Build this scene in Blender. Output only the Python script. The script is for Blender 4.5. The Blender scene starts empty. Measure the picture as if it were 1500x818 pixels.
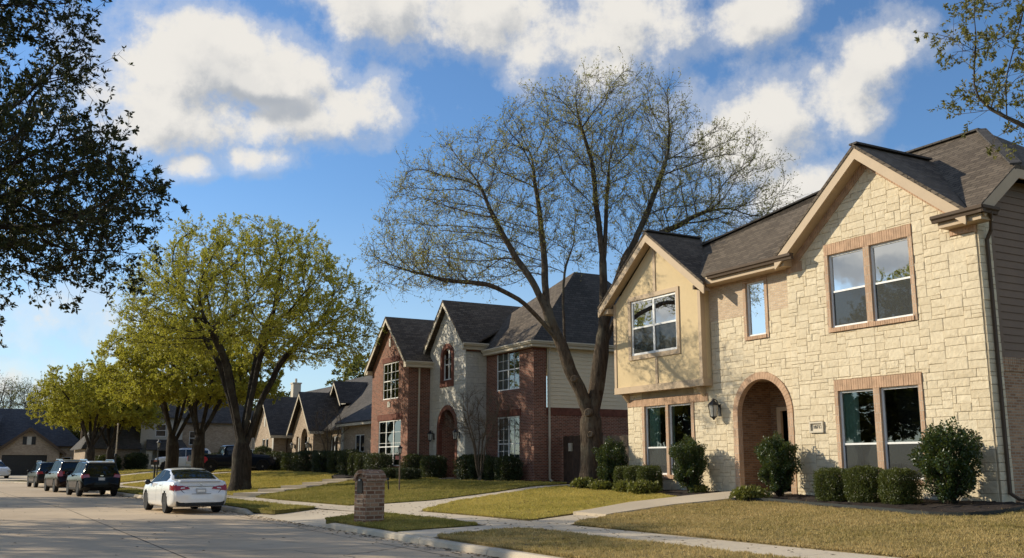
import bpy, bmesh, math, random
import numpy as np
from mathutils import Vector, Matrix, kdtree
random.seed(7)
SC = bpy.context.scene
COL = SC.collection
V = Vector
R = math.radians

# ------------------------------------------------------------------ materials
class NT:
    """small helper around a node tree"""
    def __init__(s, name):
        s.m = bpy.data.materials.new(name); s.m.use_nodes = True
        s.t = s.m.node_tree; s.n = s.t.nodes; s.l = s.t.links
        s.b = s.n['Principled BSDF']; s.out = s.n['Material Output']
    def add(s, typ, **kw):
        nd = s.n.new(typ)
        for k, v in kw.items():
            if k.startswith('i_'):
                nd.inputs[k[2:].replace('_', ' ')].default_value = v
            else:
                setattr(nd, k, v)
        return nd
    def link(s, a, b): s.l.new(a, b)
    def mix(s, fac, a, b, mode='MIX'):
        nd = s.n.new('ShaderNodeMix'); nd.data_type = 'RGBA'; nd.blend_type = mode
        for i, x in ((0, fac), (6, a), (7, b)):
            if hasattr(x, 'node'): s.link(x, nd.inputs[i])
            elif i == 0: nd.inputs[0].default_value = x
            else: nd.inputs[i].default_value = (*x, 1)
        return nd.outputs[2]
    def math(s, op, a, b=0.0, c=None):
        nd = s.n.new('ShaderNodeMath'); nd.operation = op
        for i, x in enumerate((a, b, c)):
            if x is None: continue
            if hasattr(x, 'node'): s.link(x, nd.inputs[i])
            else: nd.inputs[i].default_value = x
        return nd.outputs[0]
    def coord(s, kind='Object'):
        return s.n.new('ShaderNodeTexCoord').outputs[kind]
    def noise(s, scale, vec=None, detail=4, rough=.55, dist=0.0, sc3=None):
        nd = s.n.new('ShaderNodeTexNoise')
        nd.inputs['Scale'].default_value = scale; nd.inputs['Detail'].default_value = detail
        nd.inputs['Roughness'].default_value = rough; nd.inputs['Distortion'].default_value = dist
        if vec is None: vec = s.coord()
        if sc3:
            mp = s.n.new('ShaderNodeMapping'); mp.inputs['Scale'].default_value = sc3
            s.link(vec, mp.inputs['Vector']); vec = mp.outputs[0]
        s.link(vec, nd.inputs['Vector'])
        return nd.outputs['Fac']
    def ramp(s, fac, stops):
        nd = s.n.new('ShaderNodeValToRGB'); cr = nd.color_ramp
        while len(cr.elements) < len(stops): cr.elements.new(.5)
        for e, (p, c) in zip(cr.elements, stops):
            e.position = p; e.color = (*c, 1) if len(c) == 3 else c
        s.link(fac, nd.inputs[0]); return nd.outputs[0]
    def rng(s, x, a, b, c=0., d=1.):
        nd = s.n.new('ShaderNodeMapRange'); nd.inputs[1].default_value = a; nd.inputs[2].default_value = b
        nd.inputs[3].default_value = c; nd.inputs[4].default_value = d
        s.link(x, nd.inputs[0]); return nd.outputs[0]
    def bump(s, h, strength=.3, dist=.02):
        nd = s.n.new('ShaderNodeBump'); nd.inputs['Strength'].default_value = strength
        nd.inputs['Distance'].default_value = dist
        s.link(h, nd.inputs['Height']); s.link(nd.outputs[0], s.b.inputs['Normal'])
    def color(s, c):
        if hasattr(c, 'node'): s.link(c, s.b.inputs['Base Color'])
        else: s.b.inputs['Base Color'].default_value = (*c, 1)
    def set(s, rough=None, metal=None, spec=None, coat=None):
        if rough is not None:
            if hasattr(rough, 'node'): s.link(rough, s.b.inputs['Roughness'])
            else: s.b.inputs['Roughness'].default_value = rough
        if metal is not None: s.b.inputs['Metallic'].default_value = metal
        if spec is not None: s.b.inputs['Specular IOR Level'].default_value = spec
        if coat is not None:
            s.b.inputs['Coat Weight'].default_value = coat; s.b.inputs['Coat Roughness'].default_value = .06

def mul(c, k): return tuple(min(1, x * k) for x in c)

def plain(name, c, rough=.7, var=.15, scale=3., bump=0., bscale=60., metal=0., spec=.3, coat=None):
    t = NT(name)
    n = t.noise(scale, detail=5)
    n2 = t.noise(scale * 9, detail=3)
    f = t.math('ADD', t.math('MULTIPLY', n, .7), t.math('MULTIPLY', n2, .3))
    t.color(t.mix(t.rng(f, .3, .7), mul(c, 1 - var), mul(c, 1 + var)))
    t.set(rough, metal, spec, coat)
    if bump: t.bump(t.noise(bscale, detail=3), bump, .01)
    return t.m

def brick_mat(name, c1, c2, mortar, w=.2, h=.067, gap=.01, dirt=.35, offset=.5, msmooth=.15):
    t = NT(name); uv = t.coord('UV')
    b = t.n.new('ShaderNodeTexBrick'); t.link(uv, b.inputs['Vector'])
    b.offset = offset
    b.inputs['Scale'].default_value = 1; b.inputs['Brick Width'].default_value = w
    b.inputs['Row Height'].default_value = h; b.inputs['Mortar Size'].default_value = gap
    b.inputs['Mortar Smooth'].default_value = msmooth; b.inputs['Bias'].default_value = -.1
    b.inputs['Color1'].default_value = (*c1, 1); b.inputs['Color2'].default_value = (*c2, 1)
    b.inputs['Mortar'].default_value = (*mortar, 1)
    big = t.noise(.7, uv, 5); fine = t.noise(28, uv, 4, .7)
    col = t.mix(t.rng(big, .3, .75, 0, dirt), b.outputs[0], mul(c1, .45))
    col = t.mix(.55, col, t.ramp(fine, [(.25, (.35, .35, .35)), (.75, (.95, .95, .95))]), 'OVERLAY')
    t.color(col); t.set(.85, spec=.25)
    h_ = t.math('SUBTRACT', t.math('MULTIPLY', fine, .35), b.outputs['Fac'])
    t.bump(h_, .6, .012)
    return t.m

def stone_mat(name, c, warm, dark):
    """colour of every block comes from the face attribute 'tone'"""
    t = NT(name)
    a = t.n.new('ShaderNodeAttribute'); a.attribute_name = 'tone'
    col = t.mix(a.outputs['Fac'], c, warm)
    n = t.noise(9, detail=6, rough=.65); n2 = t.noise(1.1, detail=4)
    col = t.mix(t.rng(n, .42, .78, 0, .5), col, dark)
    col = t.mix(t.rng(n2, .45, .8, 0, .35), col, mul(warm, .75))
    t.color(col); t.set(.9, spec=.2)
    t.bump(t.math('ADD', t.noise(24, detail=6, rough=.75), t.math('MULTIPLY', t.noise(9, detail=3), 1.3)), .8, .02)
    return t.m

def shingle_mat(name, c1, c2):
    t = NT(name); uv = t.coord('UV')
    b = t.n.new('ShaderNodeTexBrick'); t.link(uv, b.inputs['Vector']); b.offset = .37
    b.inputs['Scale'].default_value = 1; b.inputs['Brick Width'].default_value = .31
    b.inputs['Row Height'].default_value = .145; b.inputs['Mortar Size'].default_value = .012
    b.inputs['Mortar Smooth'].default_value = .4; b.inputs['Bias'].default_value = -.2
    b.inputs['Color1'].default_value = (*c1, 1); b.inputs['Color2'].default_value = (*c2, 1)
    b.inputs['Mortar'].default_value = (*mul(c1, .3), 1)
    n = t.noise(.35, uv, 5, sc3=(1, .4, 1)); f = t.noise(60, uv, 3)
    col = t.mix(t.rng(n, .35, .7, 0, .4), b.outputs[0], mul(c2, 1.35))
    col = t.mix(.5, col, t.ramp(f, [(.3, (.3, .3, .3)), (.7, (.95, .95, .95))]), 'OVERLAY')
    t.color(col); t.set(.88, spec=.25)
    t.bump(t.math('SUBTRACT', t.math('MULTIPLY', f, .5), b.outputs['Fac']), .7, .02)
    return t.m

def leaf_mat(name, c1, c2, trans=.35, rough=.5, gloss=.35):
    t = NT(name)
    g = t.n.new('ShaderNodeNewGeometry')
    n = t.noise(.55, detail=3)
    f = t.math('ADD', t.math('MULTIPLY', g.outputs['Random Per Island'], .55), t.math('MULTIPLY', t.rng(n, .3, .7), .45))
    col = t.mix(f, c1, c2)
    t.color(col); t.set(rough, spec=gloss)
    tr = t.n.new('ShaderNodeBsdfTranslucent'); t.link(t.mix(.4, col, (.35, .38, .05)), tr.inputs[0])
    mx = t.n.new('ShaderNodeMixShader'); mx.inputs[0].default_value = trans
    t.link(t.b.outputs[0], mx.inputs[1]); t.link(tr.outputs[0], mx.inputs[2]); t.link(mx.outputs[0], t.out.inputs[0])
    return t.m

def bark_mat(name, c, c2, lichen=0.):
    t = NT(name)
    n = t.noise(11, detail=6, rough=.75, sc3=(1, 1, .2)); n2 = t.noise(1.5, detail=4)
    col = t.mix(t.rng(n, .35, .65), c, c2)
    if lichen: col = t.mix(t.rng(n2, .5, .72, 0, lichen), col, (.20, .19, .14))
    t.color(col); t.set(.92, spec=.15); t.bump(n, 1., .09)
    return t.m

def concrete_mat(name, c, crack=True, stain=.35, joints=None):
    t = NT(name); p = t.coord()
    big = t.noise(.16, p, 6, .6); mid = t.noise(1.7, p, 5, .65); fine = t.noise(55, p, 4, .7)
    col = t.mix(t.rng(big, .35, .68), mul(c, .8), mul(c, 1.12))
    col = t.mix(t.rng(mid, .5, .8, 0, stain), col, mul(c, .6))
    col = t.mix(.5, col, t.ramp(fine, [(.3, (.36, .36, .36)), (.72, (.72, .72, .72))]), 'OVERLAY')
    if crack:
        vo = t.n.new('ShaderNodeTexVoronoi'); vo.feature = 'DISTANCE_TO_EDGE'; vo.inputs['Scale'].default_value = .13
        wn = t.n.new('ShaderNodeTexNoise'); wn.inputs['Scale'].default_value = .8; wn.inputs['Detail'].default_value = 5
        t.link(p, wn.inputs['Vector'])
        ad = t.n.new('ShaderNodeVectorMath'); ad.operation = 'MULTIPLY_ADD'
        t.link(wn.outputs['Color'], ad.inputs[0]); ad.inputs[1].default_value = (1.2, 1.2, 0); t.link(p, ad.inputs[2])
        t.link(ad.outputs[0], vo.inputs['Vector'])
        cm = t.math('MULTIPLY', t.rng(vo.outputs['Distance'], .0, .0035, 1, 0), t.rng(t.noise(.25, p, 2), .45, .55))
        col = t.mix(t.math('MULTIPLY', cm, .85), col, mul(c, .25))
        oil = t.math('MULTIPLY', t.rng(t.noise(.9, p, 5, .62), .60, .74), .5); col = t.mix(oil, col, mul(c, .38))
        spots = t.math('MULTIPLY', t.rng(t.noise(6, p, 2, .5), .70, .76), .5)
        col = t.mix(spots, col, mul(c, .4))
    t.color(col); t.set(.9, spec=.2); t.bump(t.math('ADD', fine, t.math('MULTIPLY', mid, .5)), .3, .008)
    return t.m

def glass_mat(name, tint=(.02, .025, .025), refl=.28, rough=.02, opaque=False, gcol=(.9, .93, .95)):
    t = NT(name)
    for nd in (t.b,): t.n.remove(nd)
    fr = t.n.new('ShaderNodeLayerWeight'); fr.inputs[0].default_value = .45
    fac = t.rng(fr.outputs['Fresnel'], 0, 1, refl, 1.0)
    gl = t.n.new('ShaderNodeBsdfGlossy'); gl.inputs['Roughness'].default_value = rough
    gl.inputs['Color'].default_value = (*gcol, 1)
    nz = t.noise(1.3, detail=2)
    bp = t.n.new('ShaderNodeBump'); bp.inputs['Strength'].default_value = .03; bp.inputs['Distance'].default_value = .05
    t.link(nz, bp.inputs['Height']); t.link(bp.outputs[0], gl.inputs['Normal'])
    if opaque:
        tr = t.n.new('ShaderNodeBsdfDiffuse'); tr.inputs[0].default_value = (*tint, 1)
    else:
        tr = t.n.new('ShaderNodeBsdfTransparent'); tr.inputs[0].default_value = (*tint, 1)
    mx = t.n.new('ShaderNodeMixShader')
    t.link(fac, mx.inputs[0]); t.link(tr.outputs[0], mx.inputs[1]); t.link(gl.outputs[0], mx.inputs[2])
    t.link(mx.outputs[0], t.out.inputs[0])
    return t.m

def screen_mat(name):
    t = NT(name)
    t.color((.055, .058, .055)); t.set(.8, spec=.2)
    tr = t.n.new('ShaderNodeBsdfTransparent'); mx = t.n.new('ShaderNodeMixShader'); mx.inputs[0].default_value = .72
    t.link(tr.outputs[0], mx.inputs[1]); t.link(t.b.outputs[0], mx.inputs[2]); t.link(mx.outputs[0], t.out.inputs[0])
    return t.m

# ------------------------------------------------------------------ mesh builder
class Fr:
    """a wall frame: u along the wall, v up, d outward"""
    def __init__(s, O, u, n): s.O, s.u, s.n = V(O), V(u).normalized(), V(n).normalized()
    def P(s, u, v, d=0.): return s.O + s.u * u + V((0, 0, v)) + s.n * d

class MB:
    def __init__(s): s.v, s.f, s.t = [], [], []
    def add(s, pts, faces, tone=.5):
        o = len(s.v); s.v.extend(V(p) for p in pts)
        for f in faces: s.f.append(tuple(o + i for i in f)); s.t.append(tone)
    def poly(s, pts, n=None, tone=.5):
        pts = [V(p) for p in pts]
        if n is not None:
            nn = V((0, 0, 0))
            for i in range(len(pts)): nn += pts[i].cross(pts[(i + 1) % len(pts)])
            if nn.dot(V(n)) < 0: pts = pts[::-1]
        s.add(pts, [tuple(range(len(pts)))], tone)
    def hexa(s, a):
        """8 corners: 0-3 bottom loop, 4-7 top loop"""
        s.add(a, [(3, 2, 1, 0), (4, 5, 6, 7), (0, 1, 5, 4), (1, 2, 6, 5), (2, 3, 7, 6), (3, 0, 4, 7)])
    def box(s, a, b):
        (x0, y0, z0), (x1, y1, z1) = a, b
        s.hexa([(x0, y0, z0), (x1, y0, z0), (x1, y1, z0), (x0, y1, z0), (x0, y0, z1), (x1, y0, z1), (x1, y1, z1), (x0, y1, z1)])
    def fbox(s, F, u0, u1, v0, v1, d0, d1):
        P = F.P
        s.hexa([P(u0, v0, d0), P(u1, v0, d0), P(u1, v0, d1), P(u0, v0, d1), P(u0, v1, d0), P(u1, v1, d0), P(u1, v1, d1), P(u0, v1, d1)])
    def prism(s, pts, off):
        pts = [V(p) for p in pts]; off = V(off); n = len(pts)
        s.add(pts + [p + off for p in pts], [tuple(range(n))[::-1], tuple(range(n, 2 * n))] + [(i, (i + 1) % n, n + (i + 1) % n, n + i) for i in range(n)])
    def slab(s, pts, t=.08):
        """roof plane with thickness downwards"""
        s.prism(pts, (0, 0, -t))
    def bar(s, a, b, w, h, up=(0, 0, 1)):
        a, b = V(a), V(b); d = (b - a).normalized(); up = V(up)
        sx = d.cross(up).normalized() * w / 2; sy = sx.cross(d).normalized() * h / 2
        s.hexa([a - sx - sy, a + sx - sy, b + sx - sy, b - sx - sy, a - sx + sy, a + sx + sy, b + sx + sy, b - sx + sy])
    def tube(s, path, rad, n=8, cap=True):
        path = [V(p) for p in path]; m = len(path)
        if not hasattr(rad, '__len__'): rad = [rad] * m
        o = len(s.v); ref = None
        for i, p in enumerate(path):
            d = (path[min(i + 1, m - 1)] - path[max(i - 1, 0)])
            if d.length < 1e-9: d = V((0, 0, 1))
            d.normalize()
            if ref is None:
                ref = d.orthogonal().normalized()
            ref = (ref - d * ref.dot(d))
            if ref.length < 1e-6: ref = d.orthogonal()
            ref.normalize(); b = d.cross(ref)
            for k in range(n):
                a = 2 * math.pi * k / n
                s.v.append(p + (ref * math.cos(a) + b * math.sin(a)) * rad[i])
        for i in range(m - 1):
            for k in range(n):
                s.f.append((o + i * n + k, o + i * n + (k + 1) % n, o + (i + 1) * n + (k + 1) % n, o + (i + 1) * n + k)); s.t.append(.5)
        if cap:
            s.f.append(tuple(o + k for k in range(n))[::-1]); s.f.append(tuple(o + (m - 1) * n + k for k in range(n))); s.t += [.5, .5]
    def lathe(s, prof, c=(0, 0, 0), n=16, axis='Z'):
        """prof: [(r, h)]"""
        o = len(s.v); c = V(c); m = len(prof)
        for r, h in prof:
            for k in range(n):
                a = 2 * math.pi * k / n; x, y = r * math.cos(a), r * math.sin(a)
                s.v.append(c + (V((x, y, h)) if axis == 'Z' else V((x, h, y))))
        for i in range(m - 1):
            for k in range(n):
                s.f.append((o + i * n + k, o + i * n + (k + 1) % n, o + (i + 1) * n + (k + 1) % n, o + (i + 1) * n + k)); s.t.append(.5)
        s.f.append(tuple(o + k for k in range(n))[::-1]); s.f.append(tuple(o + (m - 1) * n + k for k in range(n))); s.t += [.5, .5]
    def build(s, name, mat, parent=None, world=True, smooth=False, label=None, kind=None):
        me = bpy.data.meshes.new(name)
        off = V((0, 0, 0))
        if parent is not None and world:
            p = parent
            while p is not None: off = off + p.location; p = p.parent
        me.from_pydata([p - off for p in s.v], [], s.f)
        me.materials.append(mat)
        uvl = me.uv_layers.new(name='UVMap')
        Z = V((0, 0, 1)); uv = []
        for f, poly in zip(s.f, me.polygons):
            n = poly.normal
            if abs(n.z) > .995 or n.length < .1: ua, va = V((1, 0, 0)), V((0, 1, 0))
            else: ua = Z.cross(n).normalized(); va = n.cross(ua)
            for i in f: uv += [s.v[i].dot(ua), s.v[i].dot(va)]
        uvl.data.foreach_set('uv', uv)
        if any(abs(x - .5) > 1e-4 for x in s.t):
            at = me.attributes.new('tone', 'FLOAT', 'FACE'); at.data.foreach_set('value', s.t)
        if smooth: me.polygons.foreach_set('use_smooth', [True] * len(me.polygons))
        me.update()
        return link(name, me, parent, label, kind)

def link(name, me, parent=None, label=None, kind=None):
    o = bpy.data.objects.new(name, me); COL.objects.link(o)
    if parent is not None: o.parent = parent
    if label: o['label'] = label
    if kind: o['kind'] = kind
    return o

def thing(name, label, cat, loc=(0, 0, 0), rz=0., group=None):
    o = bpy.data.objects.new(name, None); COL.objects.link(o)
    o.location = loc; o.rotation_euler = (0, 0, rz); o.empty_display_size = .3
    o['label'] = label; o['category'] = cat
    if group: o['group'] = group
    return o

def tag(o, label, cat, group=None):
    o['label'] = label; o['category'] = cat
    if group: o['group'] = group
    return o

def dup(root, loc, rz, label, scale=None, group=None):
    r = root.copy(); COL.objects.link(r); r.location = loc; r.rotation_euler = (0, 0, rz); r['label'] = label
    if scale is not None: r.scale = scale
    if group: r['group'] = group
    def rec(src, dst):
        for ch in list(src.children):
            c = ch.copy(); COL.objects.link(c); c.parent = dst; rec(ch, c)
    rec(root, r)
    return r

def mesh_np(name, verts, faces, mat, smooth=False):
    """verts (N,3), faces (M,k) fast path"""
    me = bpy.data.meshes.new(name)
    N, (M, k) = len(verts), faces.shape
    me.vertices.add(N); me.vertices.foreach_set('co', np.ascontiguousarray(verts, np.float32).ravel())
    me.loops.add(M * k); me.loops.foreach_set('vertex_index', np.ascontiguousarray(faces, np.int32).ravel())
    me.polygons.add(M); me.polygons.foreach_set('loop_start', np.arange(0, M * k, k, dtype=np.int32))
    try: me.polygons.foreach_set('loop_total', np.full(M, k, np.int32))
    except Exception: pass
    me.materials.append(mat)
    if smooth: me.polygons.foreach_set('use_smooth', np.ones(M, bool))
    me.update(calc_edges=True); me.validate()
    return me

def clip(poly, a, b, c):
    """keep the part of a 2D polygon where a*u+b*v<=c"""
    out = []
    for i in range(len(poly)):
        p, q = poly[i], poly[(i + 1) % len(poly)]
        fp, fq = a * p[0] + b * p[1] - c, a * q[0] + b * q[1] - c
        if fp <= 1e-9: out.append(p)
        if (fp < -1e-9 and fq > 1e-9) or (fp > 1e-9 and fq < -1e-9):
            t = fp / (fp - fq); out.append((p[0] + (q[0] - p[0]) * t, p[1] + (q[1] - p[1]) * t))
    return out

def half_planes(outline):
    """outline: convex polygon -> half planes a,b,c (inside: a*u+b*v<=c)"""
    A = sum(outline[i][0] * outline[(i + 1) % len(outline)][1] - outline[(i + 1) % len(outline)][0] * outline[i][1] for i in range(len(outline)))
    if A < 0: outline = outline[::-1]
    r = []
    for i in range(len(outline)):
        (x0, y0), (x1, y1) = outline[i], outline[(i + 1) % len(outline)]
        a, b = (y1 - y0), -(x1 - x0); l = math.hypot(a, b); a, b = a / l, b / l
        r.append((a, b, a * x0 + b * y0))
    return r

def wall(mb, F, outline, holes=(), arches=(), rev=.12, d=0.):
    """flat wall with rectangular holes (u0,u1,v0,v1) and arched ones (uc,r,vs,v0)"""
    H = list(holes) + [(uc - r, uc + r, v0, vs + r) for uc, r, vs, v0 in arches]
    us = sorted({p[0] for p in outline} | {x for h in H for x in h[:2]}); vs_ = sorted({p[1] for p in outline} | {x for h in H for x in h[2:4]})
    hp = half_planes(outline)
    for i in range(len(us) - 1):
        for j in range(len(vs_) - 1):
            cu, cv = (us[i] + us[i + 1]) / 2, (vs_[j] + vs_[j + 1]) / 2
            if any(h[0] < cu < h[1] and h[2] < cv < h[3] for h in H): continue
            p = [(us[i], vs_[j]), (us[i + 1], vs_[j]), (us[i + 1], vs_[j + 1]), (us[i], vs_[j + 1])]
            for a, b, c in hp:
                p = clip(p, a, b, c)
                if len(p) < 3: break
            if len(p) >= 3: mb.poly([F.P(u, v, d) for u, v in p], F.n)
    if rev:
        for u0, u1, v0, v1 in holes:
            for (a, b), (c, e) in (((u0, v0), (u0, v1)), ((u0, v1), (u1, v1)), ((u1, v1), (u1, v0)), ((u1, v0), (u0, v0))):
                mb.poly([F.P(a, b, d), F.P(c, e, d), F.P(c, e, d - rev), F.P(a, b, d - rev)])
    for uc, r, vs, v0 in arches:
        N = 20; arc = [(uc + r * math.cos(math.pi * k / N), vs + r * math.sin(math.pi * k / N)) for k in range(N + 1)]
        for k in range(N):
            (a, b), (c, e) = arc[k], arc[k + 1]
            mb.poly([F.P(a, b, d), F.P(c, e, d), F.P(c, vs + r, d), F.P(a, vs + r, d)], F.n)
            if rev: mb.poly([F.P(a, b, d), F.P(c, e, d), F.P(c, e, d - rev), F.P(a, b, d - rev)])
        if rev:
            for u in (uc - r, uc + r): mb.poly([F.P(u, v0, d), F.P(u, vs, d), F.P(u, vs, d - rev), F.P(u, v0, d - rev)])

def arch_ring(mb, F, uc, r, vs, v0, w, d0, d1, seg=22, legs=True):
    """brick ring around an arched opening, ring bricks as real wedges"""
    r -= .006; w += .006
    for k in range(seg):
        a0, a1 = math.pi * (k + .04) / seg, math.pi * (k + .96) / seg
        pts = [(uc + rr * math.cos(a), vs + rr * math.sin(a)) for rr, a in ((r, a0), (r + w, a0), (r + w, a1), (r, a1))]
        mb.prism([F.P(u, v, d0) for u, v in pts], F.n * (d1 - d0))
    N = seg
    for k in range(N):   # mortar backing
        a0, a1 = math.pi * k / N, math.pi * (k + 1) / N
        pts = [(uc + rr * math.cos(a), vs + rr * math.sin(a)) for rr, a in ((r + .006, a0), (r + w - .006, a0), (r + w - .006, a1), (r + .006, a1))]
        mb.poly([F.P(u, v, d1 - .008) for u, v in pts], F.n)
    if legs:
        for u0, u1 in ((uc - r - w, uc - r), (uc + r, uc + r + w)):
            if v0 < vs: mb.fbox(F, u0, u1, v0, vs, d0, d1)

def soldiers(mb, F, u0, u1, v0, v1, d0, d1, bw=.075):
    """row of upright bricks"""
    n = max(1, round((u1 - u0) / bw)); w = (u1 - u0) / n
    mb.fbox(F, u0, u1, v0, v1, d0, d1 - .008)
    for k in range(n):
        j = random.uniform(-.003, .003)
        mb.fbox(F, u0 + k * w + .005, u0 + (k + 1) * w - .005, v0 + .004, v1 - .004, d1 - .012, d1 + j)

def ashlar(mb, F, outline, holes=(), arches=(), cell=.098, joint=.009, proud=.022, seed=1, wmax=6, hs=(1, 2, 2, 2, 2, 3), rough=.009):
    rnd = random.Random(seed)
    u0 = min(p[0] for p in outline); u1 = max(p[0] for p in outline); v0 = min(p[1] for p in outline); v1 = max(p[1] for p in outline)
    nu, nv = int(math.ceil((u1 - u0) / cell)), int(math.ceil((v1 - v0) / cell))
    occ = [[False] * nu for _ in range(nv)]
    hp = half_planes(outline); stones = []
    for j in range(nv):
        for i in range(nu):
            if occ[j][i]: continue
            h = rnd.choice(hs); w = rnd.randint(h + 1 if h > 1 else 3, wmax)
            w = min(w, nu - i); k = 0
            while k < w and not occ[j][i + k]: k += 1
            w = k; h = min(h, nv - j)
            if i + w < nu and nu - (i + w) == 1: w += 0 if occ[j][nu - 1] else 1
            while h > 1 and any(occ[j + a][i + b] for a in range(h) for b in range(w)): h -= 1
            for a in range(h):
                for b in range(w): occ[j + a][i + b] = True
            stones.append((u0 + i * cell, u0 + (i + w) * cell, v0 + j * cell, v0 + (j + h) * cell))
    def cut(rect, hole):
        a0, a1, b0, b1 = rect; h0, h1, g0, g1 = hole
        if a1 <= h0 or a0 >= h1 or b1 <= g0 or b0 >= g1: return [rect]
        r = []
        if a0 < h0: r.append((a0, h0, b0, b1))
        if a1 > h1: r.append((h1, a1, b0, b1))
        m0, m1 = max(a0, h0), min(a1, h1)
        if b0 < g0: r.append((m0, m1, b0, g0))
        if b1 > g1: r.append((m0, m1, g1, b1))
        return r
    H = list(holes) + [(uc - r, uc + r, vv, vs) for uc, r, vs, vv in arches]
    for h in H: stones = [q for s_ in stones for q in cut(s_, h)]
    for s_ in stones:
        p = [(s_[0], s_[2]), (s_[1], s_[2]), (s_[1], s_[3]), (s_[0], s_[3])]
        for a, b, c in hp:
            p = clip(p, a, b, c)
            if len(p) < 3: break
        if len(p) < 3: continue
        bad = False
        for uc, r, vs, vv in arches:
            cu = sum(q[0] for q in p) / len(p); cv = sum(q[1] for q in p) / len(p)
            dx, dy = cu - uc, cv - vs
            if dy > -.2 and any(math.hypot(q[0] - uc, q[1] - vs) < r and q[1] >= vs - 1e-6 for q in p):
                l = math.hypot(dx, dy)
                if l < r * .8: bad = True; break
                a, b = -dx / l, -dy / l
                p = clip(p, a, b, a * (uc - a * r) + b * (vs - b * r))
                if len(p) < 3: bad = True; break
        if bad: continue
        # inset by the joint
        q = p
        cu = sum(x[0] for x in q) / len(q); cv = sum(x[1] for x in q) / len(q)
        for a, b, c in half_planes(q):
            p = clip(p, a, b, c - joint / 2)
            if len(p) < 3: break
        if len(p) < 3: continue
        area = abs(sum(p[i][0] * p[(i + 1) % len(p)][1] - p[(i + 1) % len(p)][0] * p[i][1] for i in range(len(p)))) / 2
        if area < .0012: continue
        n = len(p); ch = .014
        inner = []
        for x, y in p:
            dx, dy = cu - x, cv - y; l = math.hypot(dx, dy) or 1; k = min(ch * 1.4, l * .45) / l
            inner.append((x + dx * k, y + dy * k))
        tone = min(1, max(0, rnd.gauss(.45, .20))); pr = proud + rnd.uniform(-.006, .008)
        pts = [F.P(x, y, 0) for x, y in p] + [F.P(x, y, pr * .72 + rnd.uniform(0, .006)) for x, y in p]
        pts += [F.P(x, y, pr + rnd.uniform(-rough, rough) * .5) for x, y in inner]
        mid = len(pts); pts.append(F.P(cu + rnd.uniform(-.03, .03), cv + rnd.uniform(-.02, .02), pr + rnd.uniform(-.3, 1) * rough))
        faces = []
        for i in range(n):
            k = (i + 1) % n
            faces += [(i, k, n + k, n + i), (n + i, n + k, 2 * n + k, 2 * n + i), (2 * n + i, 2 * n + k, mid)]
        if F.u.cross(V((0, 0, 1))).dot(F.n) < 0: faces = [f[::-1] for f in faces]
        mb.add(pts, faces, tone if abs(tone - .5) > 1e-3 else .51)

def lap_siding(mb, F, outline, step=.18, d=.0):
    hp = half_planes(outline)
    v0 = min(p[1] for p in outline); v1 = max(p[1] for p in outline); u0 = min(p[0] for p in outline); u1 = max(p[0] for p in outline)
    v = v0
    while v < v1 - .01:
        t = min(v + step, v1)
        p = [(u0, v), (u1, v), (u1, t), (u0, t)]
        for a, b, c in hp:
            p = clip(p, a, b, c)
            if len(p) < 3: break
        if len(p) >= 3:
            mb.poly([F.P(x, y, d + .022 * (1 - (y - v) / step)) for x, y in p], F.n)
            lo = [q for q in p if q[1] < v + .004]
            if len(lo) >= 2:
                a, b = min(q[0] for q in lo), max(q[0] for q in lo)
                mb.poly([F.P(a, v, d), F.P(b, v, d), F.P(b, v, d + .022), F.P(a, v, d + .022)])
        v = t
# ------------------------------------------------------------------ palette
M = {}
M['stone'] = stone_mat('limestone', (.69, .575, .39), (.81, .695, .495), (.48, .37, .23))
M['stone_grey'] = stone_mat('grey_limestone', (.56, .53, .46), (.68, .64, .55), (.32, .28, .22))
M['mortar'] = plain('stone_mortar', (.40, .32, .21), .95, .2, 4, .3)
M['mortar_grey'] = plain('grey_mortar', (.30, .28, .24), .95, .2, 4, .3)
M['stucco'] = plain('tan_stucco', (.66, .51, .295), .95, .07, 1.2, .5, 130)
M['trim'] = plain('tan_painted_trim', (.50, .37, .235), .6, .08, 2)
M['trim_dark'] = plain('brown_gutter', (.10, .07, .048), .65, .1, 2, spec=.12)
M['siding_dark'] = plain('brown_siding', (.20, .135, .09), .7, .12, 1.5)
M['brick_tan'] = brick_mat('tan_brick', (.40, .25, .15), (.54, .36, .23), (.45, .38, .29))
M['brick_side'] = brick_mat('brown_brick', (.28, .15, .08), (.48, .29, .165), (.36, .30, .22))
M['brick_trim'] = brick_mat('pinkish_brick', (.42, .265, .165), (.57, .38, .245), (.44, .37, .28), .067, .24, .009)
M['brick_porch'] = brick_mat('shaded_porch_brick', (.15, .08, .042), (.30, .17, .09), (.22, .17, .12))  # porch shade put into the brick colour, darker than the side brick
M['brick_panel'] = brick_mat('sandy_brick', (.50, .36, .235), (.66, .49, .33), (.50, .42, .32), .2, .067, .009)
M['soldier'] = plain('soldier_brick', (.50, .325, .205), .85, .3, 5, .4, 50)
M['brick_red'] = brick_mat('red_brick', (.125, .040, .024), (.29, .10, .058), (.32, .235, .175), gap=.011)
M['soldier_red'] = plain('red_soldier_brick', (.17, .062, .040), .85, .35, 6, .4, 50)
M['brick_far'] = brick_mat('mixed_tan_brick', (.28, .19, .12), (.46, .35, .24), (.42, .36, .28))
M['brick_box'] = brick_mat('mailbox_brick', (.15, .075, .045), (.38, .235, .145), (.33, .255, .185), .25, .10, .016)
M['roof'] = shingle_mat('brown_shingle', (.075, .058, .042), (.15, .118, .086))
M['roof_dark'] = shingle_mat('charcoal_shade_shingle', (.05, .045, .040), (.095, .084, .074))  # charcoal roofs, and shade put into the red house's hip slopes
M['roof_blue'] = shingle_mat('slate_shingle', (.045, .046, .052), (.08, .08, .085))
M['cream'] = plain('cream_paint', (.60, .52, .39), .6, .06, 2)
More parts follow.
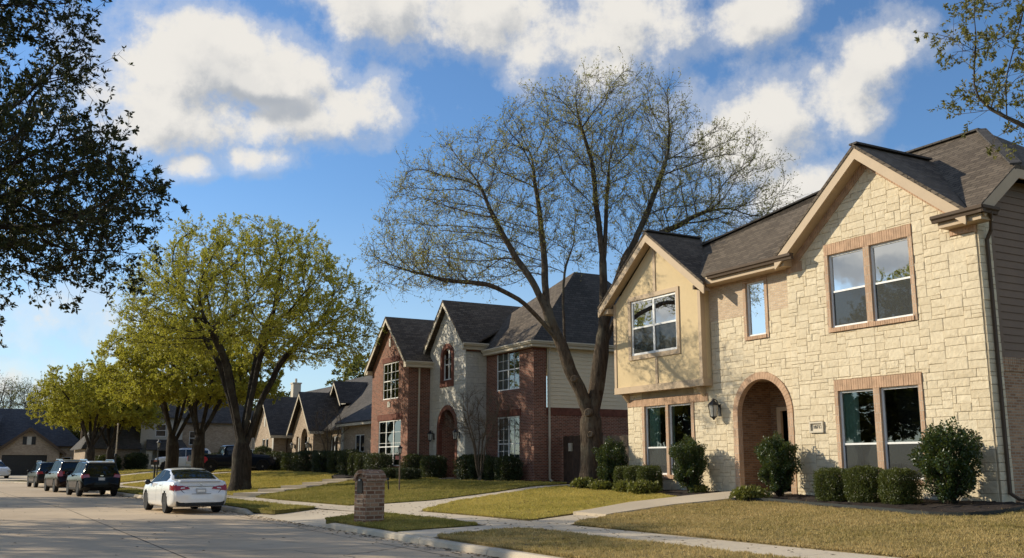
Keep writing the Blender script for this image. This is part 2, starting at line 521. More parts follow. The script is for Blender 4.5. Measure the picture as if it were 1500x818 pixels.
M['cream_siding'] = plain('cream_siding', (.74, .62, .44), .7, .06, 1.5)
M['white'] = plain('white_vinyl', (.80, .79, .75), .45, .05, 4, spec=.4)
M['dark_in'] = plain('dark_room', (.03, .031, .029), .9, .2)
M['curtain'] = plain('sage_curtain', (.50, .66, .56), .9, .2, 6)
M['blind'] = plain('pale_curtain', (.17, .18, .15), .9, .15, 6)
M['glass'] = glass_mat('window_glass', (.72, .78, .75), .07, .012)
M['glass_up'] = glass_mat('upper_window_glass', (.5, .55, .55), .60, .015)
M['screen'] = screen_mat('insect_screen')
M['black'] = plain('black_metal', (.012, .012, .013), .4, .3, 5, spec=.5)
M['wood'] = plain('weathered_fence', (.20, .145, .10), .9, .35, 5, .4, 30)
M['wood_dark'] = plain('dark_stained_fence', (.085, .052, .034), .85, .4, 5, .4, 30)
M['door'] = plain('dark_door', (.02, .016, .014), .5, .3)
M['road'] = concrete_mat('road_concrete', (.55, .425, .285))
M['walk'] = concrete_mat('walk_concrete', (.60, .50, .365), crack=False, stain=.2)
M['curb'] = concrete_mat('curb_concrete', (.54, .455, .34), crack=False, stain=.5)
M['joint'] = plain('joint_tar', (.05, .043, .036), .9)
M['mulch'] = plain('mulch', (.030, .020, .014), .95, .6, 18, 1., 30)
M['edging'] = plain('dark_edging', (.02, .024, .022), .6, .3)
M['rock'] = plain('edging_rock', (.16, .125, .09), .95, .4, 6, .8, 12)
M['soil'] = plain('soil', (.09, .075, .04), .95, .3, 2)
M['bark'] = bark_mat('oak_bark', (.045, .032, .022), (.15, .112, .078), .6)
M['bark_dark'] = bark_mat('dark_bark', (.022, .017, .013), (.07, .055, .042), .35)
M['bark_pale'] = bark_mat('pale_bark', (.13, .095, .065), (.26, .20, .14))
M['twig'] = bark_mat('far_bark', (.07, .055, .042), (.15, .12, .09))
M['leaf_spring'] = leaf_mat('spring_leaf', (.34, .32, .03), (.58, .50, .065), .48)
M['leaf_bud'] = leaf_mat('bud_leaf', (.30, .26, .06), (.50, .43, .12), .4)
M['leaf_oak'] = leaf_mat('evergreen_oak_leaf', (.012, .018, .006), (.032, .04, .012), .12, .5, .3)
M['leaf_oak_lit'] = leaf_mat('lit_oak_leaf', (.10, .10, .025), (.24, .21, .055), .3, .45, .3)  # lit copy of the oak leaf; sun and backlight put into both colours
M['leaf_shrub'] = leaf_mat('shrub_leaf', (.017, .037, .009), (.050, .085, .02), .2, .36, .5)
M['leaf_box'] = leaf_mat('boxwood_leaf', (.04, .058, .012), (.12, .135, .03), .2, .42, .4)
M['leaf_dark'] = leaf_mat('dark_hedge_leaf', (.014, .028, .009), (.038, .058, .018), .16, .42, .4)
M['leaf_cover'] = leaf_mat('ground_cover_leaf', (.10, .12, .02), (.24, .22, .05), .3)
M['leaf_far'] = leaf_mat('distant_leaf', (.09, .10, .02), (.19, .18, .04), .3)

def grass_mat(name, green, tan, split=.5):
    t = NT(name)
    g = t.n.new('ShaderNodeNewGeometry')
    big = t.noise(.45, detail=4); mid = t.noise(3.2, detail=4)
    f = t.math('ADD', t.math('MULTIPLY', big, .45), t.math('MULTIPLY', mid, .3))
    f = t.math('ADD', f, t.math('MULTIPLY', g.outputs['Random Per Island'], .25))
    col = t.mix(t.rng(f, split - .14, split + .14), green, tan)
    t.color(col); t.set(.8, spec=.15)
    tr = t.n.new('ShaderNodeBsdfTranslucent'); t.link(col, tr.inputs[0])
    mx = t.n.new('ShaderNodeMixShader'); mx.inputs[0].default_value = .3
    t.link(t.b.outputs[0], mx.inputs[1]); t.link(tr.outputs[0], mx.inputs[2]); t.link(mx.outputs[0], t.out.inputs[0])
    return t.m
M['grass_tan'] = grass_mat('dormant_grass', (.27, .22, .06), (.60, .45, .20), .45)
M['grass_gold'] = grass_mat('sunny_grass', (.33, .29, .05), (.66, .53, .15), .47)
M['grass_green'] = grass_mat('spring_grass', (.20, .20, .035), (.48, .39, .12), .50)

def ground_mat(name, green, tan):
    t = NT(name); p = t.coord()
    f = t.math('ADD', t.math('MULTIPLY', t.noise(.45, p, 4), .5), t.math('MULTIPLY', t.noise(7, p, 5, .7), .5))
    t.color(t.mix(t.rng(f, .36, .62), green, tan)); t.set(.95, spec=.1)
    t.bump(t.math('ADD', t.noise(45, p, 4, .7), t.noise(9, p, 3)), .9, .04)
    return t.m
M['turf_tan'] = ground_mat('dormant_turf', (.15, .115, .04), (.30, .22, .10))
M['turf_green'] = ground_mat('green_turf', (.11, .10, .025), (.24, .19, .06))

# ------------------------------------------------------------------ camera, sun, sky
cam = bpy.data.cameras.new('camera'); camo = bpy.data.objects.new('camera', cam); COL.objects.link(camo)
cam.sensor_width = 36; cam.lens = 34.56; cam.clip_end = 4000; cam.clip_start = .1
camo.location = (0, 0, 1.6); camo.rotation_euler = (R(90 + 10.658), 0, R(-29))
SC.camera = camo
SC.view_settings.view_transform = 'Standard'; SC.view_settings.look = 'None'; SC.view_settings.exposure = 0
SUN_EL, SUN_AZ = 24.0, 47.0      # azimuth measured from the street normal (-X) towards +Y
sd = V((-math.cos(R(SUN_EL)) * math.cos(R(SUN_AZ)), math.cos(R(SUN_EL)) * math.sin(R(SUN_AZ)), math.sin(R(SUN_EL))))
sun = bpy.data.lights.new('sun', 'SUN'); sun.energy = 5.0; sun.angle = R(.55); sun.color = (1, .90, .72)
suno = bpy.data.objects.new('sun', sun); COL.objects.link(suno)
suno.rotation_euler = sd.to_track_quat('Z', 'Y').to_euler(); suno.location = (-30, 30, 30)

world = bpy.data.worlds.new('World'); SC.world = world; world.use_nodes = True
def make_world():
    t = world.node_tree; n, l = t.nodes, t.links
    for x in list(n): n.remove(x)
    def m(op, a, b=0., c=None):
        nd = n.new('ShaderNodeMath'); nd.operation = op
        for i, x in enumerate((a, b, c)):
            if x is None: continue
            if hasattr(x, 'node'): l.new(x, nd.inputs[i])
            else: nd.inputs[i].default_value = x
        return nd.outputs[0]
    sky = n.new('ShaderNodeTexSky'); sky.sky_type = 'NISHITA'; sky.sun_disc = False
    sky.sun_elevation = R(SUN_EL); sky.sun_rotation = math.atan2(sd.x, sd.y); sky.air_density = 1.0; sky.dust_density = .3; sky.ozone_density = 2.2
    tc = n.new('ShaderNodeTexCoord'); sp = n.new('ShaderNodeSeparateXYZ'); l.new(tc.outputs['Generated'], sp.inputs[0])
    az = m('MULTIPLY', m('ARCTAN2', sp.outputs[0], sp.outputs[1]), 180 / math.pi)
    el = m('MULTIPLY', m('ARCSINE', sp.outputs[2]), 180 / math.pi)
    cb = n.new('ShaderNodeCombineXYZ'); l.new(az, cb.inputs[0]); l.new(el, cb.inputs[1])
    # clouds: soft ellipses on the dome (azimuth, elevation, half sizes, tilt, weight) broken up by noise
    blobs = [(11.3, 22.2, 7.8, 3.3, -2, 1.25), (12.6, 21.4, 4.6, 1.7, -3, 1.6), (8.6, 19.3, 6.0, 2.6, 0, .95), (16.8, 19.7, 6.4, 2.2, 8, .9), (20.6, 26.4, 6.2, 3.2, -14, 1.1), (27.0, 26.2, 6.6, 3.0, 0, 1.0),
             (34.2, 24.6, 7.2, 3.6, 8, 1.0), (48.8, 20.6, 5.6, 3.0, 24, 1.05), (43.5, 18.8, 5.2, 3.6, 8, .95), (46.8, 15.2, 4.4, 1.7, 10, .85),
             (43.6, 24.8, 3.6, 1.9, 15, .85), (10.05, 16.55, 1.7, .9, 4, .9), (14.0, 17.0, 2.4, .8, 2, .6), (3.5, 7.4, 6.0, 1.8, 0, .35), (5.0, 4.0, 8.0, 1.3, 0, .45),
             (-49, 12.0, 15, 2.6, 3, 1.5), (-37, 9.5, 8, 2, 0, 1.2), (-38, 19, 9, 3.2, -6, .95), (-75, 24, 18, 8, 0, 1.2), (125, 28, 40, 14, 0, 1.4), (-140, 34, 40, 14, 0, 1.3), (20, 70, 70, 12, 0, 1.2)]  # broad unseen clouds at the end added to lift and neutralise fill light
    g = bpy.data.node_groups.new('cloud_density', 'ShaderNodeTree')
    g.interface.new_socket('P', in_out='INPUT', socket_type='NodeSocketVector'); g.interface.new_socket('D', in_out='OUTPUT', socket_type='NodeSocketFloat'); g.interface.new_socket('S', in_out='OUTPUT', socket_type='NodeSocketFloat')
    gn, gl = g.nodes, g.links; gi = gn.new('NodeGroupInput'); go = gn.new('NodeGroupOutput')
    def gm(op, a, b=0.):
        nd = gn.new('ShaderNodeMath'); nd.operation = op
        for i, x in enumerate((a, b)):
            if hasattr(x, 'node'): gl.new(x, nd.inputs[i])
            else: nd.inputs[i].default_value = x
        return nd.outputs[0]
    def gnoise(scale, detail, rough, dist):
        nz = gn.new('ShaderNodeTexNoise'); nz.inputs['Scale'].default_value = scale; nz.inputs['Detail'].default_value = detail
        nz.inputs['Roughness'].default_value = rough; nz.inputs['Distortion'].default_value = dist; gl.new(gi.outputs[0], nz.inputs['Vector'])
        return nz
    wn = gnoise(.16, 3, .5, 0)
    wv = gn.new('ShaderNodeVectorMath'); wv.operation = 'MULTIPLY_ADD'; gl.new(wn.outputs['Color'], wv.inputs[0]); wv.inputs[1].default_value = (4.4, 2.6, 0); 
    wo = gn.new('ShaderNodeVectorMath'); wo.operation = 'ADD'; gl.new(gi.outputs[0], wo.inputs[0]); wo.inputs[1].default_value = (-2.2, -1.3, 0); gl.new(wo.outputs[0], wv.inputs[2])
    tot = None
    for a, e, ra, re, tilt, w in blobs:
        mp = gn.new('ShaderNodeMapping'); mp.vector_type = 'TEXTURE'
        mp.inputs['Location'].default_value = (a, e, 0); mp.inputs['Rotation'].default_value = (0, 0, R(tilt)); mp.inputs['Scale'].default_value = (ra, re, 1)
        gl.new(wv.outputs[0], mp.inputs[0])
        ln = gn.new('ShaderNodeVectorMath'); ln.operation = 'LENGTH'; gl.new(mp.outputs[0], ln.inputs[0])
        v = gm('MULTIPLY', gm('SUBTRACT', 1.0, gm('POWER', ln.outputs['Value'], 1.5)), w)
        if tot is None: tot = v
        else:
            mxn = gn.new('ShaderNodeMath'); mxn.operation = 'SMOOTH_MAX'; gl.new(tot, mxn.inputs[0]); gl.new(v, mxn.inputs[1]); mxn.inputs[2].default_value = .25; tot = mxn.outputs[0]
    n1 = gnoise(.26, 6, .60, .0)
    n2 = gnoise(.85, 8, .66, .0)
    d = gm('ADD', gm('MULTIPLY', gm('MAXIMUM', tot, -1.2), .80), gm('MULTIPLY', gm('SUBTRACT', n1.outputs['Fac'], .5), 2.3))
    d = gm('ADD', d, gm('MULTIPLY', gm('SUBTRACT', n2.outputs['Fac'], .5), .80))
    n3 = gnoise(.22, 2, .5, .0)
    gl.new(d, go.inputs[0]); gl.new(gm('ADD', gm('MULTIPLY', gm('MAXIMUM', tot, -1.2), .85), gm('MULTIPLY', gm('SUBTRACT', n3.outputs['Fac'], .5), 1.5)), go.inputs[1])
    def dens(vec):
        nd = n.new('ShaderNodeGroup'); nd.node_tree = g; l.new(vec, nd.inputs[0]); return nd.outputs
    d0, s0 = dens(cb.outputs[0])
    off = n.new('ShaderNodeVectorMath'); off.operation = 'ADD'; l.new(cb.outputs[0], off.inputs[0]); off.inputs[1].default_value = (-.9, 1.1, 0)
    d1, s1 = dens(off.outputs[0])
    def ms(x, a, b, c=0., e=1.):
        nd = n.new('ShaderNodeMapRange'); nd.interpolation_type = 'SMOOTHSTEP'
        for i, q in enumerate((a, b, c, e)): nd.inputs[i + 1].default_value = q
        l.new(x, nd.inputs[0]); return nd.outputs[0]
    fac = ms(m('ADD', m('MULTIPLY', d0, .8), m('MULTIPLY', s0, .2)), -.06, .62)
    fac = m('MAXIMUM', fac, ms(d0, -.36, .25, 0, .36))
    lit = ms(m('ADD', m('MULTIPLY', m('SUBTRACT', s0, s1), .62), m('MULTIPLY', m('SUBTRACT', d0, d1), .42)), -.55, .30)
    thick = m('MULTIPLY', ms(s0, .2, 1.3, 0, .5), ms(m('SUBTRACT', d0, s0), .30, -.35, .35, 1.0))
    shade = m('SUBTRACT', lit, thick)
    mc = n.new('ShaderNodeMix'); mc.data_type = 'RGBA'; l.new(ms(shade, -.45, .85), mc.inputs[0])
    mc.inputs[6].default_value = (.47, .50, .54, 1); mc.inputs[7].default_value = (.95, .91, .84, 1)
    # paler, hazier air towards the horizon
    hz = n.new('ShaderNodeMix'); hz.data_type = 'RGBA'; l.new(ms(el, -2, 17, .55, 0), hz.inputs[0]); l.new(sky.outputs[0], hz.inputs[6]); hz.inputs[7].default_value = (7.2, 6.3, 5.5, 1)
    tint = n.new('ShaderNodeMix'); tint.data_type = 'RGBA'; tint.blend_type = 'MULTIPLY'; tint.inputs[0].default_value = 1; l.new(hz.outputs[2], tint.inputs[6]); tint.inputs[7].default_value = (.72, .95, 1.17, 1)
    b1 = n.new('ShaderNodeBackground'); l.new(tint.outputs[2], b1.inputs[0]); b1.inputs[1].default_value = SKY
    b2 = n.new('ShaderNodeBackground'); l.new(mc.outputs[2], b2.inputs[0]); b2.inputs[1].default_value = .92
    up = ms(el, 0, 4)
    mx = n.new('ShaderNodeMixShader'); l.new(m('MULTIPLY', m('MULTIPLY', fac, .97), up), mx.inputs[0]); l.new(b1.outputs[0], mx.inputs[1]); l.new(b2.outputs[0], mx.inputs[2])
    o = n.new('ShaderNodeOutputWorld'); l.new(mx.outputs[0], o.inputs[0])
SKY = .135
make_world()

# ------------------------------------------------------------------ terrain
def lerp(pts, x):
    if x <= pts[0][0]: return pts[0][1]
    for (a, b), (c, d) in zip(pts, pts[1:]):
        if x <= c: return b + (d - b) * (x - a) / (c - a)
    return pts[-1][1]
CURB = [(8.35, -8), (8.35, 40), (8.05, 46), (7.57, 53), (7.1, 65), (6.8, 76), (6.3, 86), (5.2, 93.5), (2.2, 98.8), (-3, 101.2), (-9, 102.3), (-30, 103), (-90, 104)]
LEFT = [(-1.3, -8), (-1.3, 40), (-1.9, 53), (-2.6, 65), (-3.6, 78), (-6, 87), (-12, 92), (-30, 93), (-90, 94)]
XC = [(y, x) for x, y in CURB[:9]]
def xc(Y): return lerp(XC, Y) if Y < 98 else 2.4 - (Y - 98) * 3
OUT = [(-8, 10.9), (24, 10.9), (27.5, 10.75), (31, 10.3), (34, 10.0), (41, 9.6), (48, 9.3), (55, 8.9), (65, 8.3), (76, 7.7), (86, 7.1), (93, 6.4), (98, 4.5)]
INN = [(-8, 12.35), (21, 12.35), (24, 12.25), (27.5, 12.0), (31.5, 11.55), (38.5, 11.0), (43, 10.9), (48, 10.7), (55, 10.2), (65, 9.6), (76, 9.0), (86, 8.4), (93, 7.8), (98, 6.2)]
def zg(X, Y):
    c = xc(Y)
    base = lerp([(0, .70), (31, .72), (46, .90), (60, 1.0), (80, 1.05), (150, .9)], Y)
    if Y > 101.5 and X < 8: return .16 + .2 * min(1, max(0, (Y - 103) / 18))
    if X < c + .15: return .13
    o, i = lerp(OUT, Y), lerp(INN, Y)
    if X < o: return .135 + .055 * (X - c - .15) / max(.1, o - c - .15)
    if X < i: return .19 + .03 * (X - o) / (i - o)
    if X < i + 8.1: return .22 + (base - .22) * (X - i) / 8.1
    return base + .004 * (X - i - 8.1)

def drape(name, poly, zoff, mat, kind='structure', skirt=.12, step=1.0, zf=None, parent=None, jit=0.):
    zf = zf or zg
    bm = bmesh.new()
    A = sum(poly[i][0] * poly[(i + 1) % len(poly)][1] - poly[(i + 1) % len(poly)][0] * poly[i][1] for i in range(len(poly)))
    if A < 0: poly = poly[::-1]
    f = bm.faces.new([bm.verts.new((x, y, 0)) for x, y in poly])
    bmesh.ops.triangulate(bm, faces=[f])
    for ax in (0, 1):
        lo = min(p[ax] for p in poly); hi = max(p[ax] for p in poly); c = math.floor(lo / step) * step + step
        while c < hi:
            no = (1, 0, 0) if ax == 0 else (0, 1, 0); co = (c, 0, 0) if ax == 0 else (0, c, 0)
            bmesh.ops.bisect_plane(bm, geom=bm.verts[:] + bm.edges[:] + bm.faces[:], plane_co=co, plane_no=no, dist=1e-5); c += step
    for v in bm.verts: v.co.z = zf(v.co.x, v.co.y) + zoff + (random.uniform(-jit, jit) if jit else 0)
    if skirt:
        be = [e for e in bm.edges if e.is_boundary]
        r = bmesh.ops.extrude_edge_only(bm, edges=be)
        for v in r['geom']:
            if isinstance(v, bmesh.types.BMVert): v.co.z -= skirt
    bmesh.ops.recalc_face_normals(bm, faces=bm.faces[:])
    me = bpy.data.meshes.new(name); bm.to_mesh(me); bm.free(); me.materials.append(mat)
    o = link(name, me, parent)
    if kind: o['kind'] = kind
    return o

# far ground: one sheet to the horizon, gentle; the street lots are laid on it
mb = MB(); mb.poly([(-1500, -1500, -.12), (1500, -1500, -.12), (1500, 1500, -.12), (-1500, 1500, -.12)]); mb.build('ground', M['turf_green'], kind='structure')
def base_z(X, Y):
    z = zg(X, Y) - .07
    if X < 11.2 and 24.9 < Y < 33.1: z = min(z, -.03)
    return z
drape('terrain', [(8.5, -8), (8.5, 40), (7.9, 50), (7.3, 65), (7.0, 76), (6.5, 86), (5.4, 93.6), (2.3, 99), (-3, 101.6), (-9, 102.7), (-30, 103.4), (-90, 104.4), (-90, 175), (70, 175), (70, -8)], 0, M['turf_green'], skirt=.3, step=1.0, zf=base_z)
drape('far_side_verge', [(-1.45, -8), (-1.45, 40), (-2.05, 53), (-2.75, 65), (-3.75, 78), (-6.1, 86.7), (-12, 91.7), (-30, 92.7), (-90, 93.7), (-90, -8)], .13, M['turf_green'], skirt=.3, step=6, zf=lambda x, y: 0.)
mb = MB()
mb.poly([(x, y, 0) for x, y in [(8.36, -8), (8.36, 40)] + CURB[2:]] + [(x, y, 0) for x, y in LEFT[::-1]], (0, 0, 1))
mb.build('road', M['road'], kind='structure')

def offset_line(pts, d):
    r = []
    for i, (x, y) in enumerate(pts):
        a = V(pts[max(0, i - 1)] ); b = V(pts[min(len(pts) - 1, i + 1)])
        t = (b - a).normalized(); r.append((x + t.y * d, y - t.x * d))
    return r
def resample(pts, step):
    out = [V(pts[0])]; acc = 0
    for a, b in zip(pts, pts[1:]):
        a, b = V(a), V(b); L = (b - a).length; t = step - acc
        while t <= L: out.append(a + (b - a) * (t / L)); t += step
        acc = (L - (t - step))
    out.append(V(pts[-1])); return out

# curbs in cast sections with open joints, gutter seam
def curb_run(mb, pts, sec=3.0, ends=(False, False)):
    P = resample(pts, sec)
    if (P[-1] - P[-2]).length < .3: P.pop(-2)
    for i in range(len(P) - 1):
        a, b = P[i], P[i + 1]; t = (b - a).normalized(); n = V((t.y, -t.x)); g = t * .008
        a2, b2 = a + g, b - g; j = random.uniform(-.006, .006)
        ha = .03 if (i == 0 and ends[0]) else .135 + j; hb = .03 if (i == len(P) - 2 and ends[1]) else .135 + j
        def sec_(p, h): return [V((p.x, p.y, -.05)), V((p.x, p.y, .02)), V((p.x, p.y, h * .72)) + V((*(n * .02), 0)), V((p.x, p.y, h)) + V((*(n * .06), 0)), V((p.x, p.y, h + .004)) + V((*(n * .17), 0)), V((p.x, p.y, -.05)) + V((*(n * .17), 0))]
        s0, s1 = sec_(a2, ha), sec_(b2, hb)
        mb.add(s0 + s1, [(k, (k + 1) % 6, 6 + (k + 1) % 6, 6 + k) for k in range(6)] + [(5, 4, 3, 2, 1, 0), (6, 7, 8, 9, 10, 11)])
mb = MB()
curb_run(mb, [(8.35, -8), (8.35, 24.6)]); curb_run(mb, [(8.35, 24.6), (8.35, 25.3)], 5, (False, True))
curb_run(mb, [(8.35, 32.6), (8.35, 33.4)], 5, (True, False)); curb_run(mb, [(8.35, 33.4)] + CURB[1:5] + [(7.01, 68.2)])
curb_run(mb, [(6.84, 74.4)] + CURB[5:])
mb.build('curb', M['curb'], kind='structure')
mb = MB(); curb_run(mb, [(x, y) for x, y in LEFT[::-1]], 4.0); mb.build('far_curb', M['curb'], kind='structure')

mb = MB()
def seam(pts, w, z=.004):
    P = resample(pts, 2.5)
    for a, b in zip(P, P[1:]):
        t = (b - a).normalized(); n = V((t.y, -t.x)) * w / 2 * random.uniform(.6, 1.3)
        mb.poly([(*(a - n), z), (*(b - n), z), (*(b + n), z), (*(a + n), z)], (0, 0, 1))
seam(offset_line(CURB, -4.75), .035); seam(offset_line(CURB, -.62), .018)
for y in range(-6, 90, 5):
    x = xc(y); seam([(x - .1, y + .1), (x - 4.7, y)], .016); seam([(x - 4.8, y + 1.2), (x - 9.4, y + 1.15)], .016)
mb.build('road_joints', M['joint'], kind='structure')

# sidewalk slabs
mb = MB(); y = -8.0
while y < 97:
    y2 = y + 1.5
    for k in range(3):
        a, b = y + .008 + (1.484) * k / 3, y + .008 + 1.484 * (k + 1) / 3
        q = [(lerp(OUT, a), a), (lerp(INN, a), a), (lerp(INN, b), b), (lerp(OUT, b), b)]
        mb.poly([(px, py, zg(px, py) + .012) for px, py in q], (0, 0, 1))
    for yy in (y + .008, y2 - .008):
        xa, xb = lerp(OUT, yy), lerp(INN, yy)
        mb.poly([(xa, yy, zg(xa, yy) + .012), (xb, yy, zg(xb, yy) + .012), (xb, yy, zg(xb, yy) - .05), (xa, yy, zg(xa, yy) - .05)])
    y = y2
mb.build('sidewalk', M['walk'], kind='structure')
# driveway: apron from the street and the narrow drive between the two lawns
def apron_z(X, Y): return .008 + max(0, min(1, (X - 8.3) / 2.3)) * .188
drape('driveway_apron', [(8.3, 25.15), (8.3, 32.75), (8.7, 30.9), (10.32, 31.45), (10.3, 31.2), (10.74, 27.5), (10.7, 27.35), (8.75, 25.75)], .0, M['walk'], zf=apron_z, step=.6, skirt=.03)
drape('driveway', [(12.0, 27.3), (14, 29.3), (16, 30.5), (18.8, 31.8), (20.3, 32.2), (23.4, 33.4), (23.4, 35.6), (20.5, 33.9), (17, 32.1), (14.1, 31.0), (12.2, 31.5), (11.5, 31.9)], .014, M['walk'], step=.8)
drape('front_walk', [(12.3, 19.5), (12.3, 21.35), (13.9, 21.75), (13.9, 20.3), (12.75, 19.9)], .016, M['walk'], step=.6)
drape('front_walk_step', [(13.9, 20.35), (13.9, 21.85), (14.6, 22.1), (16.5, 23.0), (18.7, 23.25), (20.45, 23.25), (20.45, 20.8), (19, 21.1), (16.6, 21.15), (14.2, 20.5)], .085, M['walk'], skirt=.3, step=.6)
drape('kerb_walk', [(8.53, 18.65), (8.53, 20.5), (10.88, 20.82), (10.88, 19.33)], .016, M['walk'], step=.6)
# stepped walk of the red brick house
A, B = V((10.9, 43.0)), V((17.6, 48.4)); d = (B - A).normalized(); nn = V((d.y, -d.x)) * .7; L = (B - A).length
for k in range(5):
    a, b = A + d * (L * k / 5), A + d * (L * (k + 1) / 5 + .03); z = zg(*b) + .05
    mb = MB(); q = [a - nn, a + nn, b + nn, b - nn]; mb.prism([(*p, z) for p in q], (0, 0, -.35)); mb.build('stepped_walk', M['walk'], kind='structure')
drape('house_walk', [(17.4, 47.7), (20.8, 45.6), (20.8, 43.4), (20.2, 43.4), (18.8, 46.1), (16.9, 47.4), (17.0, 49.0)], .05, M['walk'], step=.8)
drape('far_driveway', [(6.98, 68.2), (8.3, 69.2), (8.9, 69.8), (20.2, 70.5), (20.2, 74.5), (8.4, 73.6), (7.7, 73.8), (6.82, 74.4)], .014, M['walk'], step=1.5)
drape('side_driveway', [(6.25, 86), (7.2, 86.4), (8.6, 87), (17, 88.5), (17, 93.2), (8.2, 91), (6.4, 91), (5.6, 91)], .014, M['walk'], step=1.5)
drape('garage_driveway', [(2.6, 98.6), (-2, 101.8), (3.6, 124.6), (9.6, 124.6), (6.2, 99.5)], .012, M['walk'], step=2)

# lawns: (polygon, grass kind, blades per square metre)
LAWNS = [
 ('lawn', [(8.55, 20.55), (10.7, 20.85), (10.86, 23), (10.75, 26.3), (10.5, 27.4), (8.6, 25.75)], 'green', 1500),
 ('lawn', [(8.55, 18.6), (10.86, 19.3), (10.86, 15.5), (10.86, 4), (8.55, 4)], 'tan', 1500),
 ('lawn', [(12.4, 4), (12.4, 19.45), (12.8, 19.85), (14.2, 20.4), (16.6, 21.1), (18.35, 20.95), (18.6, 19.6), (18.2, 17.9), (17.9, 16.2), (17.65, 14.9), (17.35, 13.7), (17.6, 13.0), (18.6, 12.9), (20.2, 13.3), (27, 13.6), (27, 4)], 'tan', 1700),
 ('lawn', [(12.4, 21.45), (14.6, 22.15), (16.5, 23.05), (18.5, 23.35), (18.9, 24.6), (19.2, 26), (19.3, 28), (19.2, 29.6), (19.4, 31), (20.2, 32.1), (18.8, 31.7), (16, 30.4), (14, 29.2), (12.05, 27.2), (12.3, 24)], 'gold', 1500),
 ('lawn', [(11.6, 31.95), (12.2, 31.55), (14.1, 31.05), (17, 32.15), (20.5, 34.0), (22, 35.0), (21.9, 37.0), (20.2, 38.3), (19.3, 41.5), (19.9, 43.3), (18.7, 45.9), (16.9, 47.0), (14.6, 44.9), (12.5, 43.1), (11.0, 42.0), (11.05, 38.5)], 'green', 900),
 ('lawn', [(8.55, 32.9), (8.75, 31.05), (10.28, 31.55), (9.95, 34), (9.57, 41), (9.27, 48), (8.85, 55), (8.25, 65), (8.1, 68.4), (7.25, 67.6), (7.36, 65), (7.8, 53), (8.3, 46), (8.55, 40)], 'green', 700),
 ('lawn', [(10.75, 44.3), (14.4, 47.2), (17.1, 50.2), (18.0, 53), (20.4, 56), (20.8, 65.5), (20.2, 70.3), (9.5, 69.6), (9.65, 65), (10.3, 55)], 'gold', 500),
 ('lawn', [(8.4, 74.0), (20.5, 75), (21, 88.5), (8.8, 86.8), (8.9, 82)], 'gold', 260),
 ('lawn', [(7.08, 75), (8.0, 74.5), (7.5, 84), (7.1, 86), (6.58, 85.6)], 'green', 260),
 ('lawn', [(8.2, 91.6), (17, 93.8), (26, 95), (27, 104), (10, 104), (6.6, 99.0)], 'gold', 120),
 ('lawn', [(6.6, 99.8), (9.9, 108), (10.5, 124), (16, 124), (16, 104.3), (10, 104.3)], 'green', 100),
]
TURF = {'tan': 'turf_tan', 'gold': 'turf_tan', 'green': 'turf_green'}
def inside(px, py, poly):
    r = np.zeros(len(px), bool); n = len(poly)
    for i in range(n):
        (x1, y1), (x2, y2) = poly[i], poly[(i + 1) % n]
        if y1 == y2: continue
        c = ((y1 > py) != (y2 > py)) & (px < (x2 - x1) * (py - y1) / (y2 - y1) + x1); r ^= c
    return r
rs = np.random.default_rng(3)
BL = {'tan': [], 'gold': [], 'green': []}
def round_poly(poly, k=.22):
    out = []
    for i in range(len(poly)):
        p0, p, p1 = V(poly[i - 1]), V(poly[i]), V(poly[(i + 1) % len(poly)])
        a = min(k, (p0 - p).length * .4); b = min(k, (p1 - p).length * .4)
        A_, B_ = p + (p0 - p).normalized() * a, p + (p1 - p).normalized() * b
        for t in (0, .5, 1): q = A_ * (1 - t) ** 2 + p * 2 * t * (1 - t) + B_ * t * t; out.append((q.x, q.y))
    return out
for nm, poly, kd, dens in LAWNS:
    poly = round_poly(poly)
    drape(nm, poly, .04, M[TURF[kd]], step=1.0)
    x0, x1 = min(p[0] for p in poly), max(p[0] for p in poly); y0, y1 = min(p[1] for p in poly), max(p[1] for p in poly)
    n = int((x1 - x0) * (y1 - y0) * dens)
    px = rs.uniform(x0, x1, n); py = rs.uniform(y0, y1, n); ok = inside(px, py, poly)
    # only where the photo could look: drop what lies far to the right of the frame
    ok &= (px < py * 1.95 + 1.5)
    px, py = px[ok], py[ok]
    if dens >= 700:      # longer blades hanging over the cut edges
        for (ax, ay), (bx, by) in zip(poly, poly[1:] + poly[:1]):
            k = int(math.hypot(bx - ax, by - ay) * dens * .16); t_ = rs.uniform(0, 1, k); j = rs.normal(0, .018, (2, k)); px = np.concatenate([px, ax + (bx - ax) * t_ + j[0]]); py = np.concatenate([py, ay + (by - ay) * t_ + j[1]])
    BL[kd].append(np.stack([px, py], 1))
def zg_np(P):
    xs = P[:, 0]; ys = P[:, 1]
    c = np.interp(ys, [p[0] for p in XC], [p[1] for p in XC]); o = np.interp(ys, *zip(*OUT)); i = np.interp(ys, *zip(*INN))
    b = np.interp(ys, [0, 31, 46, 60, 80, 150], [.70, .72, .90, 1.0, 1.05, .9])
    z = np.where(xs < o, .135 + .055 * (xs - c - .15) / np.maximum(.1, o - c - .15), np.where(xs < i, .19 + .03 * (xs - o) / (i - o), np.where(xs < i + 8.1, .22 + (b - .22) * (xs - i) / 8.1, b + .004 * (xs - i - 8.1))))
    return np.where(ys > 101.5, np.where(xs < 8, .16 + .2 * np.clip((ys - 103) / 18, 0, 1), z), z)
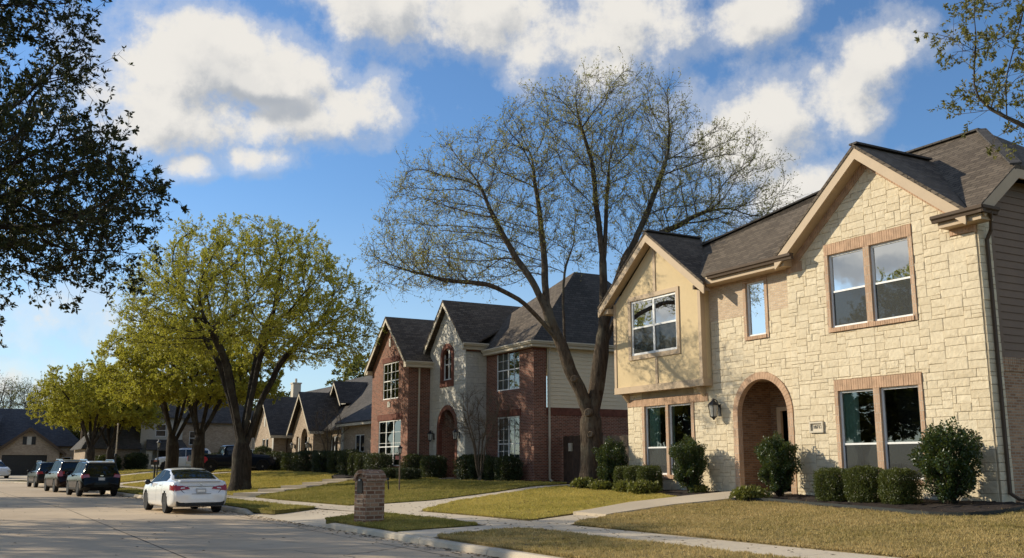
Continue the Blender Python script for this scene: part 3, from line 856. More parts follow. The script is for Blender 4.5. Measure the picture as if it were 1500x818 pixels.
for kd, L_ in BL.items():
    P = np.concatenate(L_); N = len(P); z = zg_np(P) + .035
    far = np.clip(P[:, 1] / 25, 1, 3.2)
    cl = np.sin(P[:, 0] * 5.1 + 2 * np.sin(P[:, 1] * 3.3)) * np.sin(P[:, 1] * 4.7 + 1.7 * np.sin(P[:, 0] * 2.9)); cl2 = np.sin(P[:, 0] * 17 + P[:, 1] * 7) * np.sin(P[:, 1] * 19 - P[:, 0] * 5)
    h = rs.uniform(.022, .055, N) * (1 + .25 * (far - 1)) * (1.05 + .4 * cl + .3 * cl2) * np.where(rs.uniform(0, 1, N) < .012, 1.9, 1.); w = rs.uniform(.006, .011, N) * far; a = rs.uniform(0, 6.283, N); ln = rs.uniform(.2, 1.0, N) * h
    la = rs.uniform(0, 6.283, N)
    v = np.empty((N, 3, 3), np.float32)
    v[:, 0] = np.stack([P[:, 0] - np.cos(a) * w, P[:, 1] - np.sin(a) * w, z], 1); v[:, 1] = np.stack([P[:, 0] + np.cos(a) * w, P[:, 1] + np.sin(a) * w, z], 1)
    v[:, 2] = np.stack([P[:, 0] + np.cos(la) * ln, P[:, 1] + np.sin(la) * ln, z + h], 1)
    o = link('grass', mesh_np('grass', v.reshape(-1, 3), np.arange(N * 3).reshape(N, 3), M['grass_' + kd]), kind='stuff')
    o['label'] = {'tan': 'short dormant tan grass on the lawns before the cream stone house', 'gold': 'sunlit yellow green grass on the raised front lawns', 'green': 'short green grass on the shaded lawns and kerb strips'}[kd]
# planting beds
drape('planting_bed', round_poly([(18.3, 20.8), (18.52, 19.6), (18.12, 17.9), (17.82, 16.2), (17.57, 14.9), (17.27, 13.7), (17.6, 12.95), (18.6, 12.85), (20.2, 13.25), (20.6, 14.3), (20.55, 20.75), (19.2, 20.95)]), .06, M['mulch'], step=.22, jit=.02, skirt=.1)
drape('planting_bed', round_poly([(18.6, 23.4), (19.0, 24.6), (19.3, 26), (19.4, 28), (19.3, 29.6), (19.5, 31), (20.3, 32.1), (23.3, 33.2), (23.4, 28.6), (20.62, 28.6), (20.62, 23.35)]), .05, M['mulch'], step=.22, jit=.02, skirt=.1)
drape('planting_bed', [(22.0, 35.2), (22.0, 37.1), (20.3, 38.4), (19.4, 41.5), (20.0, 43.2), (20.9, 43.2), (22.0, 42.2), (22.0, 37.7), (23.4, 37.6), (23.4, 35.8)], .05, M['mulch'], step=.4, jit=.025, skirt=.1)
drape('planting_bed', [(17.2, 49.2), (20.9, 46.5), (19.75, 46.5), (19.75, 51.6), (21.3, 58), (21.5, 65.4), (20.9, 65.4), (20.5, 56), (18.1, 53)], .05, M['mulch'], step=.5, jit=.03, skirt=.1)
# plastic edging of the right bed, and a low rock edge beside the front walk
mb = MB(); E_ = [(18.3, 20.85), (18.54, 19.6), (18.14, 17.9), (17.84, 16.2), (17.59, 14.9), (17.28, 13.7), (17.6, 12.93), (18.6, 12.83), (20.2, 13.23)]
E_ = [tuple(p) for p in resample(E_, .4)]
for a, b in zip(E_, E_[1:]):
    za, zb = zg(*a), zg(*b); mb.hexa([(a[0], a[1], za), (b[0], b[1], zb), (b[0] + .03, b[1] + .01, zb), (a[0] + .03, a[1] + .01, za), (a[0], a[1], za + .13), (b[0], b[1], zb + .13), (b[0] + .03, b[1] + .01, zb + .13), (a[0] + .03, a[1] + .01, za + .13)])
tag(mb.build('bed_edging', M['edging']), 'dark plastic edging strip curving round the mulch bed by the corner', 'edging')

# fallen leaves and grit: along the gutter, on the road and the lawns
n1_, n2_, n3_ = 900, 130, 1500
ly = np.concatenate([rs.uniform(9, 60, n1_), rs.uniform(9, 50, n2_), rs.uniform(8, 40, n3_)])
cx = np.interp(ly, [p[0] for p in XC], [p[1] for p in XC])
lx = np.concatenate([cx[:n1_] - np.abs(rs.normal(0, .22, n1_)) - .02, cx[n1_:n1_ + n2_] - rs.uniform(.3, 9, n2_), rs.uniform(8.7, 20, n3_)])
lz = np.where(lx < cx, .006, zg_np(np.stack([lx, ly], 1)) + .06); N = len(lx)
a = rs.uniform(0, 6.283, N); L_ = rs.uniform(.025, .06, N); v = np.empty((N, 4, 3), np.float32)
for k, (du, dv, dz) in enumerate(((-1, 0, 0), (0, -.5, .012), (1, 0, .004), (0, .5, .014))):
    v[:, k] = np.stack([lx + (np.cos(a) * du - np.sin(a) * dv) * L_, ly + (np.sin(a) * du + np.cos(a) * dv) * L_, lz + dz], 1)
M['litter'] = leaf_mat('dead_leaf', (.05, .03, .016), (.20, .12, .055), .1)
o = link('leaf_litter', mesh_np('leaf_litter', v.reshape(-1, 3), np.arange(N * 4).reshape(N, 4), M['litter']), kind='stuff'); o['label'] = 'scattered dead leaves in the gutter and on the lawns'
# ------------------------------------------------------------------ windows
def window(house, F, u0, u1, v0, v1, d=-.075, cols=1, rows=(0.5,), frame=.055, mat='white', glass='glass', curtain=None, screen=False, munt=None, sash=None, depth=.5, room=True):
    """frame mesh named window; glass, insect screen, curtain and the dark room are its children.
    cols: equal lights side by side; rows: heights (0..1) of full-width rails; munt: (columns, rows) of thin bars in each light"""
    m = MB(); f = frame; d1 = d + .05
    m.fbox(F, u0, u1, v0, v0 + f, d, d1 + .012); m.fbox(F, u0, u1, v1 - f, v1, d, d1)
    m.fbox(F, u0, u0 + f, v0 + f, v1 - f, d, d1 - .001); m.fbox(F, u1 - f, u1, v0 + f, v1 - f, d, d1 - .001)
    W = (u1 - u0) / cols
    for k in range(1, cols): m.fbox(F, u0 + k * W - f * .7, u0 + k * W + f * .7, v0 + f, v1 - f, d, d1 - .002)
    H = v1 - v0
    for k in range(cols):
        a, b = u0 + k * W + (f if k == 0 else f * .7), u0 + (k + 1) * W - (f if k == cols - 1 else f * .7)
        for r in rows: m.fbox(F, a, b, v0 + r * H - f * .45, v0 + r * H + f * .45, d, d1 - .004)
        if munt:
            nc, nr = munt; lo = v0 + f; hi = v1 - f
            for c in range(1, nc): x = a + (b - a) * c / nc; m.fbox(F, x - .009, x + .009, lo, hi, d + .012, d1 - .012)
            for r in range(1, nr):
                z = lo + (hi - lo) * r / nr
                if all(abs(z - (v0 + q * H)) > .08 for q in rows): m.fbox(F, a, b, z - .009, z + .009, d + .012, d1 - .014)
    w = m.build('window', M[mat], house)
    g = MB(); g.poly([F.P(u0 + .02, v0 + .02, d + .018), F.P(u1 - .02, v0 + .02, d + .018), F.P(u1 - .02, v1 - .02, d + .018), F.P(u0 + .02, v1 - .02, d + .018)], F.n)
    g.build('pane', M[glass], w)
    if screen and rows:
        s = MB(); z1 = v0 + rows[0] * H
        s.poly([F.P(u0 + f, v0 + f, d + .03), F.P(u1 - f, v0 + f, d + .03), F.P(u1 - f, z1 - f * .4, d + .03), F.P(u0 + f, z1 - f * .4, d + .03)], F.n); s.build('insect_screen', M['screen'], w)
    if curtain:
        c = MB(); n = 22
        for a, b, mt in curtain:
            ua, ub = u0 + (u1 - u0) * a, u0 + (u1 - u0) * b; pts = []
            for i in range(n + 1):
                t = i / n; pts.append((ua + (ub - ua) * t, d - .06 + .035 * math.sin(t * 6.283 * max(2, (ub - ua) / .12)) + random.uniform(-.008, .008)))
            for (p, e), (q, h) in zip(pts, pts[1:]): c.poly([F.P(p, v0 + .03, e), F.P(q, v0 + .03, h), F.P(q, v1 - .03, h), F.P(p, v1 - .03, e)], F.n)
        c.build('curtain', M[mt], w)
    if room:
        r = MB(); k = d - depth
        a, b, c_, e = F.P(u0, v0, k), F.P(u1, v0, k), F.P(u1, v1, k), F.P(u0, v1, k); a2, b2, c2, e2 = F.P(u0, v0, d), F.P(u1, v0, d), F.P(u1, v1, d), F.P(u0, v1, d)
        for q in ((a, b, c_, e), (a, b, b2, a2), (c_, e, e2, c2), (a, e, e2, a2), (b, c_, c2, b2)): r.poly(q)
        r.build('room_interior', M['dark_in'], w)
    return w

def gutter(mb, a, b, out, w=.13, h=.13):
    """K-style gutter along a-b, out = outward direction"""
    a, b, o = V(a), V(b), V(out).normalized() * w
    prof = [(0, 0), (.62, -.0), (.70, .35), (1.0, .55), (1.0, .92), (.93, 1.0), (0, 1.0)]
    pts = [p + o * x + V((0, 0, (y - 1) * h)) for p in (a, b) for x, y in prof]; n = len(prof)
    mb.add(pts, [(i, (i + 1) % n, n + (i + 1) % n, n + i) for i in range(n)] + [tuple(range(n)), tuple(range(n, 2 * n))[::-1]])

def downspout(mb, path, w=.075):
    for p, q in zip(path, path[1:]):
        p, q = V(p), V(q); e = (q - p).normalized() * .02
        mb.bar(p - e, q + e, w, w * .75, up=(0, 1, .01) if abs((q - p).normalized().z) > .5 else (0, 0, 1))

def gable_roof(mb, x0, x1, yc, half, ze, slope, t=.09, x1e=None):
    """two slopes of a gable whose ridge runs along +X from x0 to x1; the eave ends at x1e"""
    zr = ze + half * slope; x1e = x1 if x1e is None else x1e
    mb.slab([(x0, yc, zr), (x1, yc, zr), (x1e, yc - half, ze), (x0, yc - half, ze)], t)
    mb.slab([(x0, yc, zr), (x0, yc + half, ze), (x1e, yc + half, ze), (x1, yc, zr)], t)

def rake(mb, x, yc, half, ze, slope, w=.26, t=.05, drop=.05):
    """barge boards of a gable facing -X at plane x"""
    zr = ze + half * slope - drop; k = w * math.sqrt(1 + slope * slope)
    for s in (-1, 1):
        pts = [(x, yc, zr), (x, yc + s * half, ze - drop), (x, yc + s * half, ze - drop - k * .82), (x, yc + s * (half - .02), ze - drop - k), (x, yc, zr - k)]
        mb.prism(pts, (t * (1 if s > 0 else .99), 0, 0))

def wall_lantern(house, p, n, s=1.0):
    """black lantern on a bracket, p = wall point, n = outward"""
    p, n = V(p), V(n); m = MB(); c = p + n * .17 * s
    m.bar(p + V((0, 0, -.12 * s)), p + V((0, 0, .12 * s)), .09 * s, .03 * s, up=n)
    m.tube([p + V((0, 0, .05 * s)), p + n * .08 * s + V((0, 0, .2 * s)), c + V((0, 0, .24 * s)), c + V((0, 0, .2 * s))], .012 * s, 6)
    m.lathe([(.015 * s, .235 * s), (.03 * s, .2 * s), (.115 * s, .12 * s), (.12 * s, .105 * s), (.02 * s, .10 * s)], c, 8)
    m.lathe([(.06 * s, -.15 * s), (.072 * s, -.13 * s), (.03 * s, -.17 * s), (.012 * s, -.2 * s)], c, 8)
    for k in range(4):
        a = R(45 + 90 * k); o = V((math.cos(a), math.sin(a), 0))
        m.bar(c + o * .065 * s + V((0, 0, -.14 * s)), c + o * .105 * s + V((0, 0, .11 * s)), .014 * s, .014 * s, up=o)
    l = m.build('wall_lantern', M['black'], house)
    g = MB(); g.lathe([(.055 * s, -.13 * s), (.09 * s, .10 * s)], c, 8); g.build('glass_shade', M['lamp_glass'], l)
M['lamp_glass'] = plain('frosted_lamp_glass', (.5, .48, .42), .3, .1, 5, spec=.5)

FX = lambda x: Fr((x, 0, 0), (0, 1, 0), (-1, 0, 0))      # wall facing the street, u = Y
FY = lambda y: Fr((0, y, 0), (1, 0, 0), (0, -1, 0))      # wall facing the camera side, u = X

# ================================================================== cream stone house
H1 = thing('stone_house', 'large cream limestone two storey house with arched entry and tan stucco bay', 'house', (22, 21, .68))
Z0 = .45
F0, F1, FB = FX(20.5), FX(20.62), FX(20.25)
hole_u = [(17.75, 18.98, 5.23, 7.25), (16.32, 17.55, 5.23, 7.25)]
hole_l = [(17.72, 18.90, 1.22, 3.52), (16.34, 17.52, 1.22, 3.52)]
gab = [(14.4, Z0), (20.57, Z0), (20.57, 7.28), (17.45, 9.72), (14.4, 7.34)]
mb = MB(); wall(mb, F0, gab, hole_u + hole_l, rev=0)
arch1 = (21.95, 1.05, 3.03, .6)
recess = [(20.57, Z0), (28.7, Z0), (28.7, 7.35), (20.57, 7.35)]
hole_s = [(21.62, 22.42, 5.38, 7.02)]
hole_b = [(26.52, 27.70, 1.25, 3.55), (25.20, 26.38, 1.25, 3.55)]
wall(mb, F1, recess, hole_s + hole_b, [arch1], rev=0)
mb.poly([F0.P(20.57, Z0), F0.P(20.57, 7.3), F1.P(20.57, 7.3), F1.P(20.57, Z0)])
mb.build('wall', M['mortar'], H1)
# limestone blocks
mb = MB()
sur_u = (16.20, 19.10, 5.10, 7.56); sur_l = (16.22, 19.02, 1.08, 3.82)
ashlar(mb, F0, [(14.43, Z0), (20.57, Z0), (20.57, 7.18), (17.45, 9.36), (14.43, 7.0)], [sur_u, sur_l, (14.44, 15.12, 6.98, 7.4), (19.47, 19.98, 2.44, 2.75)], seed=4)
ashlar(mb, F1, [(20.6, Z0), (28.7, Z0), (28.7, 4.1), (20.6, 4.1)], [(25.06, 27.84, 1.1, 4.1)], [(21.95, 1.24, 3.03, .5)], seed=9)
ashlar(mb, F1, [(20.6, 4.1), (24.1, 4.1), (24.1, 6.05), (20.6, 6.05)], [(21.5, 22.54, 5.26, 6.2)], [(21.95, 1.24, 3.03, 3.03)], seed=12)
ashlar(mb, FY(14.4), [(20.5, Z0), (20.98, Z0), (20.98, 7.3), (20.5, 7.3)], seed=5, wmax=4)
mb.build('limestone_facing', M['stone'], H1)
# brick panels beside the small window and porch walls
for u0, u1 in ((20.58, 21.5), (22.54, 24.15)):
    mb = MB(); mb.fbox(F1, u0, u1, 6.05, 7.1, -.01, .022); mb.build('brick_panel', M['brick_panel'], H1)
mb = MB(); P0, P1 = 20.74, 21.95
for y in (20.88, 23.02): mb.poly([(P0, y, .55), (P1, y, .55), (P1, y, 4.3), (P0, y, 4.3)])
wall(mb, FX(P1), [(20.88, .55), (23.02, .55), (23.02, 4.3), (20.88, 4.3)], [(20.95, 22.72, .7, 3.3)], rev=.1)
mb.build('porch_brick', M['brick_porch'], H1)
mb = MB(); mb.poly([(P0, 20.88, 4.12), (P1, 20.88, 4.12), (P1, 23.02, 4.12), (P0, 23.02, 4.12)]); mb.build('porch_ceiling', M['trim'], H1)
mb = MB(); mb.box((20.45, 20.9, .5), (22.4, 23.0, .79)); mb.build('porch_floor', M['walk'], H1)
mb = MB(); FD = FX(P1); mb.fbox(FD, 22.58, 22.74, .79, 3.32, -.06, .03); mb.fbox(FD, 20.95, 22.58, 3.2, 3.32, -.06, .03); mb.build('door_frame', M['trim'], H1)
mb = MB(); mb.fbox(FD, 21.0, 22.57, .8, 3.2, -.3, -.22)
for a in (21.1, 21.85):
    for b, c in ((1.0, 1.8), (1.95, 3.05)): mb.fbox(FD, a, a + .6, b, c, -.22, -.2)
dr = mb.build('front_door', M['door'], H1); mb = MB(); mb.tube([FD.P(22.45, 1.75, -.17), FD.P(22.45, 2.0, -.17)], .015, 6); mb.tube([FD.P(22.45, 1.85, -.22), FD.P(22.45, 1.85, -.17)], .03, 8); mb.build('handle', M['black'], dr)
# arch ring and window surrounds
def jamb(u0, u1, v0, v1, F, m): m.fbox(F, u0, u1, v0, v1, -.13, .05)
mb = MB(); arch_ring(mb, F1, 21.95, 1.05, 3.03, .6, .2, -.13, .055, 34, legs=False); ar = mb.build('arch_bricks', M['soldier'], H1)
for u0, u1 in ((20.7, 20.905), (22.995, 23.2)):
    mb = MB(); mb.fbox(F1, u0, u1, .6, 3.03, -.13, .052); mb.build('arch_jamb', M['brick_trim'], H1)
def surround(F, u0, u1, v0, v1, posts, head, sill):
    """brick lining of one window opening: soldier head, sill and the posts"""
    mb = MB(); soldiers(mb, F, u0, u1, v1, v1 + head, -.13, .055); h = mb.build('window_head', M['soldier'], H1)
    mb = MB(); soldiers(mb, F, u0 + .08, u1 - .08, v0 - sill, v0, -.13, .075); mb.build('window_sill', M['soldier'], H1)
    for a, b in posts: mb = MB(); mb.fbox(F, a, b, v0 - sill, v1, -.128, .05) if a in (u0,) or b in (u1,) else mb.fbox(F, a, b, v0, v1, -.128, .05); mb.build('brick_jamb', M['brick_trim'], H1)
surround(F0, 16.2, 19.1, 5.23, 7.25, ((18.98, 19.1), (17.55, 17.75), (16.2, 16.32)), .30, .12)
surround(F0, 16.22, 19.02, 1.22, 3.52, ((18.90, 19.02), (17.52, 17.72), (16.22, 16.34)), .29, .12)
surround(F1, 25.06, 27.84, 1.25, 3.55, ((27.70, 27.84), (26.38, 26.52), (25.06, 25.20)), .26, .13)
surround(F1, 21.5, 22.54, 5.38, 7.02, ((22.42, 22.54), (21.5, 21.62)), .07, .11)
for F, u0, u1, v0, v1 in ((F1, 27.85, 28.68, 3.56, 3.81), (F1, 24.35, 25.05, 3.56, 3.81), (F1, 20.6, 24.12, 7.1, 7.33), (F0, 14.44, 15.1, 7.0, 7.3), (F0, 19.95, 20.56, 7.0, 7.28)):
    mb = MB(); soldiers(mb, F, u0, u1, v0, v1, -.05, .048); mb.build('soldier_course', M['soldier'], H1)
# raking soldier courses under the barge boards
for s in (-1, 1):
    n = 42; sl = .787; mb = MB()
    for k in range(n):
        y0, y1 = 17.45 + s * (3.05 * (k + .06) / n), 17.45 + s * (3.05 * (k + .94) / n)
        z = lambda y: 9.74 - abs(y - 17.45) * sl
        j = random.uniform(-.003, .004)
        mb.prism([F0.P(y0, z(y0) - .02, -.02), F0.P(y1, z(y1) - .02, -.02), F0.P(y1, z(y1) - .39, -.02), F0.P(y0, z(y0) - .39, -.02)], F0.n * (.075 + j))
    mb.build('soldier_course', M['soldier'], H1)
# windows
for (u0, u1, v0, v1) in hole_u: window(H1, F0, u0, u1, v0, v1, rows=(.49,), glass='glass_up', screen=True)
for i, (u0, u1, v0, v1) in enumerate(hole_l): window(H1, F0, u0, u1, v0, v1, rows=(.39,), screen=True, curtain=[(.55, .97, 'curtain')] if i == 0 else [(.02, .14, 'curtain')])
for i, (u0, u1, v0, v1) in enumerate(hole_b): window(H1, F1, u0, u1, v0, v1, rows=(.39,), screen=True, curtain=[(.45, .96, 'curtain')] if i == 0 else [(.9, .98, 'curtain')])
for (u0, u1, v0, v1) in hole_s: window(H1, F1, u0, u1, v0, v1, rows=(), glass='glass_up')
# stucco bay
bay = [(24.15, 4.12), (28.9, 4.12), (28.9, 7.2), (26.5, 9.1), (24.15, 7.2)]
hb = [(25.36, 27.88, 5.30, 7.20)]
mb = MB(); wall(mb, FB, bay, hb, rev=.08)
mb.poly([(20.25, 24.15, 4.12), (20.62, 24.15, 4.12), (20.62, 24.15, 7.35), (20.25, 24.15, 7.25)], (0, -1, 0)); mb.poly([(20.25, 28.9, 4.12), (20.62, 28.9, 4.12), (20.62, 28.9, 7.35), (20.25, 28.9, 7.25)], (0, 1, 0))
mb.poly([(20.25, 24.15, 4.12), (20.62, 24.15, 4.12), (20.62, 28.9, 4.12), (20.25, 28.9, 4.12)])
mb.build('bay_stucco', M['stucco'], H1)
mb = MB()
mb.fbox(FB, 24.10, 28.95, 4.02, 4.24, -.36, .035); mb.fbox(FB, 24.12, 24.26, 4.24, 7.25, -.15, .03); mb.fbox(FB, 28.8, 28.93, 4.24, 7.25, -.15, .03)
mb.fbox(FB, 25.20, 28.04, 5.14, 5.29, -.05, .04); mb.fbox(FB, 25.20, 28.04, 7.21, 7.36, -.05, .04); mb.fbox(FB, 25.20, 25.35, 5.29, 7.21, -.05, .038); mb.fbox(FB, 27.89, 28.04, 5.29, 7.21, -.05, .038)
mb.fbox(FB, 26.43, 26.55, 7.37, 8.85, -.03, .03); mb.fbox(FB, 26.43, 26.55, 4.25, 5.13, -.03, .03)
for y in (24.5, 28.6): mb.prism([(20.62, y - .06, 4.01), (20.30, y - .06, 4.01), (20.34, y - .06, 3.93), (20.56, y - .06, 3.72), (20.62, y - .06, 3.72)], (0, .12, 0))
mb.build('bay_trim', M['trim'], H1)
window(H1, FB, *hb[0], d=-.06, cols=2, rows=(.5,), glass='glass_up', screen=True, frame=.07, depth=.3)
# side wall: brown lap siding over brown brick
FS = FY(14.42); mb = MB(); lap_siding(mb, FS, [(21.08, 4.05), (28.6, 4.05), (28.6, 7.5), (26.9, 8.7), (21.5, 8.36), (21.08, 7.98)]); mb.build('lap_siding', M['siding_dark'], H1)
mb = MB(); wall(mb, FS, [(20.98, .3), (28.6, .3), (28.6, 3.72), (20.98, 3.72)], rev=0); mb.build('side_brick', M['brick_side'], H1)
mb = MB(); soldiers(mb, FS, 20.98, 28.6, 3.72, 4.05, -.05, .03); mb.build('side_soldier_course', M['brick_side'], H1)
mb = MB(); mb.fbox(FS, 20.98, 21.09, 4.05, 7.7, -.03, .035); mb.build('corner_board', M['siding_dark'], H1)
mb = MB()   # hidden back walls so that the house is a closed volume
mb.poly([(28.6, 14.42, .2), (28.6, 28.7, .2), (28.6, 28.7, 7.5), (28.6, 14.42, 7.5)]); mb.poly([(20.62, 28.7, .2), (28.6, 28.7, .2), (28.6, 28.7, 7.5), (20.62, 28.7, 7.5)]); mb.poly([(20.62, 14.5, 7.35), (28.6, 14.5, 7.35), (28.6, 28.7, 7.35), (20.62, 28.7, 7.35)])
mb.build('rear_wall', M['siding_dark'], H1)
# roofs
mb = MB()
mz = lambda x: 7.50 + .8 * (x - 20.1)
mb.slab([(20.1, 13.95, mz(20.1)), (20.1, 14.3, mz(20.1)), (23.05, 17.45, mz(23.05)), (20.15, 20.45, mz(20.15)), (20.1, 20.5, mz(20.1)), (20.1, 23.95, mz(20.1)), (22.35, 26.5, mz(22.35)), (20.1, 29.05, mz(20.1)), (20.1, 29.3, mz(20.1)), (21.05, 29.3, mz(21.05)), (24.2, 19.25, mz(24.2)), (24.2, 16.6, mz(24.2)), (21.55, 13.95, mz(21.55))], .1)
mb.slab([(21.55, 13.95, mz(21.55)), (24.2, 16.6, mz(24.2)), (26.85, 13.95, mz(21.55))], .1)
mb.slab([(26.85, 13.95, mz(21.55)), (24.2, 16.6, mz(24.2)), (24.2, 19.25, mz(24.2)), (29, 27.0, 7.3), (29, 13.95, 7.3)], .1)
mb.slab([(21.05, 29.3, mz(21.05)), (29, 29.3, 7.3), (29, 27.0, 7.32), (24.2, 19.25, mz(24.2))], .1)
gable_roof(mb, 20.0, 23.2, 17.45, 3.12, 7.48, .787, .1, 20.2)
gable_roof(mb, 19.88, 22.4, 26.5, 2.95, 7.2, .76, .09, 19.95)
mb.build('shingle_roof', M['roof'], H1)
mb = MB()   # ridge caps
for a, b in (((20.0, 17.45, 9.955), (23.0, 17.45, 9.955)), ((19.88, 26.5, 9.465), (22.3, 26.5, 9.465)), ((24.2, 16.6, mz(24.2) + .02), (24.2, 19.25, mz(24.2) + .02)), ((24.2, 19.25, mz(24.2) + .02), (21.05, 29.3, mz(21.05) + .02)), ((24.2, 16.6, mz(24.2) + .02), (21.55, 13.95, mz(21.55) + .02))): mb.bar(a, b, .26, .05)
mb.build('ridge_cap', M['roof_dark'], H1)
mb = MB(); rake(mb, 20.02, 17.45, 3.12, 7.46, .787, .26, .05)
for s in (-1, 1):   # soffits
    mb.poly([(20.03, 17.45, 9.61), (20.5, 17.45, 9.61), (20.5, 17.45 + s * 3.1, 7.17), (20.03, 17.45 + s * 3.1, 7.17)])
mb.build('barge_board', M['trim'], H1); mb = MB(); rake(mb, 19.90, 26.5, 2.95, 7.18, .76, .24, .05)
for s in (-1, 1):
    mb.poly([(19.93, 26.5, 9.16), (20.26, 26.5, 9.16), (20.26, 26.5 + s * 2.93, 6.94), (19.93, 26.5 + s * 2.93, 6.94)])
mb.build('barge_board', M['trim'], H1); mb = MB(); mb.bar((21.55, 13.97, mz(21.55) - .2), (20.12, 13.97, mz(20.12) - .2), .05, .26, up=(0, 0, 1)); mb.bar((21.5, 13.975, mz(21.55) - .2), (26.9, 13.975, mz(21.55) - .2), .05, .26)
mb.poly([(20.12, 13.97, mz(20.12) - .28), (21.55, 13.97, mz(21.55) - .28), (21.55, 14.42, mz(21.55) - .28), (20.12, 14.42, mz(20.12) - .28)])
mb.build('barge_board', M['trim'], H1)
mb = MB()   # boxed eaves and gutters
mb.box((20.12, 20.30, 7.16), (20.66, 24.1, 7.42)); mb.build('boxed_eave', M['trim'], H1); mb = MB(); mb.box((20.12, 14.0, 7.16), (20.55, 15.15, 7.42)); mb.build('boxed_eave', M['trim'], H1); mb = MB(); mb.box((20.0, 28.95, 6.92), (20.6, 29.4, 7.1))
mb.build('boxed_eave', M['trim'], H1)
mb = MB(); gutter(mb, (20.11, 19.9, 7.46), (20.11, 23.5, 7.46), (-1, 0, 0), .15, .17); mb.build('gutter', M['trim_dark'], H1); mb = MB(); gutter(mb, (20.11, 13.86, 7.46), (20.11, 15.25, 7.46), (-1, 0, 0), .15, .17); gutter(mb, (20.0, 13.99, 7.46), (20.6, 13.99, 7.46), (0, -1, 0), .15, .17)
mb.build('gutter', M['trim_dark'], H1); mb = MB(); gutter(mb, (20.0, 24.2, 7.2), (20.62, 24.2, 7.2), (0, -1, 0), .12, .13)
mb.build('gutter', M['trim_dark'], H1)
mb = MB(); downspout(mb, [(20.35, 13.9, 7.3), (20.72, 14.2, 7.0), (20.74, 14.33, 6.8), (20.74, 14.33, .95), (20.72, 14.1, .82), (20.9, 13.0, .72)]); mb.build('downspout', M['trim_dark'], H1)
wall_lantern(H1, (20.60, 23.82, 3.24), (-1, 0, 0), 1.5)
# house number block: carved stone frame with raised numerals
mb = MB(); a0, a1, b0, b1 = 19.47, 19.97, 2.44, 2.74
for u0, u1, v0, v1 in ((a0, a1, b0, b0 + .05), (a0, a1, b1 - .05, b1), (a0, a0 + .05, b0 + .05, b1 - .05), (a1 - .05, a1, b0 + .05, b1 - .05)): mb.fbox(F0, u0, u1, v0, v1, 0, .075)
mb.fbox(F0, a0 + .05, a1 - .05, b0 + .05, b1 - .05, 0, .03)
pq = mb.build('address_block', M['numberstone'] if 'numberstone' in M else M['cream'], H1)
def text_mesh(name, s, size, ext, mat, parent, origin, ux, uy, uz, align='CENTER'):
    c = bpy.data.curves.new(name, 'FONT'); c.body = s; c.size = size; c.extrude = ext; c.align_x = align; c.align_y = 'CENTER'
    tmp = bpy.data.objects.new(name, c); COL.objects.link(tmp)
    dg = bpy.context.evaluated_depsgraph_get(); me = bpy.data.meshes.new_from_object(tmp.evaluated_get(dg)); bpy.data.objects.remove(tmp)
    off = V((0, 0, 0)); p = parent
    while p is not None: off = off + p.location; p = p.parent
    mt = Matrix((V(ux), V(uy), V(uz))).transposed().to_4x4(); mt.translation = V(origin) - off
    me.transform(mt); me.materials.clear(); me.materials.append(mat)
    return link(name, me, parent)
text_mesh('house_number', '10717', .13, .006, M['black'], pq, F0.P(19.70, 2.59, .034), (0, -1, 0), (0, 0, 1), (-1, 0, 0))

# ================================================================== red brick house
H2 = thing('red_brick_house', 'dark red brick two storey house with pale stone entry gable', 'house', (23, 44, .85))
FR, FSn, FW = FX(22.0), FX(20.9), FX(19.7)
Zb = .55
mb = MB()
w_ru, w_rl = (39.0, 41.18, 4.97, 6.84), (39.0, 41.1, 1.62, 3.74)
wall(mb, FR, [(37.7, Zb), (42.4, Zb), (42.4, 6.95), (37.7, 6.95)], [w_ru, w_rl], rev=.12)
w_wu, w_wl = (47.72, 49.9, 4.97, 6.9), (47.3, 50.38, 1.5, 3.85)
wall(mb, FW, [(46.4, Zb), (51.5, Zb), (51.5, 6.75), (48.95, 9.2), (46.4, 6.75)], [w_wu, w_wl], rev=.12)
mb.poly([(19.7, 46.4, Zb), (20.95, 46.4, Zb), (20.95, 46.4, 6.85), (19.7, 46.4, 6.75)], (0, -1, 0))
mb.poly([(19.7, 51.5, Zb), (28, 51.5, Zb), (28, 51.5, 6.85), (19.7, 51.5, 6.75)], (0, 1, 0))
wall(mb, FY(37.7), [(22, Zb), (22.65, Zb), (22.65, 6.9), (22, 6.9)], rev=0)
wall(mb, FY(37.74), [(22.65, Zb), (31, Zb), (31, 3.75), (22.65, 3.75)], rev=0)
# porch recess
for y in (43.3, 45.2): mb.poly([(21.0, y, .6), (22.3, y, .6), (22.3, y, 4.4), (21.0, y, 4.4)])
mb.poly([(22.3, 43.3, .6), (22.3, 45.2, .6), (22.3, 45.2, 4.4), (22.3, 43.3, 4.4)])
mb.poly([(21.0, 43.3, 4.35), (22.3, 43.3, 4.35), (22.3, 45.2, 4.35), (21.0, 45.2, 4.35)])
mb.build('wall', M['brick_red'], H2)
mb = MB(); sg = [(42.25, Zb), (46.35, Zb), (46.35, 7.3), (44.3, 9.5), (42.25, 7.3)]
wall(mb, FSn, sg, [(43.78, 44.86, 5.7, 6.75)], [(44.25, .95, 3.3, .6), (44.32, .54, 6.75, 6.74)], rev=.15)
mb.poly([(20.9, 42.25, Zb), (22, 42.25, Zb), (22, 42.25, 7.3), (20.9, 42.25, 7.3)], (0, -1, 0)); mb.poly([(20.9, 46.35, Zb), (22, 46.35, Zb), (22, 46.35, 7.3), (20.9, 46.35, 7.3)], (0, 1, 0))
mb.build('stone_backing', M['mortar_grey'], H2)
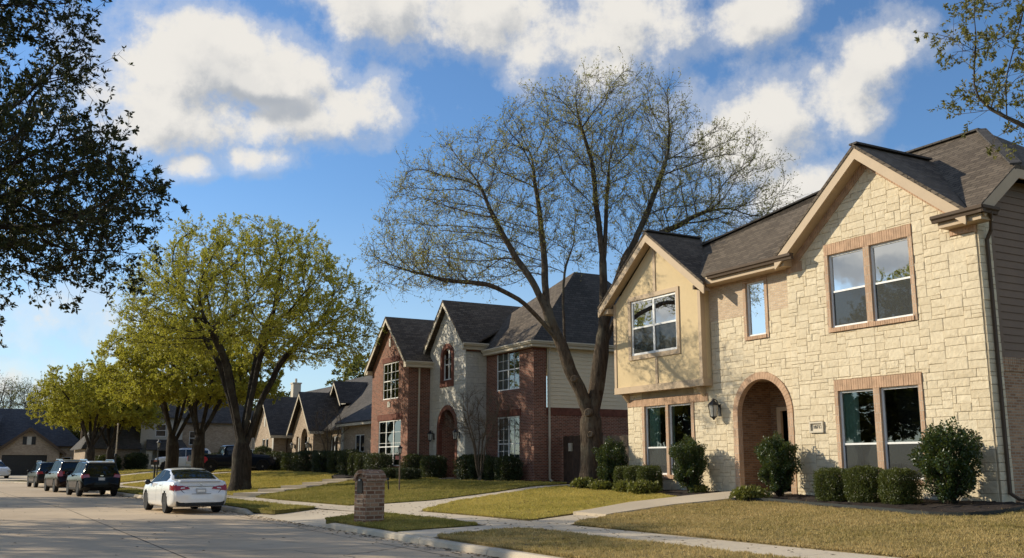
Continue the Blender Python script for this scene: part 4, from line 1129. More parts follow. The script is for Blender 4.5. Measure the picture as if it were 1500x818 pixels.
mb = MB(); ashlar(mb, FSn, sg, [(43.55, 45.1, 5.35, 7.5)], [(44.25, 1.15, 3.3, .5)], cell=.135, seed=21, hs=(2, 2, 2, 1, 3)); ashlar(mb, FY(42.25), [(20.9, Zb), (22.0, Zb), (22.0, 6.9), (20.9, 6.9)], cell=.135, seed=22, hs=(2, 2, 2, 1))
mb.build('stone_facing', M['stone_grey'], H2)
mb = MB(); arch_ring(mb, FSn, 44.25, .95, 3.3, .6, .21, -.15, .05, 24)
mb.build('arch_bricks', M['soldier_red'], H2)
mb = MB(); arch_ring(mb, FSn, 44.32, .54, 6.75, 5.6, .23, -.15, .05, 18); soldiers(mb, FSn, 43.55, 45.09, 5.36, 5.6, -.1, .06); mb.fbox(FSn, 43.62, 45.02, 5.6, 5.69, -.1, .03); mb.build('arched_surround', M['soldier_red'], H2)
for q in ((FR, 38.85, 41.3, 3.76, 4.05, -.02, .03), (FW, 47.1, 50.55, 3.87, 4.2, -.02, .03), (FW, 47.6, 50.0, 6.92, 7.2, -.02, .03), (FR, 37.72, 42.2, 6.68, 6.95, -.02, .03), (FY(37.7), 22.0, 22.64, 6.62, 6.88, -.02, .03), (FY(37.74), 22.66, 31, 3.75, 4.08, -.05, .03), (FY(42.25), 20.9, 21.98, 6.95, 7.25, -.02, .035)):
    mb = MB(); soldiers(mb, *q); mb.build('soldier_course', M['soldier_red'], H2)
for q in ((FR, 38.95, 41.2, 1.52, 1.61, -.08, .06), (FW, 47.25, 50.42, 1.40, 1.49, -.08, .06)):
    mb = MB(); mb.fbox(*q); mb.build('window_sill', M['soldier_red'], H2)
mb = MB(); mb.lathe([(.09, 0), (.09, 0.01)], FW.P(48.95, 8.0, 0), 6); mb.fbox(FW, 48.85, 49.05, 7.75, 8.2, 0, .05); mb.build('keystone', M['stone_grey'], H2); mb = MB(); mb.fbox(FW, 48.78, 49.12, 4.55, 4.85, 0, .04); mb.build('keystone', M['stone_grey'], H2)
mb = MB(); lap_siding(mb, FY(37.76), [(22.72, 4.08), (31, 4.08), (31, 6.85), (22.72, 6.85)]); mb.build('lap_siding', M['cream_siding'], H2)
mb = MB(); mb.poly([(31, 37.76, .4), (31, 51.5, .4), (31, 51.5, 6.9), (31, 37.76, 6.9)]); mb.poly([(22, 37.8, 6.88), (31, 37.8, 6.88), (31, 51.5, 6.88), (22, 51.5, 6.88)]); mb.build('rear_wall', M['cream_siding'], H2)
window(H2, FR, *w_ru, cols=2, rows=(.5,), munt=(2, 4), curtain=[(.02, .98, 'blind')]); window(H2, FR, *w_rl, cols=2, rows=(.42,), munt=(2, 4), curtain=[(.02, .98, 'blind')])
window(H2, FW, *w_wu, cols=2, rows=(.5,), munt=(2, 4), curtain=[(.02, .45, 'blind')]); window(H2, FW, *w_wl, cols=3, rows=(.42,), munt=(1, 4), curtain=[(.02, .98, 'blind')])
window(H2, FSn, 43.78, 44.86, 5.7, 7.26, d=-.12, cols=2, rows=(.5,), frame=.06)
mb = MB(); mb.box((22.24, 43.35, .62), (22.29, 44.9, 3.0)); dd = mb.build('front_door', M['door'], H2)
mb = MB(); mb.box((20.7, 43.2, .5), (22.3, 45.3, .95)); mb.build('porch_floor', M['walk'], H2)
mb = MB()
gable_roof(mb, 20.55, 26.2, 44.3, 2.4, 7.3, 1.0, .09, 21.2); gable_roof(mb, 19.35, 27, 48.95, 2.95, 6.72, .9, .09, 27)
Pk = (26.0, 40.5, 11.0)
mb.slab([(21.7, 37.3, 6.95), (21.7, 47, 6.95), Pk], .1)
mb.build('shingle_roof', M['roof'], H2)
mb = MB(); mb.slab([(21.7, 37.3, 6.95), Pk, (27.5, 40.5, 11.0), (31.3, 37.3, 6.95)], .1); mb.slab([Pk, (21.7, 47, 6.95), (31.3, 47, 6.95), (27.5, 40.5, 11.0)], .1); mb.slab([(27.5, 40.5, 11.0), (31.3, 47, 6.95), (31.3, 37.3, 6.95)], .1)
mb.slab([(23, 44, 7.2), (27, 49, 9.35), (31.3, 44, 7.0)], .1)
mb.build('shaded_hip_roof', M['roof_dark'], H2)  # same roof as the front slope, its shade put into darker shingle
mb = MB()
for x, y, z in ((27.2, 38.9, 9.0), (27.0, 38.2, 8.1), (28.3, 38.6, 8.6)): mb.tube([(x, y, z - .3), (x, y, z + .3)], .045, 8)
mb.build('roof_vent', M['cream'], H2)
for q in ((20.57, 44.3, 2.4, 7.28, 1.0, .17, .04), (19.37, 48.95, 2.95, 6.70, .9, .17, .04)): mb = MB(); rake(mb, *q); mb.build('barge_board', M['cream'], H2)
for q in (((21.68, 37.73, 6.72), (22.02, 42.0, 6.93)), ((21.7, 37.32, 6.72), (31.2, 37.72, 6.93)), ((19.4, 46.0, 6.45), (20.9, 46.38, 6.66)), ((19.4, 51.52, 6.45), (20.5, 51.88, 6.66)), ((20.6, 41.95, 7.0), (21.9, 42.22, 7.25))): mb = MB(); mb.box(*q); mb.build('eave_trim', M['cream'], H2)
for q in (((21.7, 37.2, 6.98), (21.7, 42.0, 6.98), (-1, 0, 0)), ((21.6, 37.3, 6.98), (31.2, 37.3, 6.98), (0, -1, 0)), ((19.35, 46.0, 6.74), (20.9, 46.0, 6.74), (0, -1, 0)), ((20.55, 41.9, 7.3), (21.9, 41.9, 7.3), (0, -1, 0))): mb = MB(); gutter(mb, *q); mb.build('gutter', M['cream'], H2)
for p in ([(22.7, 37.25, 6.85), (22.75, 37.62, 6.6), (22.75, 37.62, .95), (22.75, 37.4, .85)], [(20.2, 46.0, 6.6), (20.25, 46.3, 6.4), (20.25, 46.3, .95)]):
    mb = MB(); downspout(mb, p); mb.build('downspout', M['cream'], H2)
wall_lantern(H2, (20.87, 42.85, 2.95), (-1, 0, 0), 1.3); wall_lantern(H2, (20.87, 45.75, 2.95), (-1, 0, 0), 1.3)

# side fence with gate between the two houses
G = thing('side_gate', 'dark stained wooden gate between the red brick house and the bare tree', 'gate', (23.5, 36, .8))
mb = MB()
for k in range(20):
    y = 34.75 + k * .146; mb.box((23.49 + random.uniform(-.004, .004), y, .72), (23.51 + random.uniform(-.003, .01), y + .138, 2.82 + random.uniform(-.015, .015)))
mb.build('boards', M['wood_dark'], G)
mb = MB(); mb.box((23.52, 34.74, 1.1), (23.57, 37.68, 1.2)); mb.box((23.52, 34.74, 2.4), (23.57, 37.68, 2.5)); mb.box((23.44, 34.6, .6), (23.56, 34.74, 2.9)); mb.build('gate_frame', M['wood_dark'], G)
mb = MB(); mb.box((23.42, 36.9, 2.15), (23.485, 37.15, 2.5)); mb.build('meter_box', M['cream'], G)
G = thing('fence', 'weathered brown board fence beside the cream stone house', 'fence', (23.5, 31.7, .75))
mb = MB()
for k in range(39):
    y = 28.8 + k * .148; mb.box((23.49 + random.uniform(-.004, .004), y, .66), (23.51 + random.uniform(-.003, .01), y + .140, 2.75 + random.uniform(-.02, .02)))
mb.build('boards', M['wood'], G)
mb = MB(); mb.box((23.52, 28.8, 1.05), (23.57, 34.58, 1.14)); mb.box((23.52, 28.8, 2.3), (23.57, 34.58, 2.39)); mb.build('rail', M['wood'], G)

# ================================================================== tan brick house (one storey, steep roofs)
H3 = thing('tan_brick_house', 'low tan brick house with steep charcoal roofs and twin small gables', 'house', (24, 67, 1.0))
mb = MB(); Zc = .6
FG, FE, FC, FRW = FX(21.0), FX(21.9), FX(22.9), FX(21.6)
wg = [(77.0, 77.75, 1.5, 3.55), (78.0, 78.75, 1.5, 3.55)]
wall(mb, FG, [(75.4, Zc), (81.0, Zc), (81.0, 3.85), (78.2, 6.6), (75.4, 3.85)], wg, rev=.12)
mb.poly([(21, 75.4, Zc), (23, 75.4, Zc), (23, 75.4, 3.85), (21, 75.4, 3.85)], (0, -1, 0))
wall(mb, FE, [(68.6, Zc), (73.6, Zc), (73.6, 4.0), (71.2, 6.6), (68.6, 4.0)], [(72.0, 72.6, 1.2, 3.6)], [(70.7, .75, 3.4, .9)], rev=.3)
mb.poly([(21.9, 68.6, Zc), (23, 68.6, Zc), (23, 68.6, 4.0), (21.9, 68.6, 4.0)], (0, -1, 0))
wall(mb, FC, [(62, Zc), (76, Zc), (76, 4.0), (62, 4.0)], [(66.2, 67.6, 1.3, 3.5)], rev=.12)
wall(mb, FRW, [(52.5, Zc), (61.6, Zc), (61.6, 4.2), (52.5, 4.2)], [(57.6, 59.2, 1.3, 3.4)], rev=.12)
mb.poly([(21.6, 61.6, Zc), (23, 61.6, Zc), (23, 61.6, 4.2), (21.6, 61.6, 4.2)]); mb.poly([(21.6, 52.5, Zc), (29, 52.5, Zc), (29, 52.5, 4.2), (21.6, 52.5, 4.2)], (0, -1, 0))
mb.build('wall', M['brick_far'], H3)
for u0, u1, v0, v1 in wg: window(H3, FG, u0, u1, v0, v1, rows=(.45,))
window(H3, FE, 72.0, 72.6, 1.2, 3.6, d=-.2, rows=(.5,)); window(H3, FC, 66.2, 67.6, 1.3, 3.5, cols=2, rows=(.5,)); window(H3, FRW, 57.6, 59.2, 1.3, 3.4, cols=2, rows=(.5,))
mb = MB(); mb.box((22.5, 69.95, .8), (22.6, 71.45, 4.2)); mb.build('front_door', M['door'], H3)
for F, q in ((FE, (69.5, 69.7, .8, 3.5, 0, .06)), (FE, (71.7, 71.9, .8, 3.5, 0, .06)), (FG, (78.0, 78.4, 4.5, 5.3, -.01, .03)), (FRW, (61.2, 61.62, .7, 4.2, -.02, .06)), (FG, (75.4, 75.75, .7, 3.85, 0, .05))): mb = MB(); mb.fbox(F, *q); mb.build('stone_trim', M['stone_grey'], H3)
mb = MB()
gable_roof(mb, 20.6, 27, 78.2, 3.1, 3.8, 1.0, .09, 27); gable_roof(mb, 21.5, 25.5, 71.2, 2.75, 3.95, 1.05, .09, 22.6); gable_roof(mb, 23.8, 26.5, 70.2, 1.5, 6.0, 1.1, .08, 25)
mb.slab([(22.5, 62, 4.0), (22.5, 78, 4.0), (27.5, 78, 8.4), (27.5, 62, 8.4)], .1); mb.slab([(22.5, 62, 4.0), (27.5, 62, 8.4), (32, 62, 4.2)], .1); mb.slab([(27.5, 62, 8.4), (27.5, 78, 8.4), (32.5, 78, 4.0), (32.5, 62, 4.0)], .1)
mb.slab([(21.2, 52.2, 4.2), (21.2, 62, 4.2), (27, 57.5, 8.0), (27, 56, 8.0)], .1); mb.slab([(21.2, 62, 4.2), (31, 62, 4.2), (27, 57.5, 8.0)], .1); mb.slab([(21.2, 52.2, 4.2), (27, 56, 8.0), (31, 52.2, 4.2)], .1)
mb.slab([(26, 60, 6.0), (26, 76, 6.0), (29.5, 70, 10.9), (29.5, 64, 10.9)], .1); mb.slab([(26, 60, 6.0), (29.5, 64, 10.9), (33, 60, 6.0)], .1); mb.slab([(26, 76, 6), (33, 76, 6), (29.5, 70, 10.9)], .1)
mb.build('shingle_roof', M['roof_dark'], H3)
mb = MB(); wall(mb, FX(24.3), [(68.75, 5.9), (71.65, 5.9), (70.2, 7.5)], rev=0); mb.build('dormer_wall', M['stone_grey'], H3)
for q in ((20.62, 78.2, 3.1, 3.78, 1.0, .16, .04), (21.52, 71.2, 2.75, 3.93, 1.05, .16, .04), (23.82, 70.2, 1.5, 5.98, 1.1, .14, .04)): mb = MB(); rake(mb, *q); mb.build('barge_board', M['cream'], H3)
for q in (((20.65, 75.05, 3.55), (22.6, 75.38, 3.76)), ((21.2, 52.3, 3.95), (21.6, 61.9, 4.12)), ((21.55, 68.3, 3.7), (22.6, 68.58, 3.88))): mb = MB(); mb.box(*q); mb.build('eave_trim', M['cream'], H3)
mb = MB(); mb.box((23.75, 80.2, .6), (24.4, 80.9, 8.15)); mb.box((23.69, 80.14, 8.15), (24.46, 80.96, 8.25)); mb.tube([(24.07, 80.55, 8.23), (24.07, 80.55, 8.6)], .1, 8); mb.build('chimney', M['cream'], H3)
mb = MB(); downspout(mb, [(22.0, 75.1, 3.7), (22.0, 75.34, 3.4), (22.0, 75.34, .9)]); mb.build('downspout', M['trim_dark'], H3)
for y in (69.2, 72.9): wall_lantern(H3, (21.86, y, 2.9), (-1, 0, 0), 1.2)

# ================================================================== pale house with the porch, facing down the street
H4 = thing('porch_house', 'pale two storey house with dark porch roof seen between the tree trunks', 'house', (19, 104, .9))
F4 = FY(104.0); mb = MB()
wall(mb, F4, [(15.6, .5), (19.6, .5), (19.6, 6.3), (15.6, 6.3)], [(17.0, 18.0, 4.3, 5.5)], rev=.1); mb.build('white_wall', M['stone_grey'], H4)
F4b = FY(104.6); mb = MB()
wh = [(20.4, 21.6, 3.5, 4.9), (20.2, 21.2, 1.3, 2.7)]
wall(mb, F4b, [(19.6, .5), (26.5, .5), (26.5, 5.9), (19.6, 5.9)], wh, rev=.1); mb.poly([(26.5, 104.6, .5), (26.5, 114, .5), (26.5, 114, 5.9), (26.5, 104.6, 5.9)]); mb.build('wall', M['brick_far'], H4); mb = MB(); wall(mb, FY(103.6), [(10.6, .5), (15.6, .5), (15.6, 3.1), (10.6, 3.1)], [(12.2, 13.2, 1.2, 2.5)], rev=.1)
mb.poly([(10.6, 103.6, .5), (10.6, 114, .5), (10.6, 114, 3.1), (10.6, 103.6, 3.1)])
mb.build('wall', M['brick_far'], H4)
window(H4, F4, 17.0, 18.0, 4.3, 5.5, rows=(.5,)); [window(H4, F4b, *w, rows=(.5,), cols=2) for w in wh]; window(H4, FY(103.6), 12.2, 13.2, 1.2, 2.5, rows=(.5,))
mb = MB(); mb.slab([(15.9, 102.2, 3.0), (20.0, 102.2, 3.0), (19.6, 104, 4.0), (16.2, 104, 4.0)], .1)
mb.slab([(15.2, 103.6, 6.2), (20, 103.6, 6.2), (20, 109, 9.3), (16.5, 109, 9.3)], .1); mb.slab([(19.2, 104.2, 5.8), (27, 104.2, 5.8), (25.5, 109, 9.3), (19.2, 109, 9.3)], .1); mb.slab([(10.2, 103.2, 3.1), (15.7, 103.2, 3.1), (15.7, 108, 6.2), (12.5, 108, 6.2)], .1)
mb.slab([(15.2, 103.6, 6.2), (16.5, 109, 9.3), (15.2, 114, 6.2)], .1); mb.slab([(10.2, 103.2, 3.1), (12.5, 108, 6.2), (10.2, 114, 3.1)], .1); mb.build('shingle_roof', M['roof_dark'], H4)
mb = MB()
for x in (16.3, 19.3): mb = MB(); mb.box((x - .28, 102.4, .7), (x + .28, 102.9, 2.95)); mb.build('porch_column', M['cream'], H4)
mb = MB(); mb.box((17.3, 103.9, .9), (18.4, 103.97, 2.9)); mb.build('front_door', M['door'], H4)

# house with the arched stone window behind the pickup
H6 = thing('arched_gable_house', 'tan brick house with pale arched gable behind the black pickup', 'house', (24, 91, 1.0))
F6 = FX(23.0); mb = MB()
wall(mb, F6, [(87.5, .6), (92.5, .6), (92.5, 3.6), (87.5, 3.6)], [(88.6, 91.4, 1.2, 2.9)], rev=.15); wall(mb, F6, [(87.5, 3.6), (92.5, 3.6), (90, 6.2)], rev=0)
mb.poly([(23, 87.5, .6), (31, 87.5, .6), (31, 87.5, 3.6), (23, 87.5, 3.6)], (0, -1, 0)); mb.poly([(23, 92.5, .6), (31, 92.5, .6), (31, 92.5, 3.6), (23, 92.5, 3.6)]); mb.build('wall', M['brick_far'], H6)
window(H6, F6, 88.6, 91.4, 1.2, 2.9, cols=3, rows=(.5,))
mb = MB(); arch_ring(mb, F6, 90, 1.6, 2.95, 1.2, .3, -.05, .06, 18); mb.build('arch_stones', M['stone_grey'], H6)
mb = MB(); gable_roof(mb, 22.6, 31, 90, 2.8, 3.5, 1.02, .1); mb.slab([(24, 83.5, 3.6), (24, 95.5, 3.6), (28.5, 95.5, 8.4), (28.5, 83.5, 8.4)], .1); mb.slab([(24, 83.5, 3.6), (28.5, 83.5, 8.4), (33, 83.5, 3.6)], .1); mb.build('shingle_roof', M['roof_dark'], H6)
mb = MB(); rake(mb, 22.62, 90, 2.8, 3.48, 1.02, .16, .04); mb.build('eave_trim', M['cream'], H6)
mb = MB(); mb.poly([(24.3, 83.8, .6), (32, 83.8, .6), (32, 83.8, 3.6), (24.3, 83.8, 3.6)], (0, -1, 0)); mb.poly([(24.3, 83.8, .6), (24.3, 87.5, .6), (24.3, 87.5, 3.6), (24.3, 83.8, 3.6)], (-1, 0, 0)); mb.build('side_wall', M['brick_red'], H6)

# ================================================================== garage house closing the street
H5 = thing('garage_house', 'tan brick house with dark double garage door at the end of the street', 'house', (6.4, 126, .4))
F5 = FY(125.0); mb = MB()
wall(mb, F5, [(3.9, .2), (10.1, .2), (10.1, 3.0), (6.9, 5.4), (3.4, 2.6)], [(4.25, 8.85, .2, 2.6)], rev=.25); mb.poly([(10.1, 125, .2), (10.1, 128, .2), (10.1, 128, 3), (10.1, 125, 3)])
wall(mb, FY(127.5), [(-8, .2), (12.4, .2), (12.4, 3.7), (-8, 3.7)], [(10.6, 11.6, 1, 2.4)], rev=.1); mb.poly([(12.4, 127.5, .2), (12.4, 140, .2), (12.4, 140, 3.7), (12.4, 127.5, 3.7)])
mb.build('wall', M['brick_far'], H5)
mb = MB()
for k in range(4):
    for j in range(8): mb.fbox(F5, 4.27 + j * .571, 4.25 + (j + 1) * .571 - .02, .22 + k * .6, .2 + (k + 1) * .595, -.25, -.2)
mb.fbox(F5, 4.25, 8.85, .2, 2.6, -.3, -.24); mb.build('garage_door', M['black'], H5)
window(H5, FY(127.5), 10.6, 11.6, 1, 2.4, rows=(.5,))
mb = MB(); mb.fbox(F5, 6.2, 6.62, 3.75, 4.65, -.02, .04); mb.fbox(F5, 7.1, 7.52, 3.75, 4.65, -.02, .04); vs_ = mb.build('shutter', M['black'], H5)
mb = MB(); mb.fbox(F5, 6.62, 7.1, 3.75, 4.65, -.02, .03); mb.build('gable_vent', M['stone_grey'], H5)
mb = MB()
mb.slab([(6.9, 124.5, 5.7), (10.7, 124.5, 2.8), (10.7, 129, 2.8), (6.9, 133, 5.7)], .1); mb.slab([(6.9, 124.5, 5.7), (6.9, 133, 5.7), (2.9, 129, 2.6), (2.9, 124.5, 2.6)], .1)
mb.slab([(-9, 127, 3.7), (13, 127, 3.7), (8.8, 132.5, 8.1), (-4, 132.5, 8.1)], .1); mb.slab([(13, 127, 3.7), (13, 139, 3.7), (8.8, 132.5, 8.1)], .1); mb.slab([(-9, 127, 3.7), (-4, 132.5, 8.1), (-9, 139, 3.7)], .1); mb.slab([(-4, 132.5, 8.1), (8.8, 132.5, 8.1), (13, 139, 3.7), (-9, 139, 3.7)], .1)
mb.slab([(0, 125.6, 4.4), (3.2, 125.6, 4.4), (4.2, 130, 7.2), (0, 130, 7.2)], .1)
mb.build('shingle_roof', M['roof_blue'], H5)
mb = MB(); mb.bar((6.9, 124.5, 5.55), (10.75, 124.5, 2.62), .05, .3, up=(0, 0, 1)); mb.bar((6.9, 124.49, 5.55), (2.85, 124.49, 2.42), .05, .3, up=(0, 0, 1)); mb.box((0, 125.7, 4.15), (3.3, 127.4, 4.35)); mb.build('barge_board', M['trim_dark'], H5)
mb = MB(); wall(mb, FY(126.2), [(-4, .2), (3.4, .2), (3.4, 4.3), (-4, 4.3)], rev=0); mb.build('side_wall', M['stucco'], H5)
# ------------------------------------------------------------------ trees
def grow(seed, limbs, pts, D=.4, infl=5., kill=.8, iters=120, up=.06, jit=.12, radial=None):
    """space colonisation from hand-laid limbs. limbs: list of (parent_limb, index, [points])"""
    rnd = random.Random(seed); pos = []; par = []; start = {}
    for li, (pl, pi, path) in enumerate(limbs):
        ids = []
        P = [V(p) for p in path]
        if pl is None: pos.append(P[0]); par.append(-1); ids.append(0); prev = 0; P0 = P[0]; rest = P[1:]
        else: prev = start[pl][pi]; P0 = pos[prev]; rest = P
        for q in rest:
            L = (q - P0).length; n = max(1, round(L / D)); a0 = P0
            for k in range(1, n + 1):
                pos.append(a0.lerp(q, k / n) + V((rnd.gauss(0, .025), rnd.gauss(0, .025), rnd.gauss(0, .02)))); par.append(prev); prev = len(pos) - 1; ids.append(prev)
            P0 = q
        start[li] = ids if pl is None else ids
    trunk_n = len(start[0])
    att = [V(p) for p in pts]
    for it in range(iters):
        kd = kdtree.KDTree(len(pos))
        for i, p in enumerate(pos): kd.insert(p, i)
        kd.balance(); acc = {}; keep = []
        for a in att:
            p, i, d = kd.find(a)
            if d < kill: continue
            keep.append(a)
            if d < infl and i >= trunk_n * .75: acc.setdefault(i, V((0, 0, 0))); acc[i] += (a - p).normalized()
        att = keep
        if not acc or not att: break
        new = 0
        for i, v in acc.items():
            if v.length < 1e-4: continue
            v = v.normalized() + V((rnd.gauss(0, jit), rnd.gauss(0, jit), rnd.gauss(0, jit) + up))
            if par[i] >= 0: v += (pos[i] - pos[par[i]]).normalized() * .35
            if radial: v += (pos[i] - V(radial[:3])).normalized() * radial[3]
            v.normalize(); q = pos[i] + v * D
            if kd.find(q)[2] < D * .4: continue
            pos.append(q); par.append(i); new += 1
        if not new: break
    return pos, par

def radii(pos, par, rbase, rtip):
    n = len(pos); ch = [0] * n
    for i in range(n - 1, 0, -1): ch[par[i]] += 1
    tips = sum(1 for c in ch if c == 0); p = math.log(max(2, tips)) / math.log(rbase / rtip)
    acc = [0.] * n
    for i in range(n - 1, -1, -1):
        if ch[i] == 0: acc[i] = rtip ** p
        if par[i] >= 0: acc[par[i]] += acc[i]
    return [a ** (1 / p) for a in acc]

def branch_mesh(mb, pos, par, rad, flare=1.5, minr=.0):
    n = len(pos); kids = [[] for _ in range(n)]
    for i in range(1, n): kids[par[i]].append(i)
    stack = [(0, None)]
    z0 = pos[0].z
    while stack:
        i, p = stack.pop(); chain = [] if p is None else [p]; chain.append(i); c = i
        while kids[c]:
            ks = sorted(kids[c], key=lambda k: -rad[k])
            for k in ks[1:]: stack.append((k, c))
            c = ks[0]; chain.append(c)
        if len(chain) < 2: continue
        rr = [rad[k] for k in chain]
        if p is not None: rr[0] = min(rad[p], rad[i] * 1.15)
        if rr[-1] < .02: rr[-1] *= .5
        if p is None: rr = [r * (1 + (flare - 1) * math.exp(-(pos[k].z - z0) / .28)) for r, k in zip(rr, chain)]
        m = max(rr[0], rr[1]); ns = 12 if m > .2 else 8 if m > .08 else 5 if m > .03 else 3
        # smooth the chain a little
        P = [pos[k] for k in chain]
        P = [P[0]] + [P[j] * .5 + (P[j - 1] + P[j + 1]) * .25 for j in range(1, len(P) - 1)] + [P[-1]]
        mb.tube(P, rr, ns, cap=False)

LATE = []
def unit(rs, n):
    v = rs.normal(size=(n, 3)); return v / np.linalg.norm(v, axis=1, keepdims=True)
def spikes(S, Dv, L, r):
    """thin three-sided twigs: start, direction, length, radius -> verts, faces"""
    n = len(S); a = np.cross(Dv, np.tile([.31, .55, .77], (n, 1))); a /= np.linalg.norm(a, axis=1, keepdims=True) + 1e-9; b = np.cross(Dv, a)
    v = np.empty((n, 4, 3))
    for k in range(3):
        t = 2.094 * k; v[:, k] = S + (a * math.cos(t) + b * math.sin(t)) * r[:, None]
    v[:, 3] = S + Dv * L[:, None]
    o = np.arange(n)[:, None] * 4
    f = np.stack([o + np.array([[0, 1, 3]]), o + np.array([[1, 2, 3]]), o + np.array([[2, 0, 3]])], 1).reshape(-1, 3)
    return v.reshape(-1, 3), f
def leaf_quads(C, Dv, L, W, rs, curl=.25):
    """a leaf = diamond folded along its midrib: 4 verts, 2 tris"""
    n = len(C); s = np.cross(Dv, unit(rs, n)); s /= np.linalg.norm(s, axis=1, keepdims=True) + 1e-9; nn = np.cross(Dv, s)
    v = np.empty((n, 4, 3)); v[:, 0] = C; mid = C + Dv * (L * .5)[:, None] + nn * (L * curl * .4)[:, None]
    v[:, 1] = mid + s * W[:, None] * .5; v[:, 3] = mid - s * W[:, None] * .5; v[:, 2] = C + Dv * L[:, None]
    o = np.arange(n)[:, None] * 4
    f = np.stack([o + np.array([[0, 1, 2]]), o + np.array([[0, 2, 3]])], 1).reshape(-1, 3)
    return v.reshape(-1, 3), f

def make_tree(name, label, cat, base, limbs, att, seed, rbase, rtip, bark, leafm, twig_n=2, twig_len=(.35, .8), twig_r=.006, leaves=0, leaf_len=(.05, .09), leaf_w=.45, spread=.9, upb=.25,
              grow_kw=None, group=None, flare=1.5, leaf_at=(.25, 1.0), cluster=1, sub=2, thin=.05, leaf_keep=None, twig_keep=None):
    rs = np.random.default_rng(seed); t = thing(name, label, cat, base, group=group)
    pos, par = grow(seed, limbs, att, **(grow_kw or {}))
    rad = radii(pos, par, rbase, rtip)
    mb = MB(); branch_mesh(mb, pos, par, rad, flare)
    bv = np.array([p[:] for p in mb.v]); 
    # twigs
    idx = [i for i in range(1, len(pos)) if rad[i] < thin]
    P = np.array([pos[i][:] for i in idx]); Q = np.array([pos[par[i]][:] for i in idx]); Dn = P - Q; Dn /= np.linalg.norm(Dn, axis=1, keepdims=True) + 1e-9
    rep = np.repeat(np.arange(len(idx)), twig_n); n = len(rep); tt = rs.uniform(0, 1, (n, 1))
    S = Q[rep] + (P[rep] - Q[rep]) * tt
    TD = Dn[rep] * .75 + unit(rs, n) * spread + np.array([0, 0, upb]); TD /= np.linalg.norm(TD, axis=1, keepdims=True)
    TL = rs.uniform(*twig_len, n)
    if twig_keep is not None: k = twig_keep(S); S, TD, TL = S[k], TD[k], TL[k]; n = len(S)
    v1, f1 = spikes(S, TD, TL, np.full(n, twig_r))
    rep2 = np.repeat(np.arange(n), sub); n2 = len(rep2); S2 = S[rep2] + TD[rep2] * (TL[rep2] * rs.uniform(.25, .9, n2))[:, None]
    D2 = TD[rep2] * .8 + unit(rs, n2) * .8 + np.array([0, 0, upb * .6]); D2 /= np.linalg.norm(D2, axis=1, keepdims=True); L2 = TL[rep2] * rs.uniform(.3, .6, n2)
    v2, f2 = spikes(S2, D2, L2, np.full(n2, twig_r * .6))
    faces = [np.array([[f[0], f[1], f[2]] for f in mb.f] + [[f[0], f[2], f[3]] for f in mb.f if len(f) == 4], np.int64)]
    nb = len(bv); V_ = np.concatenate([bv, v1, v2]); F_ = np.concatenate([faces[0], f1 + nb, f2 + nb + len(v1)])
    me = mesh_np('trunk', V_, F_, M[bark]); sm = np.zeros(len(me.polygons), bool); sm[:len(faces[0])] = True; me.polygons.foreach_set('use_smooth', sm)
    link('trunk', me, t)
    if leaves:
        A = np.concatenate([S, S2]); Bd = np.concatenate([TD, D2]); BL_ = np.concatenate([TL, L2])
        m = leaves // cluster; pick = rs.integers(0, len(A), m)
        C = A[pick] + Bd[pick] * (BL_[pick] * rs.uniform(*leaf_at, m))[:, None]; CD = Bd[pick]
        C = np.repeat(C, cluster, 0); CD = np.repeat(CD, cluster, 0); m = len(C)
        if leaf_keep is not None: k = leaf_keep(C); C, CD = C[k], CD[k]; m = len(C)
        LD = CD * .6 + unit(rs, m) * .9; LD /= np.linalg.norm(LD, axis=1, keepdims=True); LL = rs.uniform(*leaf_len, m)
        v, f = leaf_quads(C + unit(rs, m) * .015, LD, LL, LL * leaf_w, rs)
        link('crown', mesh_np('crown', v, f, M[leafm]), t)
    return t

def ell_pts(rs, n, c, r, shell=.0, zmin=None, cut=None):
    out = []
    while len(out) < n:
        u = rs.normal(size=3); u /= np.linalg.norm(u); k = rs.uniform(shell ** 3, 1) ** (1 / 3); p = np.array(c) + u * np.array(r) * k
        if zmin is not None and p[2] < zmin: continue
        if cut is not None and not cut(p): continue
        out.append(tuple(p))
    return out

# ---- the big budding tree between the houses (local coordinates, origin at its foot)
rs0 = np.random.default_rng(11)
# image plane directions at the tree: s = across the view to the right, q = away
def loc(s, q, z):
    return (s * .835 + q * .55, -s * .55 + q * .835, z)
limbs = [(None, 0, [loc(0, 0, -.15), loc(.05, 0, 1.2), loc(.05, .05, 2.5)]),
         (0, -1, [loc(-.55, -.2, 4.0), loc(-1.3, -.4, 5.9), loc(-2.0, -.6, 7.4), loc(-3.3, -.8, 9.6), loc(-4.2, -.9, 11.6)]),      # left main
         (0, -1, [loc(.30, .25, 4.0), loc(.62, .4, 6.0), loc(.60, .5, 8.2), loc(.75, .4, 10.4), loc(.9, .5, 12.6)]),     # upright main
         (1, 8, [loc(-2.3, -1.4, 6.7), loc(-3.6, -2.2, 7.3), loc(-5.2, -2.8, 7.35), loc(-6.9, -3.3, 7.8)]),     # long low limb to the left
         (1, 12, [loc(-1.7, .4, 8.6), loc(-1.9, .8, 10.8), loc(-2.2, 1.0, 13.0)]),
         (2, 9, [loc(1.3, .2, 8.2), loc(2.4, .0, 10.6), loc(3.2, .0, 12.8)]),
         (2, 12, [loc(1.6, 1.3, 9.2), loc(3.3, 2.0, 10.2), loc(5.2, 2.4, 11.2)]),
         (2, 7, [loc(1.2, 1.5, 6.8), loc(2.6, 2.6, 8.0), loc(4.6, 3.2, 8.9)]),
         (2, 18, [loc(.2, .2, 12.6), loc(-.3, -.2, 14.2)]),
         (1, 6, [loc(-1.0, .6, 6.9), loc(-.9, 1.4, 8.6), loc(-.5, 2.0, 9.8)])]
att = []
